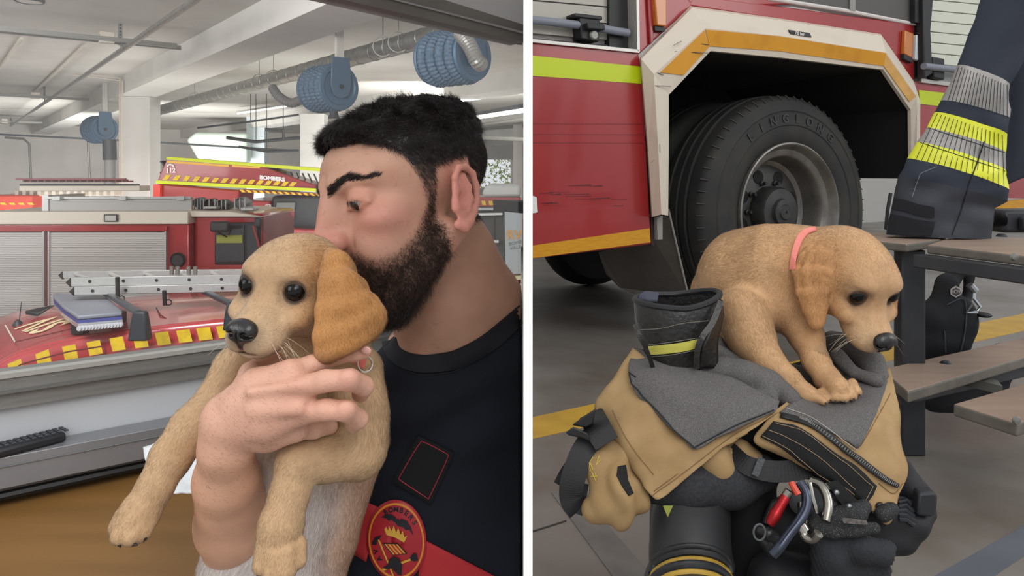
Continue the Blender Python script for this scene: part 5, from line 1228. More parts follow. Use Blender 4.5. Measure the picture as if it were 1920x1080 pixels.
b = MB(); fr_ = Fr((0, 0, 0), D_, -N_, UP); b.prism([pf(-1.2, hw * 1.0, 0) * 1 + Vector((0, 0, ZF)), Vector((5, -1.5, ZF)), Vector((18, 4, ZF)), Vector((9, 16, ZF)), pf(16, hw, 0) + Vector((0, 0, ZF))],
                                     [pf(-1.2, hw * 1.0, 0) * 1 + Vector((0, 0, ZF - .1)), Vector((5, -1.5, ZF - .1)), Vector((18, 4, ZF - .1)), Vector((9, 16, ZF - .1)), pf(16, hw, 0) + Vector((0, 0, ZF - .1))])
setp(b.build('floor', fl_m), kind='structure')
def floor_mark(name, pts, m, h=.001, kind='structure'):
    b = MB(); q = [onf(u, v) for u, v in pts]; b.prism(q, [p + Vector((0, 0, h)) for p in q]); return setp(b.build(name, m), kind=kind)
stripe = mat('floor_yellow', 'c9a13a', .55, col2='b58f36', nscale=9, bump=.1, bscale=40)
floor_mark('floor_stripe', [(998, 783), (1250, 728), (1640, 646), (1930, 586), (1930, 618), (1640, 683), (1250, 768), (998, 823)], stripe)
floor_mark('floor_stripe', [(1700, 1110), (1940, 975), (1940, 1030), (1820, 1110)], mat('floor_grey_band', '63666f', .5, col2='585b63', nscale=5))
plate = mat('floor_plate', '7a7671', .5, col2='6a6662', nscale=14)
floor_mark('floor_patch', [(1034, 925), (1075, 912), (1240, 1100), (1170, 1110)], plate, .0015)
floor_mark('floor_patch', [(1034, 925), (1075, 912), (1400, 880), (1400, 950)], plate, .0012)
floor_mark('floor_joint', [(998, 996), (1062, 976), (1062, 978.5), (998, 998.5)], mat('joint', '3b3530', .9), .0012)
# ---- truck
tk2 = empty('fire_truck', HUB + Vector((0, 0, ZF - HUB.z)) - N_ * 1.0, 'red fire truck flank with white wheel arch, lime stripe and open locker', 'fire truck')
tred = mat('truck_red', '9a2426', .3, coat=.35, col2='8b1f22', nscale=1.6, bump=.04, bscale=5, bdist=.01)
def tpoly(b, pts, o0_, o1_, m=None): b.prism([pt(u, v, 0) + N_ * o0_ for u, v in pts], [pt(u, v, 0) + N_ * o1_ for u, v in pts], m)
b = MB()
tpoly(b, [(994, 79), (1197, 98), (1201, 112), (1203, 128), (1207, 160), (1214, 300), (1222, 458), (994, 486)], -.05, 0)
o = b.build('lower_panel', tred, tk2, bevel=.006)
b = MB(); 
for v0, v1, o_ in ((228, 229.5, 0), (248, 249.2, 0), (264, 265, 0)): tpoly(b, [(994, v0 + 3), (1208, v0 + 4), (1208, v1 + 4), (994, v1 + 3)], -.001, .0012)
b.build('panel_crease', mat('crease', '7d1a1e', .4), tk2)
b = MB(); tpoly(b, [(994, 104), (1201, 125), (1202, 157), (994, 142)], 0, .002); b.build('lime_stripe', mat('lime_tape', 'b4c400', .4), tk2)
b = MB(); tpoly(b, [(994, 461), (1217, 428), (1219, 454), (994, 484.5)], .001, .003); b.build('amber_stripe', mat('amber_tape', 'cc9216', .45, col2='bd8410', nscale=25, stretch=(1, 1, 8)), tk2)
b = MB(); tpoly(b, [(998, 367), (1006, 370), (1008, 398), (998, 400)], .0, .002); b.build('white_sticker', white, tk2)
b = MB(); rg = random.Random(12)
for i in range(16):
    u = rg.uniform(1010, 1150); v = rg.uniform(347, 388); L = rg.uniform(15, 55); tpoly(b, [(u, v), (u + L, v - rg.uniform(-1, 3)), (u + L, v + .8), (u, v + .7)], .0, .0008)
b.build('scuffs', mat('scuff', '5e1a1c', .6), tk2)
b = MB(); tpoly(b, [(994, 74), (1195, 94), (1195, 100), (994, 80)], -.05, .012); tpoly(b, [(1189, -30), (1194, -30), (1196, 98), (1191, 96)], -.05, .012); b.build('locker_sill', mat('sill_alu', 'b9b5b0', .35, .5), tk2)
b = MB()
for i in range(6):
    v = 62 - i * 32; tpoly(b, [(994, v - 30 - 6), (1160, v - 31 + 10), (1160, v + 10 - 1.5), (994, v - 7)], -.07, -.055)
tpoly(b, [(994, -60), (1160, -60), (1160, 90), (994, 72)], -.08, -.069, mat('shutter_gap', '8f8a87', .6)); b.build('roller_shutter', mat('locker_shutter', 'a39f96', .5, .2), tk2)
b = MB(); tpoly(b, [(1155, -30), (1190, -30), (1192, 95), (1155, 92)], -.09, -.04); tpoly(b, [(994, 66), (1192, 84), (1192, 96), (994, 76)], -.09, -.045); b.build('locker_frame', blk, tk2)
b = MB(); b.tube([pt(994, 34) - N_ * .02, pt(1100, 46) - N_ * .02, pt(1184, 60) - N_ * .02], .0145, 14); b.build('grab_bar', mat('bar_grey', 'b0acaa', .35, .3), tk2, smooth=True)
b = MB(); tpoly(b, [(1078, 24), (1130, 30), (1130, 38), (1078, 32)], -.06, 0, blk); tpoly(b, [(1088, 28), (1127, 32), (1125, 78), (1092, 72)], -.06, -.005, blk); tpoly(b, [(1095, 44), (1128, 47), (1129, 58), (1097, 56)], -.03, .02, blk); b.build('bar_bracket', None, tk2, bevel=.004)
fk = Fr(pt(1113, 66) - N_ * .004, D_, UP, N_); b = MB(); b.lathe([(.001, 0), (.017, 0), (.017, .008), (.013, .012), (.001, .012)], fk, 20); b.build('lock', steel, tk2, smooth=True)
# red bodywork above the arch
b = MB(); tpoly(b, [(1193, -60), (1250, -60), (1300, 10), (1198, 103)], -.05, .0); tpoly(b, [(1236, -60), (1735, -60), (1718, 47), (1500, 8), (1300, 14)], -.05, -.0)
tpoly(b, [(1290, 11), (1300, -10), (1720, 46), (1722, 152), (1712, 154), (1651, 65), (1460, 37)], -.05, .001); b.build('upper_panel', tred, tk2, bevel=.006)
b = MB(); b.tube([pt(1440, -3, .0), pt(1580, 19, 0), pt(1718, 46, .0)], .009, 8); b.build('ledge_trim', mat('ledge_white', 'cfc8c4', .4), tk2, smooth=True)
b = MB(); tpoly(b, [(1460, -60), (1714, -60), (1716, 42), (1460, -2)], .0005, .0035, mat('open_locker_dark', '4a4845', .5)); tpoly(b, [(1590, -60), (1600, -60), (1600, 22), (1590, 20)], .003, .01, steel); tpoly(b, [(1704, -60), (1734, -60), (1730, 20), (1718, 46), (1704, 44)], .002, .03, blk); b.build('upper_locker', None, tk2)
b = MB(); tpoly(b, [(1208, -60), (1216, 85), (1222, 78), (1222, -60)], 0, .012); b.build('door_edge', tred, tk2, bevel=.004)
for q, lab in (([(1216, -30), (1240, -30), (1240, 52), (1222, 50)], 0), ([(1690, 58), (1706, 64), (1703, 110), (1688, 102)], 1)):
    b = MB(); tpoly(b, q, 0, .03 - lab * .01, mat('amber_lens', 'b8691a', .2, coat=.5)); b.build('side_marker', None, tk2, bevel=.004)
    e_ = q[3] if not lab else q[3]; b = MB(); w2 = q[2][0] - q[3][0]; tpoly(b, [(q[3][0] - 1, q[3][1]), (q[2][0] + 1, q[2][1] + 1), (q[2][0], q[2][1] + 9), (q[3][0], q[3][1] + 9)], 0, .02, blk); b.build('marker_base', None, tk2)
b = MB(); tpoly(b, [(1711, 66), (1722, 68), (1718, 116), (1709, 112)], 0, .02); b.build('white_lamp', mat('white_lens', 'd5d9dc', .2), tk2, bevel=.004)
# folded white wheel arch
OUT = [(1222, 407), (1214, 280), (1200, 108), (1294, 12), (1460, 35), (1651, 64), (1713, 153), (1725, 190), (1724, 330)]
FOL = [(1240, 402), (1234, 278), (1226, 139), (1322, 53), (1460, 67), (1661, 99), (1718, 180), (1719, 198), (1718, 335)]
INN = [(1252, 404), (1253, 290), (1253, 178), (1332, 95), (1460, 107), (1656, 130), (1700, 195), (1708, 206), (1709, 335)]
arch = mat('arch_white', 'cfc4b4', .4, col2='bdb3a4', nscale=6, ndetail=8, lo=.55, hi=.8)
rings = [[pt(u, v) + N_ * 0 for u, v in OUT], [pt(u, v, .03) for u, v in [(o_[0] * .9 + f_[0] * .1, o_[1] * .9 + f_[1] * .1) for o_, f_ in zip(OUT, FOL)]], [pt(u, v, .075) for u, v in FOL], [pt(u, v, .055) for u, v in INN], [pt(u, v, .055) - N_ * .015 for u, v in INN]]
b = MB(); b.loft(rings, cap=False, closed=False); ar = b.build('wheel_arch', arch, tk2); md = ar.modifiers.new('s', 'SOLIDIFY'); md.thickness = .003; md.offset = 0
def fm(i, t, e=.0): # point between fold and inner lines
    f_, n_ = FOL[i], INN[i]; return (f_[0] + (n_[0] - f_[0]) * t, f_[1] + (n_[1] - f_[1]) * t), .075 - .02 * t + .002 + e
def strip(a, c, d, e_, nm, m):
    b = MB(); q = [];
    for (i, t) in (a, c, d, e_):
        (u, v), of = fm(i, t); q.append(pt(u, v, of + .001))
    b.prism([p - N_ * .002 for p in q], [p + N_ * .001 for p in q]); return b.build(nm, m, ar)
ambs = mat('arch_amber', 'd0911c', .45, col2='b97c17', nscale=10, ndetail=9, lo=.5, hi=.8)
strip((3, .06), (4, .02), (4, .72), (3, .80), 'amber_marking', ambs); strip((4, .02), (5, .02), (5, .80), (4, .72), 'amber_marking', ambs)
strip((5, .05), (6, .05), (6, .72), (5, .80), 'amber_marking', mat('arch_amber_pale', 'dfb06a', .45, col2='c99a58', nscale=10))
(u3, v3), of = fm(3, .04); b = MB(); q = [pt(1320, 58, .0765), pt(1329, 88, .062), pt(1281, 141, .060), pt(1238, 136, .0745)]; b.prism([p - N_ * .004 for p in q], [p + N_ * .003 for p in q]); b.build('amber_marking', ambs, ar)
b = MB(); q = [pt(1478, 56, .062), pt(1517, 62, .062), pt(1521, 70, .068), pt(1482, 63.5, .068)]; b.prism([p - N_ * .002 for p in q], [p + N_ * .003 for p in q]); pl_ = b.build('pressure_label', mat('label_black', '1d1c1c', .5), ar)
c = pt(1499.5, 63, .071); ex = (pt(1517, 66, .066) - pt(1482, 59.5, .066)).normalized(); font('lettering', '7.0 bar', .019, Fr(c, ex, -N_, N_.cross(ex) * -1 if (N_.cross(ex)).z < 0 else N_.cross(ex)), mat('label_white', 'd5d0c8', .5), ar, extrude=.0003, bold=.0004)
b = MB(); rg = random.Random(5)
for (u, v, L, a) in ((1262, 85, 18, -.5), (1266, 96, 40, .05), (1290, 98, 40, .02), (1300, 80, 30, .1), (1228, 160, 30, .05), (1226, 300, 6, 2.4), (1238, 270, 14, 1.5), (1233, 136, 12, .3)):
    of = .074 if u < 1240 or v > 130 else .070; p0 = (u, v); p1 = (u + L * cos(a), v + L * sin(a)); b.prism([pt(*p0, of), pt(*p1, of), pt(p1[0], p1[1] + 1.2, of), pt(p0[0], p0[1] + .8, of)], [pt(*p0, of + .003), pt(*p1, of + .003), pt(p1[0], p1[1] + 1.2, of + .003), pt(p0[0], p0[1] + .8, of + .003)])
b.build('scratches', mat('scratch', '55493f', .7), ar)
# wheel well
well = mat('well_black', '0d0e11', .85)
b = MB(); r0 = [pt(u, v, .045) for u, v in INN]; r1 = [p - N_ * .95 for p in r0]; b.loft([r0, r1], cap=False, closed=False); b.add(r1, [tuple(range(len(r1)))]); o = b.build('wheel_well', well, tk2); md = o.modifiers.new('s', 'SOLIDIFY'); md.thickness = .01; md.offset = 1
b = MB(); b.prism([pt(1655, 235, -.25), pt(1700, 230, -.25), pt(1704, 330, -.25), pt(1668, 330, -.25), pt(1645, 270, -.25)], [pt(1655, 235, -.5), pt(1700, 230, -.5), pt(1704, 330, -.5), pt(1668, 330, -.5), pt(1645, 270, -.5)]); b.build('inner_liner', mat('liner_grey', '25262a', .8), tk2, bevel=.02)
# mud flap and brackets
b = MB(); q = [pt(1125, 474, -.30), pt(1220, 440, -.12), pt(1253, 390, -.06), pt(1290, 556, -.10), pt(1215, 560, -.2), pt(1165, 540, -.28), pt(1140, 515, -.3)]
b.prism(q, [p - N_ * .012 for p in q]); b.build('mud_flap', mat('flap_rubber', '47423e', .55, col2='35312e', nscale=4, bump=.5, bscale=12, bdist=.01), tk2)
b = MB(); b.tube([pt(1253, 392, -.055), pt(1291, 556, -.095)], .004, 6); b.build('flap_edge', mat('flap_edge', '8a8681', .5), tk2)
b = MB(); tpoly(b, [(1228, 406), (1239, 404), (1239, 448), (1230, 449)], -.02, .01, mat('bracket_grey', '8b8783', .5)); tpoly(b, [(1222, 406), (1228, 406), (1229, 460), (1223, 460)], -.03, -.005, mat('edge_dark', '2a1718', .6)); b.build('arch_bracket', None, tk2)
# rest of the body toward the right
b = MB(); tpoly(b, [(1713, 151), (1985, 186), (1985, 374), (1718, 366), (1724, 260), (1724, 190)], -.05, 0); tpoly(b, [(1712, -60), (1735, -60), (1728, 150), (1713, 153)], -.05, .004, blk); b.build('rear_panel', tred, tk2)
b = MB(); tpoly(b, [(1722, 169), (1985, 198), (1985, 224), (1724, 195)], 0, .003); b.build('lime_stripe', mat('lime_tape', 'b4c400', .4), tk2)
b = MB(); tpoly(b, [(1840, 380), (1985, 368), (1985, 384), (1840, 394)], 0, .02); b.build('amber_stripe', mat('amber_tape', 'cc9216', .45), tk2)
b = MB()
for i in range(12):
    v = 118 - i * 20; tpoly(b, [(1730, v - 19), (1985, v - 19 + 24), (1985, v + 24 - 1), (1730, v - 1)], -.02, .0)
b.build('roller_shutter', mat('pale_shutter', 'c6c8b9', .5), tk2)
b = MB(); tpoly(b, [(1722, 148), (1985, 182), (1985, 188), (1722, 155)], -.03, .015); b.build('locker_sill', mat('sill_alu', 'b9b5b0', .35, .5), tk2)
b = MB(); tpoly(b, [(1725, 118), (1985, 140), (1985, 182), (1725, 148)], -.02, .002, mat('sill_grey', '8f9290', .5)); b.build('locker_lower', None, tk2)
b = MB(); b.tube([pt(1732, 124, .05), pt(1800, 132, .05), pt(1985, 152, .05)], .016, 12); b.build('grab_bar', mat('bar_grey', 'b0acaa', .35, .3), tk2, smooth=True)
b = MB(); tpoly(b, [(1734, 108), (1756, 112), (1756, 152), (1736, 148)], 0, .04, blk); tpoly(b, [(1712, 0), (1732, -10), (1726, 60), (1730, 140), (1714, 150)], .01, .05, blk); b.build('bar_bracket', None, tk2, bevel=.006)
# wheel
wh = empty('wheel', HUB + Vector((0, 0, ZF - HUB.z)), 'large dusty twin rear wheel with a deep grey rim inside the white arch', 'wheel')
wf_ = Fr(HUB, D_, UP, N_)
rub = mat('tyre_rubber', '34332f', .7, col2='2a2a2c', nscale=9, bump=.15, bscale=30, spec=.35)
R0 = .5
def tyre(h0, nm):
    pr = [(.290, h0 - .235), (.34, h0 - .25), (.42, h0 - .26), (.468, h0 - .25)]
    xs = [h0 - .245, h0 - .205, h0 - .200, h0 - .192, h0 - .187, h0 - .15, h0 - .145, h0 - .137, h0 - .132, h0 - .10, h0 - .095, h0 - .087, h0 - .082, h0 - .045]
    rs = [.488, .497, .488, .488, .498, .5, .489, .489, .5, .5, .489, .489, .498, .495]
    pr += list(zip(rs, xs)) + [(.488, h0 - .025), (.474, h0 - .012), (.468, h0 - .010), (.462, h0 - .006), (.43, h0 + .004), (.425, h0 + .001), (.418, h0 + .006), (.37, h0 + .008), (.365, h0 + .004), (.345, h0 + .004), (.325, h0 + .0), (.300, h0 - .010), (.288, h0 - .02)]
    b = MB(); b.loft([[wf_(cos(2 * pi * i / 96) * r, sin(2 * pi * i / 96) * r, h) for i in range(96)] for r, h in pr], loop=True); return b.build(nm, rub, wh, smooth=True, angle=30)
ty = tyre(0, 'tyre'); tyre(-.33, 'inner_tyre')
b = MB()
for i in range(64):
    a = 2 * pi * i / 64; e1 = Vector(D_) * cos(a) + UP * sin(a); e2 = UP * cos(a) - Vector(D_) * sin(a); f_ = Fr(HUB, e1, e2, N_)
    b.prism([f_(.478, -.0015, -.008), f_(.499, -.0015, -.030), f_(.499, .0015, -.030), f_(.478, .0015, -.008)], [f_(.470, -.0015, -.016), f_(.490, -.0015, -.040), f_(.490, .0015, -.040), f_(.470, .0015, -.016)])
b.build('shoulder_lugs', mat('lug', '4a4844', .7), ty)
tl_ = mat('tyre_letter', '232323', .45)
bt = MB()
for i, chh in enumerate('LINGLONG'):
    a = radians(128 - i * 10.5); e1 = Vector(D_) * cos(a) + UP * sin(a); tx = Vector(D_) * sin(a) - UP * cos(a)
    font('l', chh, .052, Fr(HUB + e1 * .395 + N_ * .0085, tx, -N_, e1), tl_, None, extrude=.002, merge=bt, bold=.001)
bt.build('tyre_lettering', tl_, ty)
rim = mat('rim_steel', '85827d', .38, .55, col2='6b6865', nscale=12, ndetail=6)
b = MB(); pr = [(.292, -.022), (.298, -.004), (.296, .004), (.290, .006), (.284, .001), (.278, -.015), (.268, -.03), (.245, -.036), (.238, -.045), (.232, -.075), (.226, -.115), (.222, -.13), (.205, -.138), (.200, -.142)]
b.loft([[wf_(cos(2 * pi * i / 80) * r, sin(2 * pi * i / 80) * r, h) for i in range(80)] for r, h in pr + [(.200, -.16), (.292, -.16)]], loop=True); b.build('rim', rim, wh, smooth=True, angle=40)
b = MB(); b.lathe([(.203, -.15), (.203, -.140), (.17, -.132), (.10, -.128), (.10, -.15)], wf_, 64); b.build('wheel_disc', mat('disc_grey', '4b4a49', .55, .2, col2='383736', nscale=8), wh, smooth=True, angle=30)
for i in range(8):
    a = 2 * pi * i / 8 + .35; c = wf_(cos(a) * .158, sin(a) * .158, -.131); b = MB(); b.lathe([(.001, .0), (.027, .0), (.03, -.002), (.03, -.006), (.001, -.006)], Fr(c + N_ * .003, D_ * 1.0, UP, N_), 20); b.build('vent_hole_disc', well, wh)  # raised black discs; the shade of open holes is in their colour
b = MB(); b.lathe([(.11, -.13), (.108, -.07), (.10, -.055), (.06, -.05), (.055, -.035), (.035, -.032), (.03, -.026), (.006, -.026), (.006, -.030), (.001, -.030)], wf_, 40); b.build('hub', mat('hub_grease', '3a3a39', .5, .3, col2='2b2b2b', nscale=15), wh, smooth=True, angle=30)
for i in range(10):
    a = 2 * pi * i / 10; c = wf_(cos(a) * .128, sin(a) * .128, -.128); b = MB(); b.lathe([(.001, .03), (.007, .03), (.007, .012), (.012, .01), (.012, 0), (.001, 0)], Fr(c, D_, UP, N_), 8); b.build('wheel_nut', mat('hub_grease', '3a3a39', .5), wh)
# other wheel seen under the sill
w2 = Fr(pt(1075, 400, -1.3) * 1.0, D_, UP, N_); c2 = pt(1122, 445, -1.5); c2.z = ZF + .36; w2 = Fr(c2, D_, UP, N_)
sw = empty('wheel', c2 + Vector((0, 0, -.36)), 'dark tyre half hidden below the red sill at the left', 'wheel')
b = MB(); b.lathe([(.16, 0), (.2, .02), (.31, .02), (.35, -.02), (.36, -.1), (.34, -.14), (.16, -.14)], w2, 64); b.build('tyre', mat('far_tyre', '17171a', .8), sw, smooth=True, angle=40)
b = MB(); b.lathe([(.01, .0), (.16, .0), (.16, -.1), (.01, -.1)], w2, 40); b.build('rim', mat('far_rim', '3a3a3b', .5), sw, smooth=True, angle=40)
b = MB(); tpoly(b, [(1290, 430), (1700, 420), (1700, 400), (1290, 400)], -1.6, -1.0); b.build('chassis', well, tk2)
# far wall of the right bay
b = MB(); w0 = PO - N_ * 4.5 + D_ * 4.9; b.prism([w0 - D_ * 3 + UP * -1, w0 + D_ * 10 + UP * -1, w0 + D_ * 10 + UP * 3, w0 - D_ * 3 + UP * 3], [w0 - D_ * 3 - N_ * .1 - UP, w0 + D_ * 10 - N_ * .1 - UP, w0 + D_ * 10 - N_ * .1 + UP * 3, w0 - D_ * 3 - N_ * .1 + UP * 3])
setp(b.build('wall_right', mat('bay_wall', 'c9c6c0', .7)), kind='structure')

# ---- bench
zt_ = -.16; zs_ = -.45
wood = mat('bench_laminate', 'a08b7c', .42, col2='937e70', nscale=5, spec=.5, stretch=(1, 5, 1)); woode = mat('bench_edge', '6d675e', .6, col2='5b564f', nscale=20)
bn = empty('bench', onf(1715, 852), 'steel framed changing bench with worn brown laminate planks', 'bench')
def plank(q, z, th, nm, up=0):
    P4 = [Hz(u, v, z) for u, v in q]; b = MB(); lowp = [p - Vector((0, 0, th)) for p in P4]
    b.add(P4 + lowp, [(0, 1, 2, 3)], wood); b.add(P4 + lowp, [(7, 6, 5, 4)] + [(i, i + 4, (i + 1) % 4 + 4, (i + 1) % 4) for i in range(4)], woode)
    bm2 = bmesh.new(); o = b.build(nm, None, bn); bm2.from_mesh(o.data); bmesh.ops.remove_doubles(bm2, verts=bm2.verts, dist=1e-5); bmesh.ops.recalc_face_normals(bm2, faces=bm2.faces); bm2.to_mesh(o.data); bm2.free()
    md = o.modifiers.new('b', 'BEVEL'); md.width = .004; md.segments = 3; return o
plank([(1590, 447), (1701, 458), (1776, 447), (1640, 435)], zt_, .018, 'seat_plank')
plank([(1738, 459), (1985, 487), (1985, 444), (1775, 447)], zt_, .02, 'seat_plank')
plank([(1651, 692), (1702, 735), (1985, 652), (1985, 618)], zs_, .024, 'foot_plank')
plank([(1787, 757), (1907, 795), (1985, 770), (1985, 700)], zs_, .024, 'foot_plank')
sq = mat('bench_steel', '33353a', .45, .4, col2='3d3f43', nscale=12)
pb_ = onf(1712, 850); fb = Fr((pb_.x, pb_.y, ZF), D_, -N_, UP)
b = MB(); fb2 = Fr(onf(1690, 857), Vector((.95, .1, 0)).normalized(), Vector((-.1, .95, 0)).normalized(), UP)
c0 = Hz(1701, 466, zt_ - .03); c1 = onf(1724, 856)
b.box(-.043, .016, 0, .06, 0, zt_ - .022 - ZF, Fr(Vector((c1.x, c1.y, ZF)), (.97, .0, 0), (.18, 1, 0), UP)); b.build('leg', sq, bn, bevel=.004)
for q in ([(1912, 700), (1912, 900)],):
    cc = onf(2000, 800); b = MB(); b.box(-.03, .03, 0, .06, 0, zt_ - .022 - ZF, Fr(Vector((cc.x, cc.y, ZF)), D_, -N_, UP)); b.build('leg', sq, bn, bevel=.004)
b = MB(); a_ = Hz(1700, 470, zt_ - .022); c_ = Hz(1985, 508, zt_ - .03); a_.z = c_.z = zt_ - .022
a0_ = Hz(1738, 463, zt_ - .0); c0_ = Hz(1985, 492, zt_); dv_ = (c0_ - a0_).normalized(); ff_ = Fr(a0_ + Vector((.0, .015, 0)), dv_, UP.cross(dv_), UP); b.box(-.03, .6, 0, .04, -.05, -.021, ff_); b.build('top_rail', sq, bn, bevel=.003)
b = MB(); a0_ = Hz(1690, 700, zs_); ff_ = Fr(a0_, D_, -N_, UP); b.box(-.0, 1.0, -.03, .01, -.06, -.026, ff_); b.build('lower_rail', sq, bn, bevel=.003)
b = MB(); a0_ = Hz(1812, 708, zs_ - .03); c0_ = Hz(1880, 724, zs_ - .03); b.prism([a0_, c0_, c0_ - Vector((0, 0, .02)), a0_ - Vector((0, 0, .02))], [p + Vector((.02, .05, 0)) for p in (a0_, c0_, c0_ - Vector((0, 0, .02)), a0_ - Vector((0, 0, .02)))]); b.build('cross_strap', steel, bn)
for u, v, z in ((1773, 681, zs_), (1878, 442, zt_)):
    b = MB(); b.lathe([(.001, .006), (.008, .005), (.013, .0), (.013, -.002)], Fr(Hz(u, v, z), (1, 0, 0), (0, 1, 0), UP), 16); b.build('bolt', sq, bn, smooth=True)
for u, v in ((1901, 482), (1905, 788)):
    b = MB(); b.lathe([(.001, .006), (.006, .005), (.008, .0)], Fr(P(u, v, 1.445 if v < 500 else 1.335), (1, 0, 0), (0, 0, 1), (0, -1, 0)), 14); b.build('bolt', steel, bn, smooth=True)
# knobs on the post
b = MB(); b.cyl(P(1684, 578, 1.83), P(1694, 578, 1.83), .009, 12); b.cyl(P(1690, 538, 1.83), P(1697, 538, 1.83), .007, 12); b.build('leg_knob', blk, bn, smooth=True)
# ================================================================== the gear pile and the second puppy
tan = mat('turnout_tan', 'a98d66', .85, col2='9c8059', nscale=26, bump=.5, bscale=650, bdist=.0006, spec=.2)
greyc = mat('lining_grey', '74716e', .85, col2='454447', nscale=1500, ndetail=1, bump=.6, bscale=1200, bdist=.0006, spec=.2, lo=.35, hi=.65)
greyd = mat('felt_grey', '3d3e41', .95, col2='333437', nscale=300, bump=.4, bscale=300, bdist=.001, spec=.1)
webb = mat('webbing_black', '17181b', .6, bump=.5, bscale=500, bdist=.0005)
rubb = mat('boot_rubber', '242527', .5, col2='303133', nscale=8, bump=.2, bscale=30, bdist=.002)
leath = mat('boot_leather', '1c1a19', .38, bump=.9, bscale=170, bdist=.0014, spec=.5)
def grid_bvh(objs):
    vs = []; fs = []
    for o in objs:
        off = WL[o]; b0 = len(vs); vs += [tuple(v.co + off) for v in o.data.vertices]; fs += [tuple(b0 + i for i in p.vertices) for p in o.data.polygons]
    return BVHTree.FromPolygons(vs, fs)
tr_ = empty('turnout_trousers', P(1400, 1200, 1.02) * 1.0, 'tan firefighter trousers with grey lining bunched down over rubber boots', 'trousers')
tr_.location.z = WL[tr_].z = ZF
# bunched waist ring and hanging folds
S = SDF(); gp = 1.0 / FPX
def gc(pts, k=14, col='66635f'):
    for a, c in zip(pts[:-1], pts[1:]): S.cap(PN(*a[:3]), PN(*c[:3]), a[3] * a[2] / FPX, c[3] * c[2] / FPX, k=k * gp, col=col)
gc([(1225, 690, 1.08, 22), (1290, 702, 1.06, 26), (1350, 698, 1.05, 26), (1400, 705, 1.035, 28), (1440, 722, 1.025, 26), (1478, 745, 1.03, 22), (1530, 765, 1.06, 22), (1590, 760, 1.07, 22), (1630, 735, 1.08, 20), (1645, 705, 1.09, 20), (1636, 680, 1.10, 22), (1600, 655, 1.15, 26)])
gc([(1262, 700, 1.05, 20), (1330, 738, 1.02, 24), (1420, 750, 1.0, 18)], k=10); gc([(1380, 690, 1.07, 16), (1425, 715, 1.02, 20), (1448, 752, 1.0, 14)], k=6)
gc([(1330, 660, 1.10, 22), (1370, 680, 1.09, 20), (1400, 690, 1.08, 20)], k=8); gc([(1345, 640, 1.12, 14), (1368, 668, 1.1, 12)], k=6)
gc([(1560, 640, 1.16, 22), (1610, 650, 1.14, 26), (1640, 690, 1.10, 20)], k=8); gc([(1570, 665, 1.10, 12), (1600, 700, 1.07, 12), (1640, 715, 1.05, 12)], k=5)
gc([(1440, 690, 1.13, 22), (1500, 720, 1.12, 30), (1570, 715, 1.1, 28)], k=12); 
Vg, Qg = S.mesh(.0035, 2); Ng, _ = vnormals(Vg, Qg)
fw = np.sin((Vg[:, 0] * 70 + Vg[:, 2] * 120 + 2.5 * vnoise(Vg * 14, 2))) * .0022 + vnoise(Vg * 28, 5) * .0035; Vg = Vg + Ng * fw[:, None]
me = npmesh('bunched_lining', Vg, Qg); me.materials.append(greyc); lining = link('bunched_lining', me, tr_)
S = SDF()   # dark mass added for shade and dark cloth in the waist and gap below
gc([(1250, 760, 1.08, 60), (1400, 800, 1.08, 85), (1560, 820, 1.06, 75), (1600, 760, 1.10, 60)], k=30); gc([(1405, 900, 1.06, 46), (1415, 1110, 1.05, 62)], k=30); gc([(1300, 700, 1.12, 40), (1450, 740, 1.12, 45), (1580, 700, 1.14, 40)], k=20)
Vg, Qg = S.mesh(.005, 2); me = npmesh('dark_filler', Vg, Qg); me.materials.append(mat('filler_dark', '1d1e21', .9, bump=.4, bscale=60)); link('dark_filler', me, tr_)
S = SDF(); gc([(1215, 915, 1.0, 28), (1290, 905, .99, 44), (1370, 905, .99, 42), (1425, 885, 1.0, 36)], k=26); Vg, Qg = S.mesh(.004, 3); me = npmesh('knee_padding', Vg, Qg); me.materials.append(greyd); link('knee_padding', me, tr_)
S = SDF()
gc([(1140, 880, 1.0, 40), (1160, 915, .985, 44), (1150, 935, .98, 40)], k=16); gc([(1118, 955, .985, 22), (1160, 962, .975, 26), (1195, 935, .975, 22)], k=9); gc([(1178, 860, 1.0, 26), (1150, 850, 1.01, 24)], k=10)
Vg, Qg = S.mesh(.0032, 2); Ng, _ = vnormals(Vg, Qg); Vg = Vg + Ng * ((np.sin(Vg[:, 0] * 150 + 4 * vnoise(Vg * 16, 1)) * .0034 + vnoise(Vg * 34, 4) * .004)[:, None])
me = npmesh('rolled_leg', Vg, Qg); me.materials.append(tan); roll = link('rolled_leg', me, tr_)
bvr = grid_bvh([roll])
S = SDF(); gc([(1338, 860, .985, 34), (1352, 880, .98, 28)], k=12); gc([(1385, 850, 1.0, 28), (1410, 868, 1.0, 26)], k=12); Vg, Qg = S.mesh(.0035, 2); me = npmesh('knee_fold', Vg, Qg); me.materials.append(tan); link('knee_fold', me, tr_)
b = MB(); poly_decal(b, [(1158, 876), (1172, 872), (1176, 900), (1186, 925), (1178, 930), (1166, 912), (1156, 892)], .002, mat('pocket_dark', '141518', .9), .003, 3, bvr); b.build('pocket_opening', None, roll)
b = MB()
for q in ([(1113, 858), (1106, 868), (1108, 884), (1112, 880), (1108, 868)], [(1110, 884), (1118, 902), (1117, 886)], [(1124, 854), (1118, 872), (1126, 862)], [(1109, 893), (1120, 893)]): b.tube([on(u, v, .001, bvr) for u, v in q], .0006, 5)
b.build('embroidery', mat('yellow_thread', 'c9b44a', .7), roll)
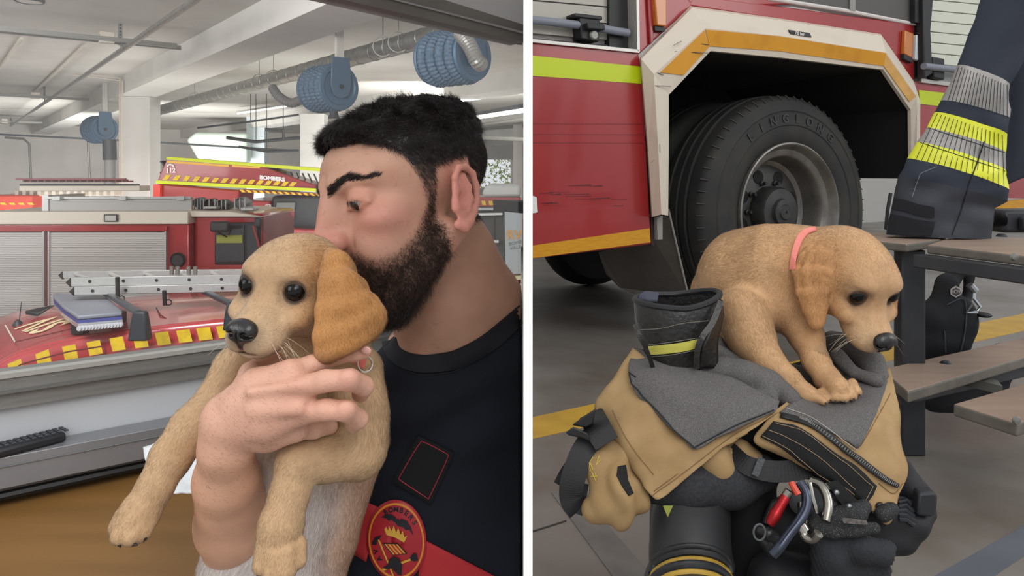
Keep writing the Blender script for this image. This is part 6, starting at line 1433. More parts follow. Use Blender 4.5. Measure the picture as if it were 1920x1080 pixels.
# left flap, outer shell
shl, Agl = cloth('outer_shell', [[(1188, 654, 1.075), (1250, 700, 1.03), (1340, 730, 1.005), (1430, 762, .985), (1458, 774, .978)],
    [(1150, 712, 1.055), (1215, 765, 1.0), (1300, 800, .98), (1390, 800, .970), (1440, 786, .972)],
    [(1116, 764, 1.05), (1180, 815, .985), (1262, 838, .965), (1345, 835, .960), (1400, 812, .965)],
    [(1143, 812, 1.03), (1188, 868, .975), (1250, 890, .958), (1310, 868, .955), (1352, 842, .957)],
    [(1184, 868, 1.0), (1206, 908, .965), (1222, 930, .955), (1236, 936, .950), (1262, 918, .951)]], tan, tr_, n=12, thick=.0035, wr=.0045, ws=26, seed=4)
bvl = grid_bvh([shl])
ll, _ = cloth('lining', [[(1190, 653, 1.085), (1240, 668, 1.06), (1300, 690, 1.035), (1370, 705, 1.02), (1440, 742, .99), (1462, 752, .985)],
    [(1179, 692, 1.045), (1232, 712, 1.01), (1300, 738, .99), (1370, 748, .978), (1420, 762, .972), (1454, 770, .970)],
    [(1192, 735, 1.015), (1238, 766, .985), (1290, 785, .970), (1345, 790, .960), (1388, 792, .958), (1428, 782, .964)],
    [(1240, 787, .985), (1262, 806, .966), (1284, 826, .956), (1304, 843, .950), (1338, 824, .951), (1378, 803, .955)]], greyc, tr_, n=12, thick=.0025, wr=.0022, ws=22, seed=6)
b = MB()
def seam(pts, off=.0022, r=.0006, bv=None, m=None): b.tube([on(u, v, off, bv) for u, v in crom(np.array(pts, float), 6)], r, 5, m)
seam([(1222, 930), (1290, 880), (1370, 820), (1450, 778)], bv=bvl); seam([(1226, 921), (1270, 888)], bv=bvl); seam([(1150, 770), (1180, 830), (1226, 890)], bv=bvl); b.build('seam', mat('tan_seam', '7d6040', .9), shl)
b = MB(); bvq = grid_bvh([ll]); seam([(1178, 692), (1192, 736), (1240, 787), (1304, 842)], .002, .0011, bvq); seam([(1304, 838), (1378, 798), (1450, 770)], .002, .0009, bvq); b.build('piping', webb, ll)
# right flap
shr, _ = cloth('outer_shell', [[(1452, 768, .990), (1500, 740, 1.04), (1570, 718, 1.085), (1640, 695, 1.10), (1668, 690, 1.10)],
    [(1432, 796, .975), (1490, 796, .975), (1560, 795, .975), (1640, 780, .995), (1686, 770, 1.02)],
    [(1413, 826, .975), (1480, 842, .962), (1560, 868, .952), (1640, 848, .962), (1690, 838, .995)],
    [(1440, 845, .975), (1510, 874, .962), (1590, 915, .948), (1655, 905, .952), (1701, 878, .975)],
    [(1480, 858, .975), (1555, 898, .956), (1612, 936, .945), (1661, 983, .940), (1684, 930, .955)]], tan, tr_, n=12, thick=.0035, wr=.0034, ws=26, seed=9)
bvrr = grid_bvh([shr])
b = MB()
def fillp(b, rows, off, m, bv, n=6):
    R_ = np.array([crom(np.array(r_, float), n) for r_ in rows]); ks = 5; full = []
    for i in range(len(R_) - 1):
        for j in range(ks): full.append(R_[i] + (R_[i + 1] - R_[i]) * j / ks)
    full.append(R_[-1]); b.loft([[on(u, v, off, bv) for u, v in r_] for r_ in full], m, cap=False, closed=False)
fillp(b, [[(1458, 776), (1500, 750), (1570, 728), (1630, 708), (1660, 700)], [(1475, 785), (1530, 765), (1590, 755), (1640, 735), (1662, 720)], [(1530, 800), (1570, 795), (1600, 790), (1630, 780), (1644, 770)], [(1585, 828), (1594, 834), (1602, 840), (1606, 838), (1614, 826)]], .0045, None, bvrr)
lr_ = b.build('lining', greyc, tr_, smooth=True, angle=180); md = lr_.modifiers.new('s', 'SOLIDIFY'); md.thickness = .002; md.offset = 0
b = MB(); fillp(b, [[(1448, 792), (1500, 806), (1560, 845), (1610, 880), (1640, 910)], [(1436, 806), (1490, 828), (1540, 862), (1590, 902), (1634, 928)], [(1426, 818), (1480, 848), (1530, 882), (1580, 920), (1622, 944)]], .0045, None, bvrr)
vl = b.build('hook_tape', mat('hook_black', '151516', .9, bump=.8, bscale=900, bdist=.0006), tr_, smooth=True, angle=180); md = vl.modifiers.new('s', 'SOLIDIFY'); md.thickness = .0015; md.offset = 0
b = MB(); th = mat('tape_stitch', '9a8468', .8)
for pts in ([(1450, 795), (1505, 812), (1560, 850), (1632, 910)], [(1440, 805), (1500, 832), (1545, 866), (1600, 915)], [(1430, 816), (1485, 845), (1535, 882), (1612, 938)], [(1632, 912), (1620, 938)]): seam(pts, .006, .0004, bvrr, th)
b.build('stitching', None, vl)
b = MB(); fillp(b, [[(1462, 778), (1530, 800), (1590, 842), (1640, 880), (1680, 906)], [(1460, 786), (1525, 808), (1585, 852), (1634, 890), (1676, 914)]], .005, None, bvrr)
zp_ = b.build('zip', webb, tr_, smooth=True, angle=180); md = zp_.modifiers.new('s', 'SOLIDIFY'); md.thickness = .002; md.offset = 0
b = MB(); C2 = crom(np.array([(1500, 791), (1527, 803), (1587, 846), (1637, 884), (1677, 909)], float), 14)
for i, (u, v) in enumerate(C2):
    p = on(u, v, .0068, bvrr); a = C2[min(i + 1, len(C2) - 1)]; t = (on(a[0], a[1], .0068, bvrr) - p) if i < len(C2) - 1 else Vector((1, 0, -.5)); t.normalize(); s2 = t.cross(Vector((0, -1, 0))).normalized()
    b.tube([p - s2 * .0018, p + s2 * .0018], .0006, 5)
b.build('zip_teeth', mat('teeth', 'a8a6a2', .3, .8) , zp_)
b = MB(); seam([(1470, 770), (1530, 795), (1600, 843)], .0062, .0006, bvrr, mat('pale_piping', 'a9a49a', .7)); seam([(1612, 836), (1640, 790), (1668, 740)], .002, .0006, bvrr, mat('tan_seam', '7d6040', .9)); seam([(1500, 872), (1560, 903), (1610, 938), (1656, 975)], .0028, .0006, bvrr, mat('tan_seam', '7d6040', .9)); seam([(1645, 905), (1672, 925), (1690, 905)], .0028, .0005, bvrr, mat('tan_seam', '7d6040', .9)); b.build('seam', None, shr)
pe = on(1647, 949, .003, bvrr); b = MB(); fe_ = Fr(pe, (1, 0, 0), (0, 0, 1), (0, -1, 0)); b.lathe([(.0018, .000), (.0018, .002), (.003, .0028), (.0052, .002), (.0058, .0)], fe_, 24); b.build('eyelet', mat('eyelet_metal', '55585c', .25, .9), shr, smooth=True)
# straps and buckle at the left
b = MB()
def ribbon(b, pts, w_, m=None, tdir=(0, 0, 1), th=.0022):
    A = crom(np.array([[*P(u, v, Y)] for u, v, Y in pts]), 8); K = len(A); R_ = []
    for i in range(K):
        t = A[min(i + 1, K - 1)] - A[max(i - 1, 0)]; t /= np.linalg.norm(t); ww = w_ if not isinstance(w_, (list, tuple)) else np.interp(i / (K - 1), np.linspace(0, 1, len(w_)), w_)
        d = A[i] / np.linalg.norm(A[i]); s_ = np.cross(t, d); s_ /= np.linalg.norm(s_); n_ = np.cross(s_, t)
        R_.append([Vector(A[i] + s_ * ww / 2), Vector(A[i] + n_ * th), Vector(A[i] - s_ * ww / 2), Vector(A[i] - n_ * th)])
        R_[-1] = [Vector(A[i] + s_ * ww / 2 + n_ * th / 2), Vector(A[i] - s_ * ww / 2 + n_ * th / 2), Vector(A[i] - s_ * ww / 2 - n_ * th / 2), Vector(A[i] + s_ * ww / 2 - n_ * th / 2)]
    b.loft(R_, m)
br = empty('braces', P(1090, 900, 1.0), 'black elastic braces with a plastic buckle hanging from the tan trousers', 'braces')
b = MB(); ribbon(b, [(1118, 812, 1.01), (1092, 850, .995), (1074, 900, .985), (1072, 935, .985), (1086, 955, .99)], .032); b.build('strap', webb, br)
b = MB(); ribbon(b, [(1108, 775, 1.04), (1120, 800, 1.0), (1138, 832, .985)], [.034, .036, .034]); b.build('strap_fold', webb, br)
b = MB(); ribbon(b, [(1090, 905, 1.0), (1084, 940, .992), (1078, 962, .99)], .020); b.build('grey_strap', greyd, br)
b = MB(); b.prism([P(1060, 811, .985), P(1075, 800, .985), (P(1102, 812, .985)), P(1108, 828, .985), P(1092, 822, .985), P(1066, 816, .985)], [P(1060, 811, 1.0), P(1075, 800, 1.0), P(1102, 812, 1.0), P(1108, 828, 1.0), P(1092, 822, 1.0), P(1066, 816, 1.0)]); b.prism([P(1072, 797, .99), P(1095, 780, .99), P(1118, 765, .99), P(1112, 795, .99), P(1098, 802, .99)], [P(1072, 797, 1.01), P(1095, 780, 1.01), P(1118, 765, 1.01), P(1112, 795, 1.01), P(1098, 802, 1.01)]); b.build('buckle', blk, br, bevel=.002)
b = MB(); ribbon(b, [(1046, 908, 1.02), (1058, 885, 1.02), (1070, 868, 1.01)], .012); b.build('strap_end', webb, br)
b = MB(); ribbon(b, [(1368, 842, .99), (1400, 872, .965), (1450, 884, .958), (1500, 880, .965), (1540, 862, .98)], [.020, .024, .026, .026, .022]); lp_ = b.build('loop_strap', webb, tr_)
b = MB(); ribbon(b, [(1416, 872, .955), (1428, 878, .953)], .024); b.build('strap_keeper', mat('keeper', '45484a', .6, bump=.8, bscale=300), lp_)

# ---- rubber boot under the trousers (left one shows its foot) and the leather shaft above
bt_ = empty('fire_boot', P(1295, 1130, .98), 'black rubber fire boot with yellow bands under the tan trousers', 'boot', 'pair of fire boots'); bt_.location.z = WL[bt_].z = ZF
def ring(u, v, Y, ru, rd, tilt=0, n=40, sq_=1.0):
    c = P(u, v, Y); k_ = Y / FPX; out = []
    for i in range(n):
        a = 2 * pi * i / n; out.append(c + Vector((cos(a) * ru * k_, -sin(a) * rd * k_, tilt * cos(a) * ru * k_)))
    return out
prof = [(1300, 925, 1.0, 64, 60), (1296, 960, 1.0, 72, 64), (1294, 1000, .99, 74, 70), (1294, 1030, .985, 76, 78), (1296, 1048, .98, 78, 88)]
b = MB(); b.loft([ring(*p) for p in prof]); b.build('shaft', rubb, bt_, smooth=True, angle=50)
S = SDF(); S.cap(PN(1296, 1100, .97), PN(1296, 1180, .86), .052, .050, k=.02, col='242527'); S.ell(PN(1296, 1130, .97), (.058, .09, .058), k=.03, col='242527')
for q in S.p: pass
Vb, Qb = S.mesh(.004, 2); me = npmesh('foot', Vb, Qb); me.materials.append(rubb); link('foot', me, bt_)
bvf = grid_bvh([o for o in bt_.children])
yb = mat('boot_yellow', 'b8963a', .5, col2='a3832f', nscale=30)
def band(v, ru, rd, h, nm, m, Yc=.985, uc=1296):
    b = MB(); rr = []
    for dv_, dr in ((-h, 0), (-h * .6, 2.2), (h * .6, 2.2), (h, 0)): rr.append(ring(uc, v + dv_, Yc, ru + dr, rd + dr))
    b.loft(rr, cap=False); return b.build(nm, m, bt_, smooth=True, angle=40)
def arcband(pts, r, nm, m):
    b = MB(); A = crom(np.array([[*on(u, v, .0, bvf)] for u, v, Y in pts]), 8); b.tube([Vector(p) for p in A], r, 10); return b.build(nm, m, bt_, smooth=True)
for dv_, r, m_, nm in ((-26, .0035, rubb, 'rib'), (-14, .005, rubb, 'rib'), (0, .0042, yb, 'yellow_band'), (10, .006, rubb, 'rib'), (24, .004, yb, 'yellow_band')):
    arcband([(1222, 1090 + dv_, .99), (1228, 1073 + dv_, .955), (1250, 1058 + dv_, .925), (1275, 1051 + dv_, .91), (1296, 1049 + dv_, .91), (1320, 1051 + dv_, .91), (1345, 1058 + dv_, .925), (1364, 1073 + dv_, .955), (1370, 1090 + dv_, .99)], r, nm, m_)
b = MB(); b.prism([P(1243, 948, .945), P(1262, 948, .945), P(1252, 970, .947)], [P(1243, 948, .95), P(1262, 948, .95), P(1252, 970, .952)]); b.build('pull_tab', mat('tab_lime', '9ba048', .6), bt_)
# second boot, shaft of leather standing up through the trousers
b2 = empty('fire_boot', P(1270, 1130, 1.09), 'black leather boot shaft with a yellow stripe, standing left of the second puppy', 'boot', 'pair of fire boots'); b2.location.z = WL[b2].z = ZF
n = 48; rows_ = []
def bring(c, ru, rd, zf):   # zf: extra height as function of angle
    k_ = 1.07 / FPX; out = []
    for i in range(n):
        a = 2 * pi * i / n; x, y = cos(a), -sin(a); out.append(P(c[0], c[1], 1.07) + Vector((x * ru * k_, y * rd * k_, zf(x, y) * k_)))
    return out
tp = lambda x, y: 14 * max(x, 0) ** 1.5 + 4 * y - 3 * (1 - abs(x))
lev = [((1270, 565), 81, 58, 1.0), ((1271, 600), 80, 60, .7), ((1270, 632), 70, 58, .5), ((1268, 660), 60, 52, .35), ((1268, 700), 52, 46, 0), ((1268, 760), 50, 46, 0)]
outr = [bring(c, ru, rd, lambda x, y, w=w: tp(x, y) * w) for c, ru, rd, w in lev]
inr = [bring(c, ru - 6, rd - 6, lambda x, y, w=w: tp(x, y) * w) for c, ru, rd, w in lev[::-1]]
b = MB(); b.loft(outr[::-1] + [[p + Vector((0, 0, .003)) for p in bring((1270, 565), 79, 56, lambda x, y: tp(x, y))]] + [[p + Vector((0, 0, .003)) for p in bring((1270, 565), 75, 52, lambda x, y: tp(x, y))]] + inr[::-1]); sh = b.build('leather_shaft', leath, b2, smooth=True, angle=60)
b = MB(); b.loft(outr[4:] + [ring(1268, 900, 1.07, 48, 44, n=48), ring(1268, 1180, 1.07, 52, 60, n=48)]); b.build('lower_shaft', rubb, b2, smooth=True)
bvb = grid_bvh([sh])
b = MB(); b.tube([p + Vector((0, 0, .002)) for p in bring((1270, 565), 78, 55, lambda x, y: tp(x, y))], .0045, 8, loop=True); b.build('rim_binding', webb, sh, smooth=True)
b = MB(); fillp(b, [[(1218, 648), (1250, 645), (1280, 641), (1311, 634)], [(1221, 664), (1255, 661), (1283, 657), (1305, 651)]], .0025, None, bvb); o = b.build('reflective_stripe', mat('stripe_lime', 'c3bd55', .4), sh); md = o.modifiers.new('s', 'SOLIDIFY'); md.thickness = .001; md.offset = 0
b = MB(); stm = mat('boot_stitch', '7a756a', .8)
for pts in ([(1203, 617), (1240, 615), (1280, 606), (1326, 601)], [(1218, 645), (1250, 642), (1311, 632)], [(1222, 668), (1260, 664), (1304, 655)]): seam(pts, .0022, .00045, bvb, stm)
b.build('stitching', None, sh)
b = MB(); ribbon(b, [(1190, 608, 1.028), (1200, 632, 1.02), (1212, 655, 1.022), (1224, 688, 1.03)], .006, th=.003); b.build('side_piping', leath, sh, smooth=True)
b = MB(); ribbon(b, [(1352, 565, 1.035), (1336, 605, 1.022), (1318, 630, 1.015), (1308, 655, 1.015), (1306, 690, 1.02)], .008, th=.004); b.build('side_piping', leath, sh, smooth=True)
o, _ = cloth('tongue', [[(1352, 562, 1.05), (1356, 590, 1.06)], [(1330, 622, 1.025), (1350, 615, 1.05)], [(1318, 650, 1.02), (1345, 640, 1.045)], [(1310, 690, 1.03), (1345, 690, 1.04)]], leath, sh, n=6, thick=.004)
o, _ = cloth('inner_lining', [[(1196, 556, 1.075), (1210, 549, 1.085), (1235, 551, 1.09)], [(1198, 566, 1.075), (1212, 565, 1.06), (1232, 566, 1.065)]], mat('boot_lining', '3a3e4c', .8, bump=.5, bscale=200), sh, n=5, thick=.006)

# ---- second puppy
Y2 = 1.12; H2 = Head(1590, 501, Y2 * .98, -72, 41, -3, .0130)
S = SDF(); px2 = Y2 / FPX; g2, pale2, ear2 = 'c49c73', 'cdaf8b', 'b98758'
puppy_head(S, H2, g2, pale2, ear2)
def c2_(pts, k=16, col=g2, flow=None):
    for a, c in zip(pts[:-1], pts[1:]): S.cap(PN(*a[:3]), PN(*c[:3]), a[3] * a[2] / FPX, c[3] * c[2] / FPX, k=k * px2, col=col, flow=flow)
c2_([(1362, 555, 1.24, 66), (1400, 520, 1.20, 84), (1450, 506, 1.17, 80), (1500, 500, 1.15, 72), (1555, 492, 1.12, 60)], k=26, flow=(-1, 0, .15))
c2_([(1440, 560, 1.15, 62), (1485, 575, 1.13, 50)], k=26, flow=(-.6, 0, -.8), col='c9a077')
c2_([(1395, 590, 1.12, 52), (1408, 632, 1.09, 42), (1440, 680, 1.065, 29), (1478, 712, 1.045, 21), (1512, 740, 1.03, 16), (1534, 750, 1.022, 14)], k=14)
c2_([(1490, 590, 1.13, 40), (1512, 630, 1.10, 30), (1530, 678, 1.07, 23), (1552, 712, 1.05, 22), (1572, 726, 1.02, 20)], k=12)
c2_([(1355, 590, 1.22, 48), (1352, 640, 1.2, 34)], k=20, col='d3b59a')
def toe2(lst):
    for a, c, r in lst: S.cap(PN(*a), PN(*c), r * px2, r * .9 * px2, k=4 * px2, col=g2, flow=(.8, 0, -.5))
toe2([((1528, 744, 1.018), (1544, 753, 1.008), 7), ((1534, 740, 1.024), (1552, 748, 1.014), 7), ((1540, 735, 1.03), (1558, 742, 1.02), 7)])
toe2([((1566, 730, 1.02), (1566, 745, 1.01), 9), ((1578, 728, 1.02), (1583, 746, 1.008), 9), ((1590, 724, 1.024), (1598, 742, 1.01), 9), ((1598, 718, 1.03), (1608, 735, 1.02), 8)])
# near ear, wrinkled
earf = [[(1500, 478, 1.10), (1492, 510, 1.082), (1500, 550, 1.07), (1514, 585, 1.062), (1528, 604, 1.058)],
        [(1518, 470, 1.088), (1510, 510, 1.070), (1514, 550, 1.062), (1522, 585, 1.058), (1530, 606, 1.056)],
        [(1536, 470, 1.080), (1530, 508, 1.066), (1528, 548, 1.060), (1530, 582, 1.056), (1532, 606, 1.056)],
        [(1552, 478, 1.076), (1546, 512, 1.060), (1541, 548, 1.056), (1538, 580, 1.056), (1534, 602, 1.057)],
        [(1564, 488, 1.066), (1554, 512, 1.056), (1547, 545, 1.054), (1541, 575, 1.056), (1536, 596, 1.058)]]
for i_, rib in enumerate(earf):
    for a, c in zip(rib[:-1], rib[1:]): S.cap(PN(*a), PN(*c), 6.5 * px2, 6 * px2, k=5.5 * px2, col=ear2, flow=(.2, 0, -1))
for r1_, r2_ in zip(earf[:-1], earf[1:]):
    for a, c in zip(r1_, r2_): S.cap(PN(*a), PN(*c), 3.6 * px2, 3.6 * px2, k=9 * px2, col=ear2, flow=(.2, 0, -1))
    for i_ in range(4):
        m_ = [np.mean([r1_[i_][q], r1_[i_ + 1][q], r2_[i_][q], r2_[i_ + 1][q]]) for q in range(3)]; S.ell(PN(*m_), (10 * px2, 5 * px2, 20 * px2), k=8 * px2, col=ear2, flow=(.2, 0, -1))
for a, c in zip([(1662, 488, 1.09), (1669, 520, 1.085), (1673, 560, 1.08)], [(1669, 520, 1.085), (1673, 560, 1.08), (1674, 588, 1.08)]): S.cap(PN(*a), PN(*c), 7 * px2, 7.5 * px2, k=8 * px2, col='a8703c', flow=(0, 0, -1)); S.cap(PN(a[0] + 2, a[1], a[2] + .02), PN(c[0], c[1], c[2] + .025), 6 * px2, 6 * px2, k=8 * px2, col='a8703c', flow=(0, 0, -1))
_, V, Q, col, fl = sdfobj(None, S, .0021, furm, None, tau=.008)
Lc = H2.loc(V); col = face_colour(col, Lc, pale2)
me = npmesh('puppy', V, Q, cols=col); me.materials.append(furm); pup2 = link('puppy', me, None); setp(pup2, 'golden puppy with a pink collar standing on the firefighter trousers, looking down', 'puppy')
bald = np.ones(len(V)); d = np.minimum(np.linalg.norm(Lc - [5.1, 2.6, .55], axis=1), np.linalg.norm(Lc - [5.1, -2.6, .55], axis=1)); bald *= sm(d, .8, 1.3); bald *= sm(np.linalg.norm(Lc - [8.9, 0, -2.2], axis=1), 1.2, 1.8)
onhead = np.linalg.norm(Lc, axis=1) < 10; lenf = np.where(onhead, .6, 1.0) * np.where(Lc[:, 0] > 4, .6, 1.0)
strands('fur', V, Q, pup2, hairm, 120000, .0075, fl, col, lay=.10, rad=.00010, soft=True, seed=12, dens=bald, lenf=lenf, jit=.12, segs=2, tipc=1.18, clump=.18, kind='stuff')
puppy_parts(H2, pup2, 8)
for a, c in (((1548, 756, 1.003), (1553, 760, .998)), ((1556, 750, 1.01), (1562, 754, 1.005)), ((1567, 752, 1.003), (1568, 758, .999)), ((1585, 753, 1.0), (1588, 759, .996)), ((1601, 748, 1.003), (1606, 752, .999)), ((1611, 740, 1.013), (1616, 743, 1.01))):
    b = MB(); b.tube([PN(*a), (PN(*a) + PN(*c)) / 2], [.0016, .0006], 8); b.build('claw', cla, pup2, smooth=True)
bvp = BVHTree.FromPolygons([tuple(v) for v in V], [tuple(int(i) for i in q) for q in Q])
b = MB(); cpt = crom(np.array([(1530, 431), (1512, 437), (1500, 450), (1493, 468), (1488, 490), (1486, 506)], float), 5); rr = []
for i, (u, v) in enumerate(cpt):
    a, c = cpt[max(i - 1, 0)], cpt[min(i + 1, len(cpt) - 1)]; t = np.array([c[0] - a[0], c[1] - a[1]]); t /= np.linalg.norm(t); nn = np.array([-t[1], t[0]]) * (3 + 3 * min(1, i / 8))
    rr.append([on(u + nn[0], v + nn[1], .0035, bvp), on(u - nn[0], v - nn[1], .0035, bvp), on(u - nn[0], v - nn[1], .0015, bvp), on(u + nn[0], v + nn[1], .0015, bvp)])
b.loft(rr); b.build('collar', mat('pink_strap2', 'e8887c', .6, bump=.4, bscale=300), pup2)

# ---- jacket on the bench
jk = empty('turnout_jacket', P(1770, 440, 1.86), 'dark navy turnout jacket sleeve with yellow and silver reflective bands on the bench', 'jacket')
navyj = mat('jacket_navy', '232a38', .8, bump=.5, bscale=400, bdist=.0006, col2='1d2330', nscale=7); silv = mat('reflective_silver', '93908c', .45, .2); yl2 = mat('hi_vis_yellow', 'd6da2e', .5); slate = mat('cuff_slate', '30333b', .7, bump=.4, bscale=300, bdist=.0006, col2='282b33', nscale=12)
SL = [((1862, -60), (2010, -60), navyj), ((1838, 10), (1960, 40), navyj), ((1796, 122), (1893, 160), silv), ((1768, 188), (1889, 222), navyj), ((1755, 210), (1886, 253), yl2), ((1738, 239), (1886, 287), silv), ((1722, 266), (1887, 322), yl2), ((1706, 297), (1886, 357), navyj), ((1686, 330), (1884, 378), slate), ((1678, 372), (1862, 390), slate), ((1670, 410), (1858, 418), slate), ((1663, 440), (1856, 446), slate)]
def sleeve(parent, rows, Yc, ratio=.42, nm='sleeve'):
    nA = 56
    def sec(l, r_, ww=0):
        k_ = Yc / FPX; cu, cv = (l[0] + r_[0]) / 2, (l[1] + r_[1]) / 2; hu, hv = (r_[0] - l[0]) / 2, (r_[1] - l[1]) / 2; c = P(cu, cv, Yc); out = []
        for i in range(nA):
            a = 2 * pi * i / nA; q = c + Vector((cos(a) * hu * k_, -sin(a) * abs(hu) * k_ * ratio, -cos(a) * hv * k_)); q = q + Vector((0, -1, 0)) * float(vnoise(np.array([[q.x * 14, a * .8, q.z * 26]]), 3)[0]) * .011; out.append(q)
        return out
    for i in range(len(rows) - 1):
        rs_ = []
        for t in np.linspace(0, 1, 5): rs_.append(sec(tuple(np.array(rows[i][0]) * (1 - t) + np.array(rows[i + 1][0]) * t), tuple(np.array(rows[i][1]) * (1 - t) + np.array(rows[i + 1][1]) * t)))
        yield rs_, rows[i][2]
parts_ = {}
for rs_, m_ in sleeve(jk, SL, 1.86):
    parts_.setdefault(m_.name, MB()).loft(rs_, m_, cap=False)
nmn = {'jacket_navy': 'sleeve', 'reflective_silver': 'silver_band', 'hi_vis_yellow': 'yellow_band', 'cuff_slate': 'cuff'}; jo = []
for kk, bb in parts_.items():
    # weld rows so the sleeve shades smoothly
    o = bb.build(nmn[kk], None, jk, smooth=True, angle=180); bm2 = bmesh.new(); bm2.from_mesh(o.data); bmesh.ops.remove_doubles(bm2, verts=bm2.verts, dist=1e-5); bmesh.ops.recalc_face_normals(bm2, faces=bm2.faces); bm2.to_mesh(o.data); bm2.free(); jo.append(o)
bvj = grid_bvh(jo)
b = MB(); ln = mat('band_line', '262a33', .7)
for (t0, t1) in ((2, 3), (4, 7)):
    (l0, r0_, _), (l1, r1_, _) = SL[t0], SL[t1]
    for j in range(17):
        f_ = .03 + j / 17.5; a = (l0[0] + (r0_[0] - l0[0]) * f_, l0[1] + (r0_[1] - l0[1]) * f_); c = (l1[0] + (r1_[0] - l1[0]) * f_ + 6, l1[1] + (r1_[1] - l1[1]) * f_)
        b.tube([on(a[0] + (c[0] - a[0]) * s_, a[1] + (c[1] - a[1]) * s_, .0012, bvj) for s_ in np.linspace(0.02, .98, 6)], .0007, 5, cap=False)
for t0 in (5, 6):
    l0, r0_, _ = SL[t0]; b.tube([on(l0[0] + (r0_[0] - l0[0]) * s_, l0[1] + (r0_[1] - l0[1]) * s_, .001, bvj) for s_ in np.linspace(.02, .98, 12)], .0009, 5, cap=False)
b.build('band_lines', ln, jk)
b = MB()
for pts in ([(1845, 265), (1830, 310), (1815, 350), (1800, 400), (1785, 440)],): b.tube([on(u, v, .001, bvj) for u, v in crom(np.array(pts, float), 5)], .0016, 5)
b.tube([on(u, v, .001, bvj) for u, v in crom(np.array([(1710, 370), (1722, 335), (1728, 325), (1756, 313)], float), 5)], .001, 5, mat('pale_seam', '70747c', .7)); b.build('seam', mat('seam_black', '0f1218', .8), jk)
b = MB(); fillp(b, [[(1680, 372), (1700, 376), (1725, 384), (1750, 388)], [(1674, 392), (1696, 396), (1722, 404), (1750, 408)]], .003, None, bvj); o = b.build('cuff_tab', mat('tab_black', '14161b', .9), jk); md = o.modifiers.new('s', 'SOLIDIFY'); md.thickness = .003; md.offset = 0
b = MB(); fillp(b, [[(1672, 402), (1696, 406), (1722, 412), (1752, 416)], [(1666, 436), (1690, 440), (1720, 442), (1745, 442)]], .003, None, bvj); o = b.build('cuff_tab', mat('tab_black', '14161b', .9), jk); md = o.modifiers.new('s', 'SOLIDIFY'); md.thickness = .004; md.offset = 0
b = MB(); b.tube([P(1670, 362, 1.80), P(1664, 395, 1.80), P(1661, 430, 1.81)], .006, 8, flat=.6); b.build('cuff_loop', webb, jk)
o, _ = cloth('jacket_body', [[(1900, -60, 1.98), (1960, -60, 1.95), (2030, -60, 1.95)], [(1885, 120, 1.97), (1930, 140, 1.93), (2010, 160, 1.93)], [(1884, 260, 1.95), (1925, 270, 1.92), (1990, 280, 1.93)], [(1882, 352, 1.94), (1905, 338, 1.93), (1950, 320, 1.93)]], navyj, jk, n=10, thick=.01, wr=.004, ws=8)
bvk = grid_bvh([o]); b = MB(); fillp(b, [[(1893, 170), (1915, 190), (1950, 225)], [(1888, 270), (1908, 295), (1950, 330)]], .002, None, bvk); o2 = b.build('silver_band', silv, jk); md = o2.modifiers.new('s', 'SOLIDIFY'); md.thickness = .002; md.offset = 0
b = MB()
for j in range(7): b.tube([on(1890 + j * 1, 200 + j * 14 + 12, .004, bvk), on(1925, 165 + j * 16 + 22, .004, bvk)], .001, 5)
b.build('band_lines', ln, jk)
# black radio pack at the right end of the bench
rd = empty('radio_pack', Hz(1895, 446, zt_), 'black radio pack with a ribbed cable at the right end of the bench', 'radio')
b = MB(); b.box(-.0, .2, 0, .1, 0, .062, Fr(Hz(1882, 437, zt_), (1, 0, 0), (0, 1, 0), UP)); b.build('case', mat('radio_black', '2a2c31', .5), rd, bevel=.01)
b = MB(); b.box(.035, .22, -.03, .0, .004, .045, Fr(Hz(1882, 437, zt_), (1, 0, 0), (0, 1, 0), UP)); b.build('front_box', mat('radio_dark', '22262d', .5), rd, bevel=.008)
b = MB(); A = [P(1855 + i * 1.6, 414 + sin(i * .3) * 1, 1.93) for i in range(18)]; b.tube(A, [.016 if i % 2 else .011 for i in range(18)], 12); b.build('ribbed_cable', blk, rd)
# ---- black harness bag behind the post
hb = empty('harness_bag', onf(1780, 700), 'black harness bag with a white hexagon badge behind the bench post', 'bag')
S = SDF(); k9 = 2.1 / FPX
def hc_2(pts, k=14):
    for a, c in zip(pts[:-1], pts[1:]): S.cap(PN(*a[:3]), PN(*c[:3]), a[3] * k9, c[3] * k9, k=k * k9, col='1b1d22')
hc_2([(1775, 535, 2.12, 22), (1772, 580, 2.12, 30)]); hc_2([(1750, 600, 2.12, 36), (1785, 600, 2.12, 34)]); hc_2([(1752, 640, 2.12, 38), (1780, 640, 2.12, 36)]); hc_2([(1740, 670, 2.14, 30), (1775, 675, 2.12, 28)]); S.ell(PN(1800, 600, 2.12), (.045, .04, .07), k=.02); hc_2([(1788, 520, 2.14, 16), (1800, 500, 2.14, 14)]); hc_2([(1818, 515, 2.15, 10), (1812, 560, 2.15, 10)])
Vb, Qb = S.mesh(.006, 2); Nb, _ = vnormals(Vb, Qb); Vb = Vb + Nb * (vnoise(Vb * 18, 3) * .004)[:, None]; me = npmesh('bag_body', Vb, Qb); me.materials.append(mat('bag_black', '1b1d22', .75, bump=.4, bscale=300, bdist=.0008)); bg_ = link('bag_body', me, hb)
bvh2 = BVHTree.FromPolygons([tuple(v) for v in Vb], [tuple(int(i) for i in q) for q in Qb])
S = SDF(); hc_2([(1765, 725, 1.95, 28), (1850, 720, 1.98, 30), (1880, 700, 2.0, 18)]); hc_2([(1752, 745, 1.95, 26), (1800, 748, 1.95, 24)]); Vb, Qb = S.mesh(.008, 2); me = npmesh('bag_base', Vb, Qb); me.materials.append(mat('bag_black', '1b1d22', .75)); link('bag_base', me, hb)
fr9 = Fr(on(1789, 547, .006, bvh2), (1, 0, 0), (0, 1, 0), UP); b = MB()
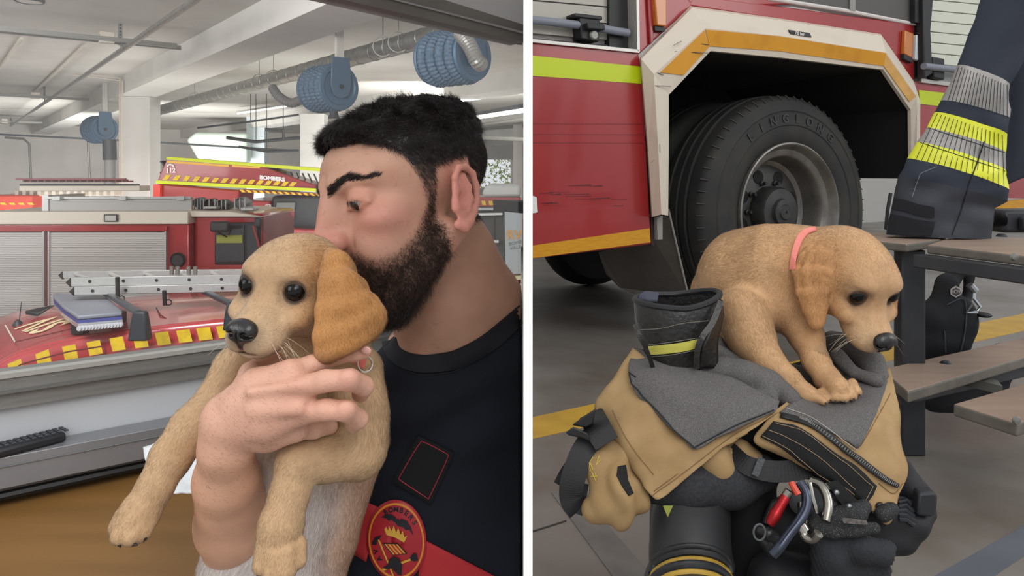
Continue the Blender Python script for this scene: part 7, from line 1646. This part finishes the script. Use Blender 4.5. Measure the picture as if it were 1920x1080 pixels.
for r_, h_, m_ in ((.0165, .0, mat('hex_white', 'c4c0bc', .6)), (.0118, -.0012, mat('hex_dark', '4a4748', .6))): b.prism([fr9(cos(a) * r_, h_, sin(a) * r_) for a in [pi / 6 + i * pi / 3 for i in range(6)]], [fr9(cos(a) * r_, h_ - .001, sin(a) * r_) for a in [pi / 6 + i * pi / 3 for i in range(6)]], m_)
b.build('hexagon_badge', None, bg_); font('lettering', 'HOW', .0135, Fr(fr9(0, -.0035, 0), (1, 0, 0), (0, 1, 0), UP), mat('hex_white', 'c4c0bc', .6), bg_, bold=.0003)
b = MB(); b.tube([on(u, v, .003, bvh2) for u, v in crom(np.array([(1775, 572), (1800, 560), (1810, 575), (1808, 620), (1800, 660)], float), 5)], .002, 6); b.tube([on(u, v, .003, bvh2) for u, v in ((1770, 620), (1772, 660))], .002, 6); b.build('bag_piping', mat('pipe_grey', '45484f', .6), bg_)
cb = empty('carabiner', P(1826, 565, 2.08), 'silver carabiner clipped to the side of the black harness bag', 'carabiner')
b = MB(); b.tube([P(1818, 536, 2.08), P(1828, 540, 2.08), P(1826, 560, 2.07), P(1838, 575, 2.07), P(1832, 585, 2.07), P(1812, 586, 2.07), P(1822, 570, 2.07)], .0045, 8); b.build('body', mat('chrome', 'b9bec2', .2, .9), cb, smooth=True)
b = MB(); b.tube([P(1818, 534, 2.08), P(1828, 546, 2.08)], .011, 10); b.build('sleeve', mat('chrome', 'b9bec2', .2, .9), cb, smooth=True)
S = SDF(); S.ell(PN(1842, 590, 2.1), (.022, .03, .007), k=.005); Vb, Qb = S.mesh(.003, 1); me = npmesh('black_pad', Vb, Qb); me.materials.append(blk); o = link('black_pad', me, hb)
tb_ = MB(); tb_.cyl(P(1815, 688, 2.02), P(1882, 672, 2.1), .034, 28); mt = empty('metal_bottle', P(1848, 700, 2.05), 'silver metal cylinder lying behind the foot planks of the bench', 'bottle'); tb_.build('cylinder', mat('chrome_brushed', 'b7bcc2', .28, .85), mt, smooth=True, angle=40)
b = MB(); b.cyl(P(1880, 672, 2.1), P(1925, 664, 2.14), .042, 28); b.build('black_cap', blk, mt, smooth=True, angle=40)
b = MB(); ribbon(b, [(1818, 688, 2.0), (1822, 694, 2.0), (1850, 716, 2.0)], .006)
o, _ = cloth('white_strap', [[(1818, 686, 2.22), (1826, 684, 2.22)], [(1834, 706, 2.2), (1842, 700, 2.2)], [(1852, 720, 2.2), (1858, 714, 2.2)]], mat('strap_white', 'c6cacd', .6), hb, n=4, thick=.003)

# ---- harness, gloves and carabiners under the right flap
hn = empty('climbing_harness', P(1680, 1000, .98), 'black padded climbing harness lying behind the gloves on the floor', 'harness'); hn.location.z = WL[hn].z = ZF
S = SDF()
def hx(pts, k=9, s_=S):
    for a, c in zip(pts[:-1], pts[1:]): S.cap(PN(*a[:3]), PN(*c[:3]), a[3] * a[2] / FPX, c[3] * c[2] / FPX, k=k * gp, col='1b1c20')
hx([(1700, 905, 1.0, 26), (1722, 930, .99, 26), (1735, 960, .98, 20)]); hx([(1690, 975, .97, 30), (1715, 985, .965, 28), (1742, 965, .97, 14)]); hx([(1690, 880, 1.02, 22), (1700, 905, 1.0, 24)]); hx([(1640, 1015, .965, 26), (1690, 1010, .965, 30)], k=12); hx([(1560, 960, .99, 40), (1640, 960, .985, 50)], k=20); hx([(1480, 980, 1.0, 46), (1560, 1000, .99, 50)], k=20); hx([(1450, 1090, .98, 50), (1600, 1100, .97, 40)], k=20)
Vb, Qb = S.mesh(.004, 2); Nb, _ = vnormals(Vb, Qb); Vb = Vb + Nb * (vnoise(Vb * 30, 3) * .0025)[:, None]; me = npmesh('padding', Vb, Qb); me.materials.append(mat('harness_black', '17181c', .7, bump=.5, bscale=250, bdist=.0008)); hp = link('padding', me, hn); bvx = BVHTree.FromPolygons([tuple(v) for v in Vb], [tuple(int(i) for i in q) for q in Qb])
b = MB()
for i in range(6): b.tube([on(1682 + i * .5, 938 + i * 7, .002, bvx), on(1697, 934 + i * 8, .003, bvx), on(1712, 944 + i * 8, .002, bvx)], .003, 6)
b.build('elastic_ribs', mat('harness_rib', '24262b', .6), hp)
b = MB()
pq = [P(1724, 925, .945), P(1752, 922, .95), P(1760, 930, .95), P(1757, 962, .95), P(1748, 972, .948), P(1720, 968, .943)]; b.prism(pq, [p + Vector((.002, .02, 0)) for p in pq]); b.build('pad_pocket', mat('pocket_black', '1d1f24', .6), hp, bevel=.004)
b = MB()
for (u, v) in ((1568, 923), (1592, 949)): b.lathe([(.001, .003), (.003, .002), (.0035, 0)], Fr(P(u, v, .925), (1, 0, 0), (0, 0, 1), (0, -1, 0)), 12)
b.prism([P(1548, 905, .93), P(1570, 900, .93), P(1625, 955, .93), P(1600, 975, .93), P(1585, 955, .93)], [P(1548, 905, .945), P(1570, 900, .945), P(1625, 955, .945), P(1600, 975, .945), P(1585, 955, .945)], blk); b.build('descender_plate', mat('rivet', '9da1a4', .3, .8), hn)
gy = mat('glove_knit', '26282c', .85, bump=1.0, bscale=520, bdist=.001); gr = mat('glove_leather', '55575a', .7, bump=.5, bscale=200, bdist=.001, col2='434548', nscale=20)
gl_ = empty('work_glove', P(1580, 1030, .92), 'dark knitted work glove with a ribbed cuff below the carabiners', 'glove', 'work gloves'); gl_.location.z = WL[gl_].z = ZF
S = SDF()
hx([(1540, 1000, .93, 24), (1555, 1040, .925, 32), (1560, 1078, .925, 34)], k=12); hx([(1575, 1010, .925, 22), (1610, 1028, .918, 28), (1650, 1035, .92, 24), (1665, 1028, .925, 16)], k=10); hx([(1575, 1060, .93, 30), (1640, 1062, .93, 28)], k=14)
Vb, Qb = S.mesh(.0028, 2); Nb, _ = vnormals(Vb, Qb); u_ = Vb[:, 0] / Vb[:, 1] * FPX; v_ = Vb[:, 2] / Vb[:, 1] * FPX
Vb = Vb + Nb * (np.sin(u_ * .9 + v_ * .35) * .0008 + vnoise(Vb * 40, 2) * .002)[:, None]; me = npmesh('knit_shell', Vb, Qb); me.materials.append(gy); link('knit_shell', me, gl_)
g2_ = empty('work_glove', P(1600, 985, .92), 'speckled black glove with rubber fingertips lying right of the silver carabiners', 'glove', 'work gloves'); g2_.location.z = WL[g2_].z = ZF
S = SDF(); hx([(1528, 988, .915, 14), (1560, 998, .91, 12), (1600, 995, .905, 12), (1640, 990, .905, 11)], k=5); hx([(1528, 975, .92, 12), (1532, 992, .915, 13)], k=6); hx([(1560, 972, .93, 20), (1600, 965, .93, 22), (1620, 950, .935, 14)], k=8); hx([(1655, 965, .93, 15), (1672, 955, .935, 14)], k=6)
Vb, Qb = S.mesh(.0026, 2); me = npmesh('glove_shell', Vb, Qb); me.materials.append(mat('glove_speckle', '1e1f21', .8, col2='6d6f70', nscale=1100, ndetail=0, lo=.68, hi=.76, bump=.6, bscale=300, bdist=.001)); link('glove_shell', me, g2_)
b = MB(); b.prism([P(1578, 970, .895), P(1625, 976, .892), P(1628, 984, .892), P(1582, 981, .895)], [P(1578, 970, .90), P(1625, 976, .90), P(1628, 984, .90), P(1582, 981, .90)]); b.build('woven_label', mat('label_grey', '77716d', .8, col2='4a4644', nscale=150), g2_)
S = SDF(); hx([(1505, 940, .96, 26), (1540, 945, .955, 26), (1590, 975, .945, 20)], k=12); Vb, Qb = S.mesh(.003, 2); me = npmesh('grey_leather', Vb, Qb); me.materials.append(gr); link('grey_leather', me, g2_)
chrome = mat('karabiner_steel', 'a7a39b', .22, .95, col2='8c8880', nscale=40); bluish = mat('karabiner_blue', '474c5a', .3, .75)
def carab(label, pts, r, m, extra=None):
    root = empty('carabiner', P(*pts[0]), label, 'carabiner', 'carabiners hanging under the right trouser flap'); b = MB(); A = crom(np.array([[*P(*p)] for p in pts]), 8); b.tube([Vector(p) for p in A], r, 12); b.build('body', m, root, smooth=True); return root
c1_ = carab('long blue-grey curved carabiner between the red sleeve and the silver ones', [(1500, 905, .93), (1511, 925, .92), (1512, 950, .91), (1500, 975, .90), (1480, 1000, .895), (1462, 1025, .89), (1448, 1040, .89)], .0062, bluish)
b = MB(); A = crom(np.array([[*P(*p)] for p in [(1508, 925, .911), (1506, 948, .901), (1494, 972, .891), (1476, 996, .886), (1460, 1018, .882)]]), 6); b.tube([Vector(p) for p in A], .0016, 6); b.build('groove', mat('groove_dark', '252a3a', .4, .5), c1_)
c2 = carab('large silver curved carabiner beside the tan flap edge', [(1522, 902, .94), (1538, 910, .93), (1549, 928, .92), (1553, 950, .91), (1548, 978, .90)], .0060, chrome)
c3 = carab('small silver hook shaped carabiner lowest of the metal ones', [(1504, 945, .93), (1506, 975, .915), (1503, 992, .905), (1510, 1006, .90), (1524, 1010, .895), (1535, 1000, .89)], .0058, chrome)
b = MB(); b.cyl(P(1500, 985, .90), P(1508, 997, .897), .0075, 16); b.build('collar_nut', chrome, c3, smooth=True, angle=30)
c4 = empty('carabiner', P(1460, 950, .93), 'carabiner with a knurled red locking sleeve, leftmost of the carabiners', 'carabiner', 'carabiners hanging under the right trouser flap')
b = MB(); p0, p1 = P(1474, 930, .915), P(1442, 984, .905); A = [p0.lerp(p1, t) for t in (0, .05, .3, .55, .62, .75, .95, 1)]; b.tube(A, [.0050, .0060, .0060, .0068, .0074, .0070, .0055, .0042], 20); b.build('locking_sleeve', mat('anodised_red', '9c1a20', .3, .6, bump=.6, bscale=700, bdist=.0005), c4, smooth=True, angle=50)
b = MB(); b.cyl(P(1480, 920, .915), P(1473, 932, .915), .0056, 18); b.build('steel_end', chrome, c4, smooth=True, angle=40)
b = MB(); b.tube([P(1484, 905, .92), P(1489, 915, .915), P(1497, 928, .91)], .0042, 10, mat('orange_red', 'b83a2c', .5)); b.tube([P(1470, 935, .93), P(1452, 945, .935), P(1444, 962, .935), P(1436, 985, .925)], .005, 8, blk); b.build('gate', None, c4, smooth=True)
b = MB(); b.tube([P(1518, 905, .925), P(1524, 935, .915), P(1532, 962, .91)], .0028, 8); setp(b.build('gate_pin', chrome, smooth=True), 'thin silver rod between the two silver carabiners', 'metal rod')
pl2 = empty('rope_protector', P(1435, 1000, .93), 'small black plastic end piece below the red carabiner sleeve', 'plastic fitting')
S = SDF(); hx([(1426, 995, .92, 11), (1440, 1000, .915, 12), (1455, 1008, .915, 12)], k=4); hx([(1436, 1015, .93, 14), (1446, 1030, .93, 14)], k=6); Vb, Qb = S.mesh(.0025, 2); me = npmesh('fitting', Vb, Qb); me.materials.append(mat('fitting_black', '1f2022', .35)); link('fitting', me, pl2)
b = MB(); b.tube([P(1424 + 11 * cos(t), 998 + 15 * sin(t), .905) for t in np.linspace(0, 2 * pi, 26)], .0013, 6); b.build('rim', mat('rim_grey', '5a5c5e', .4), pl2)
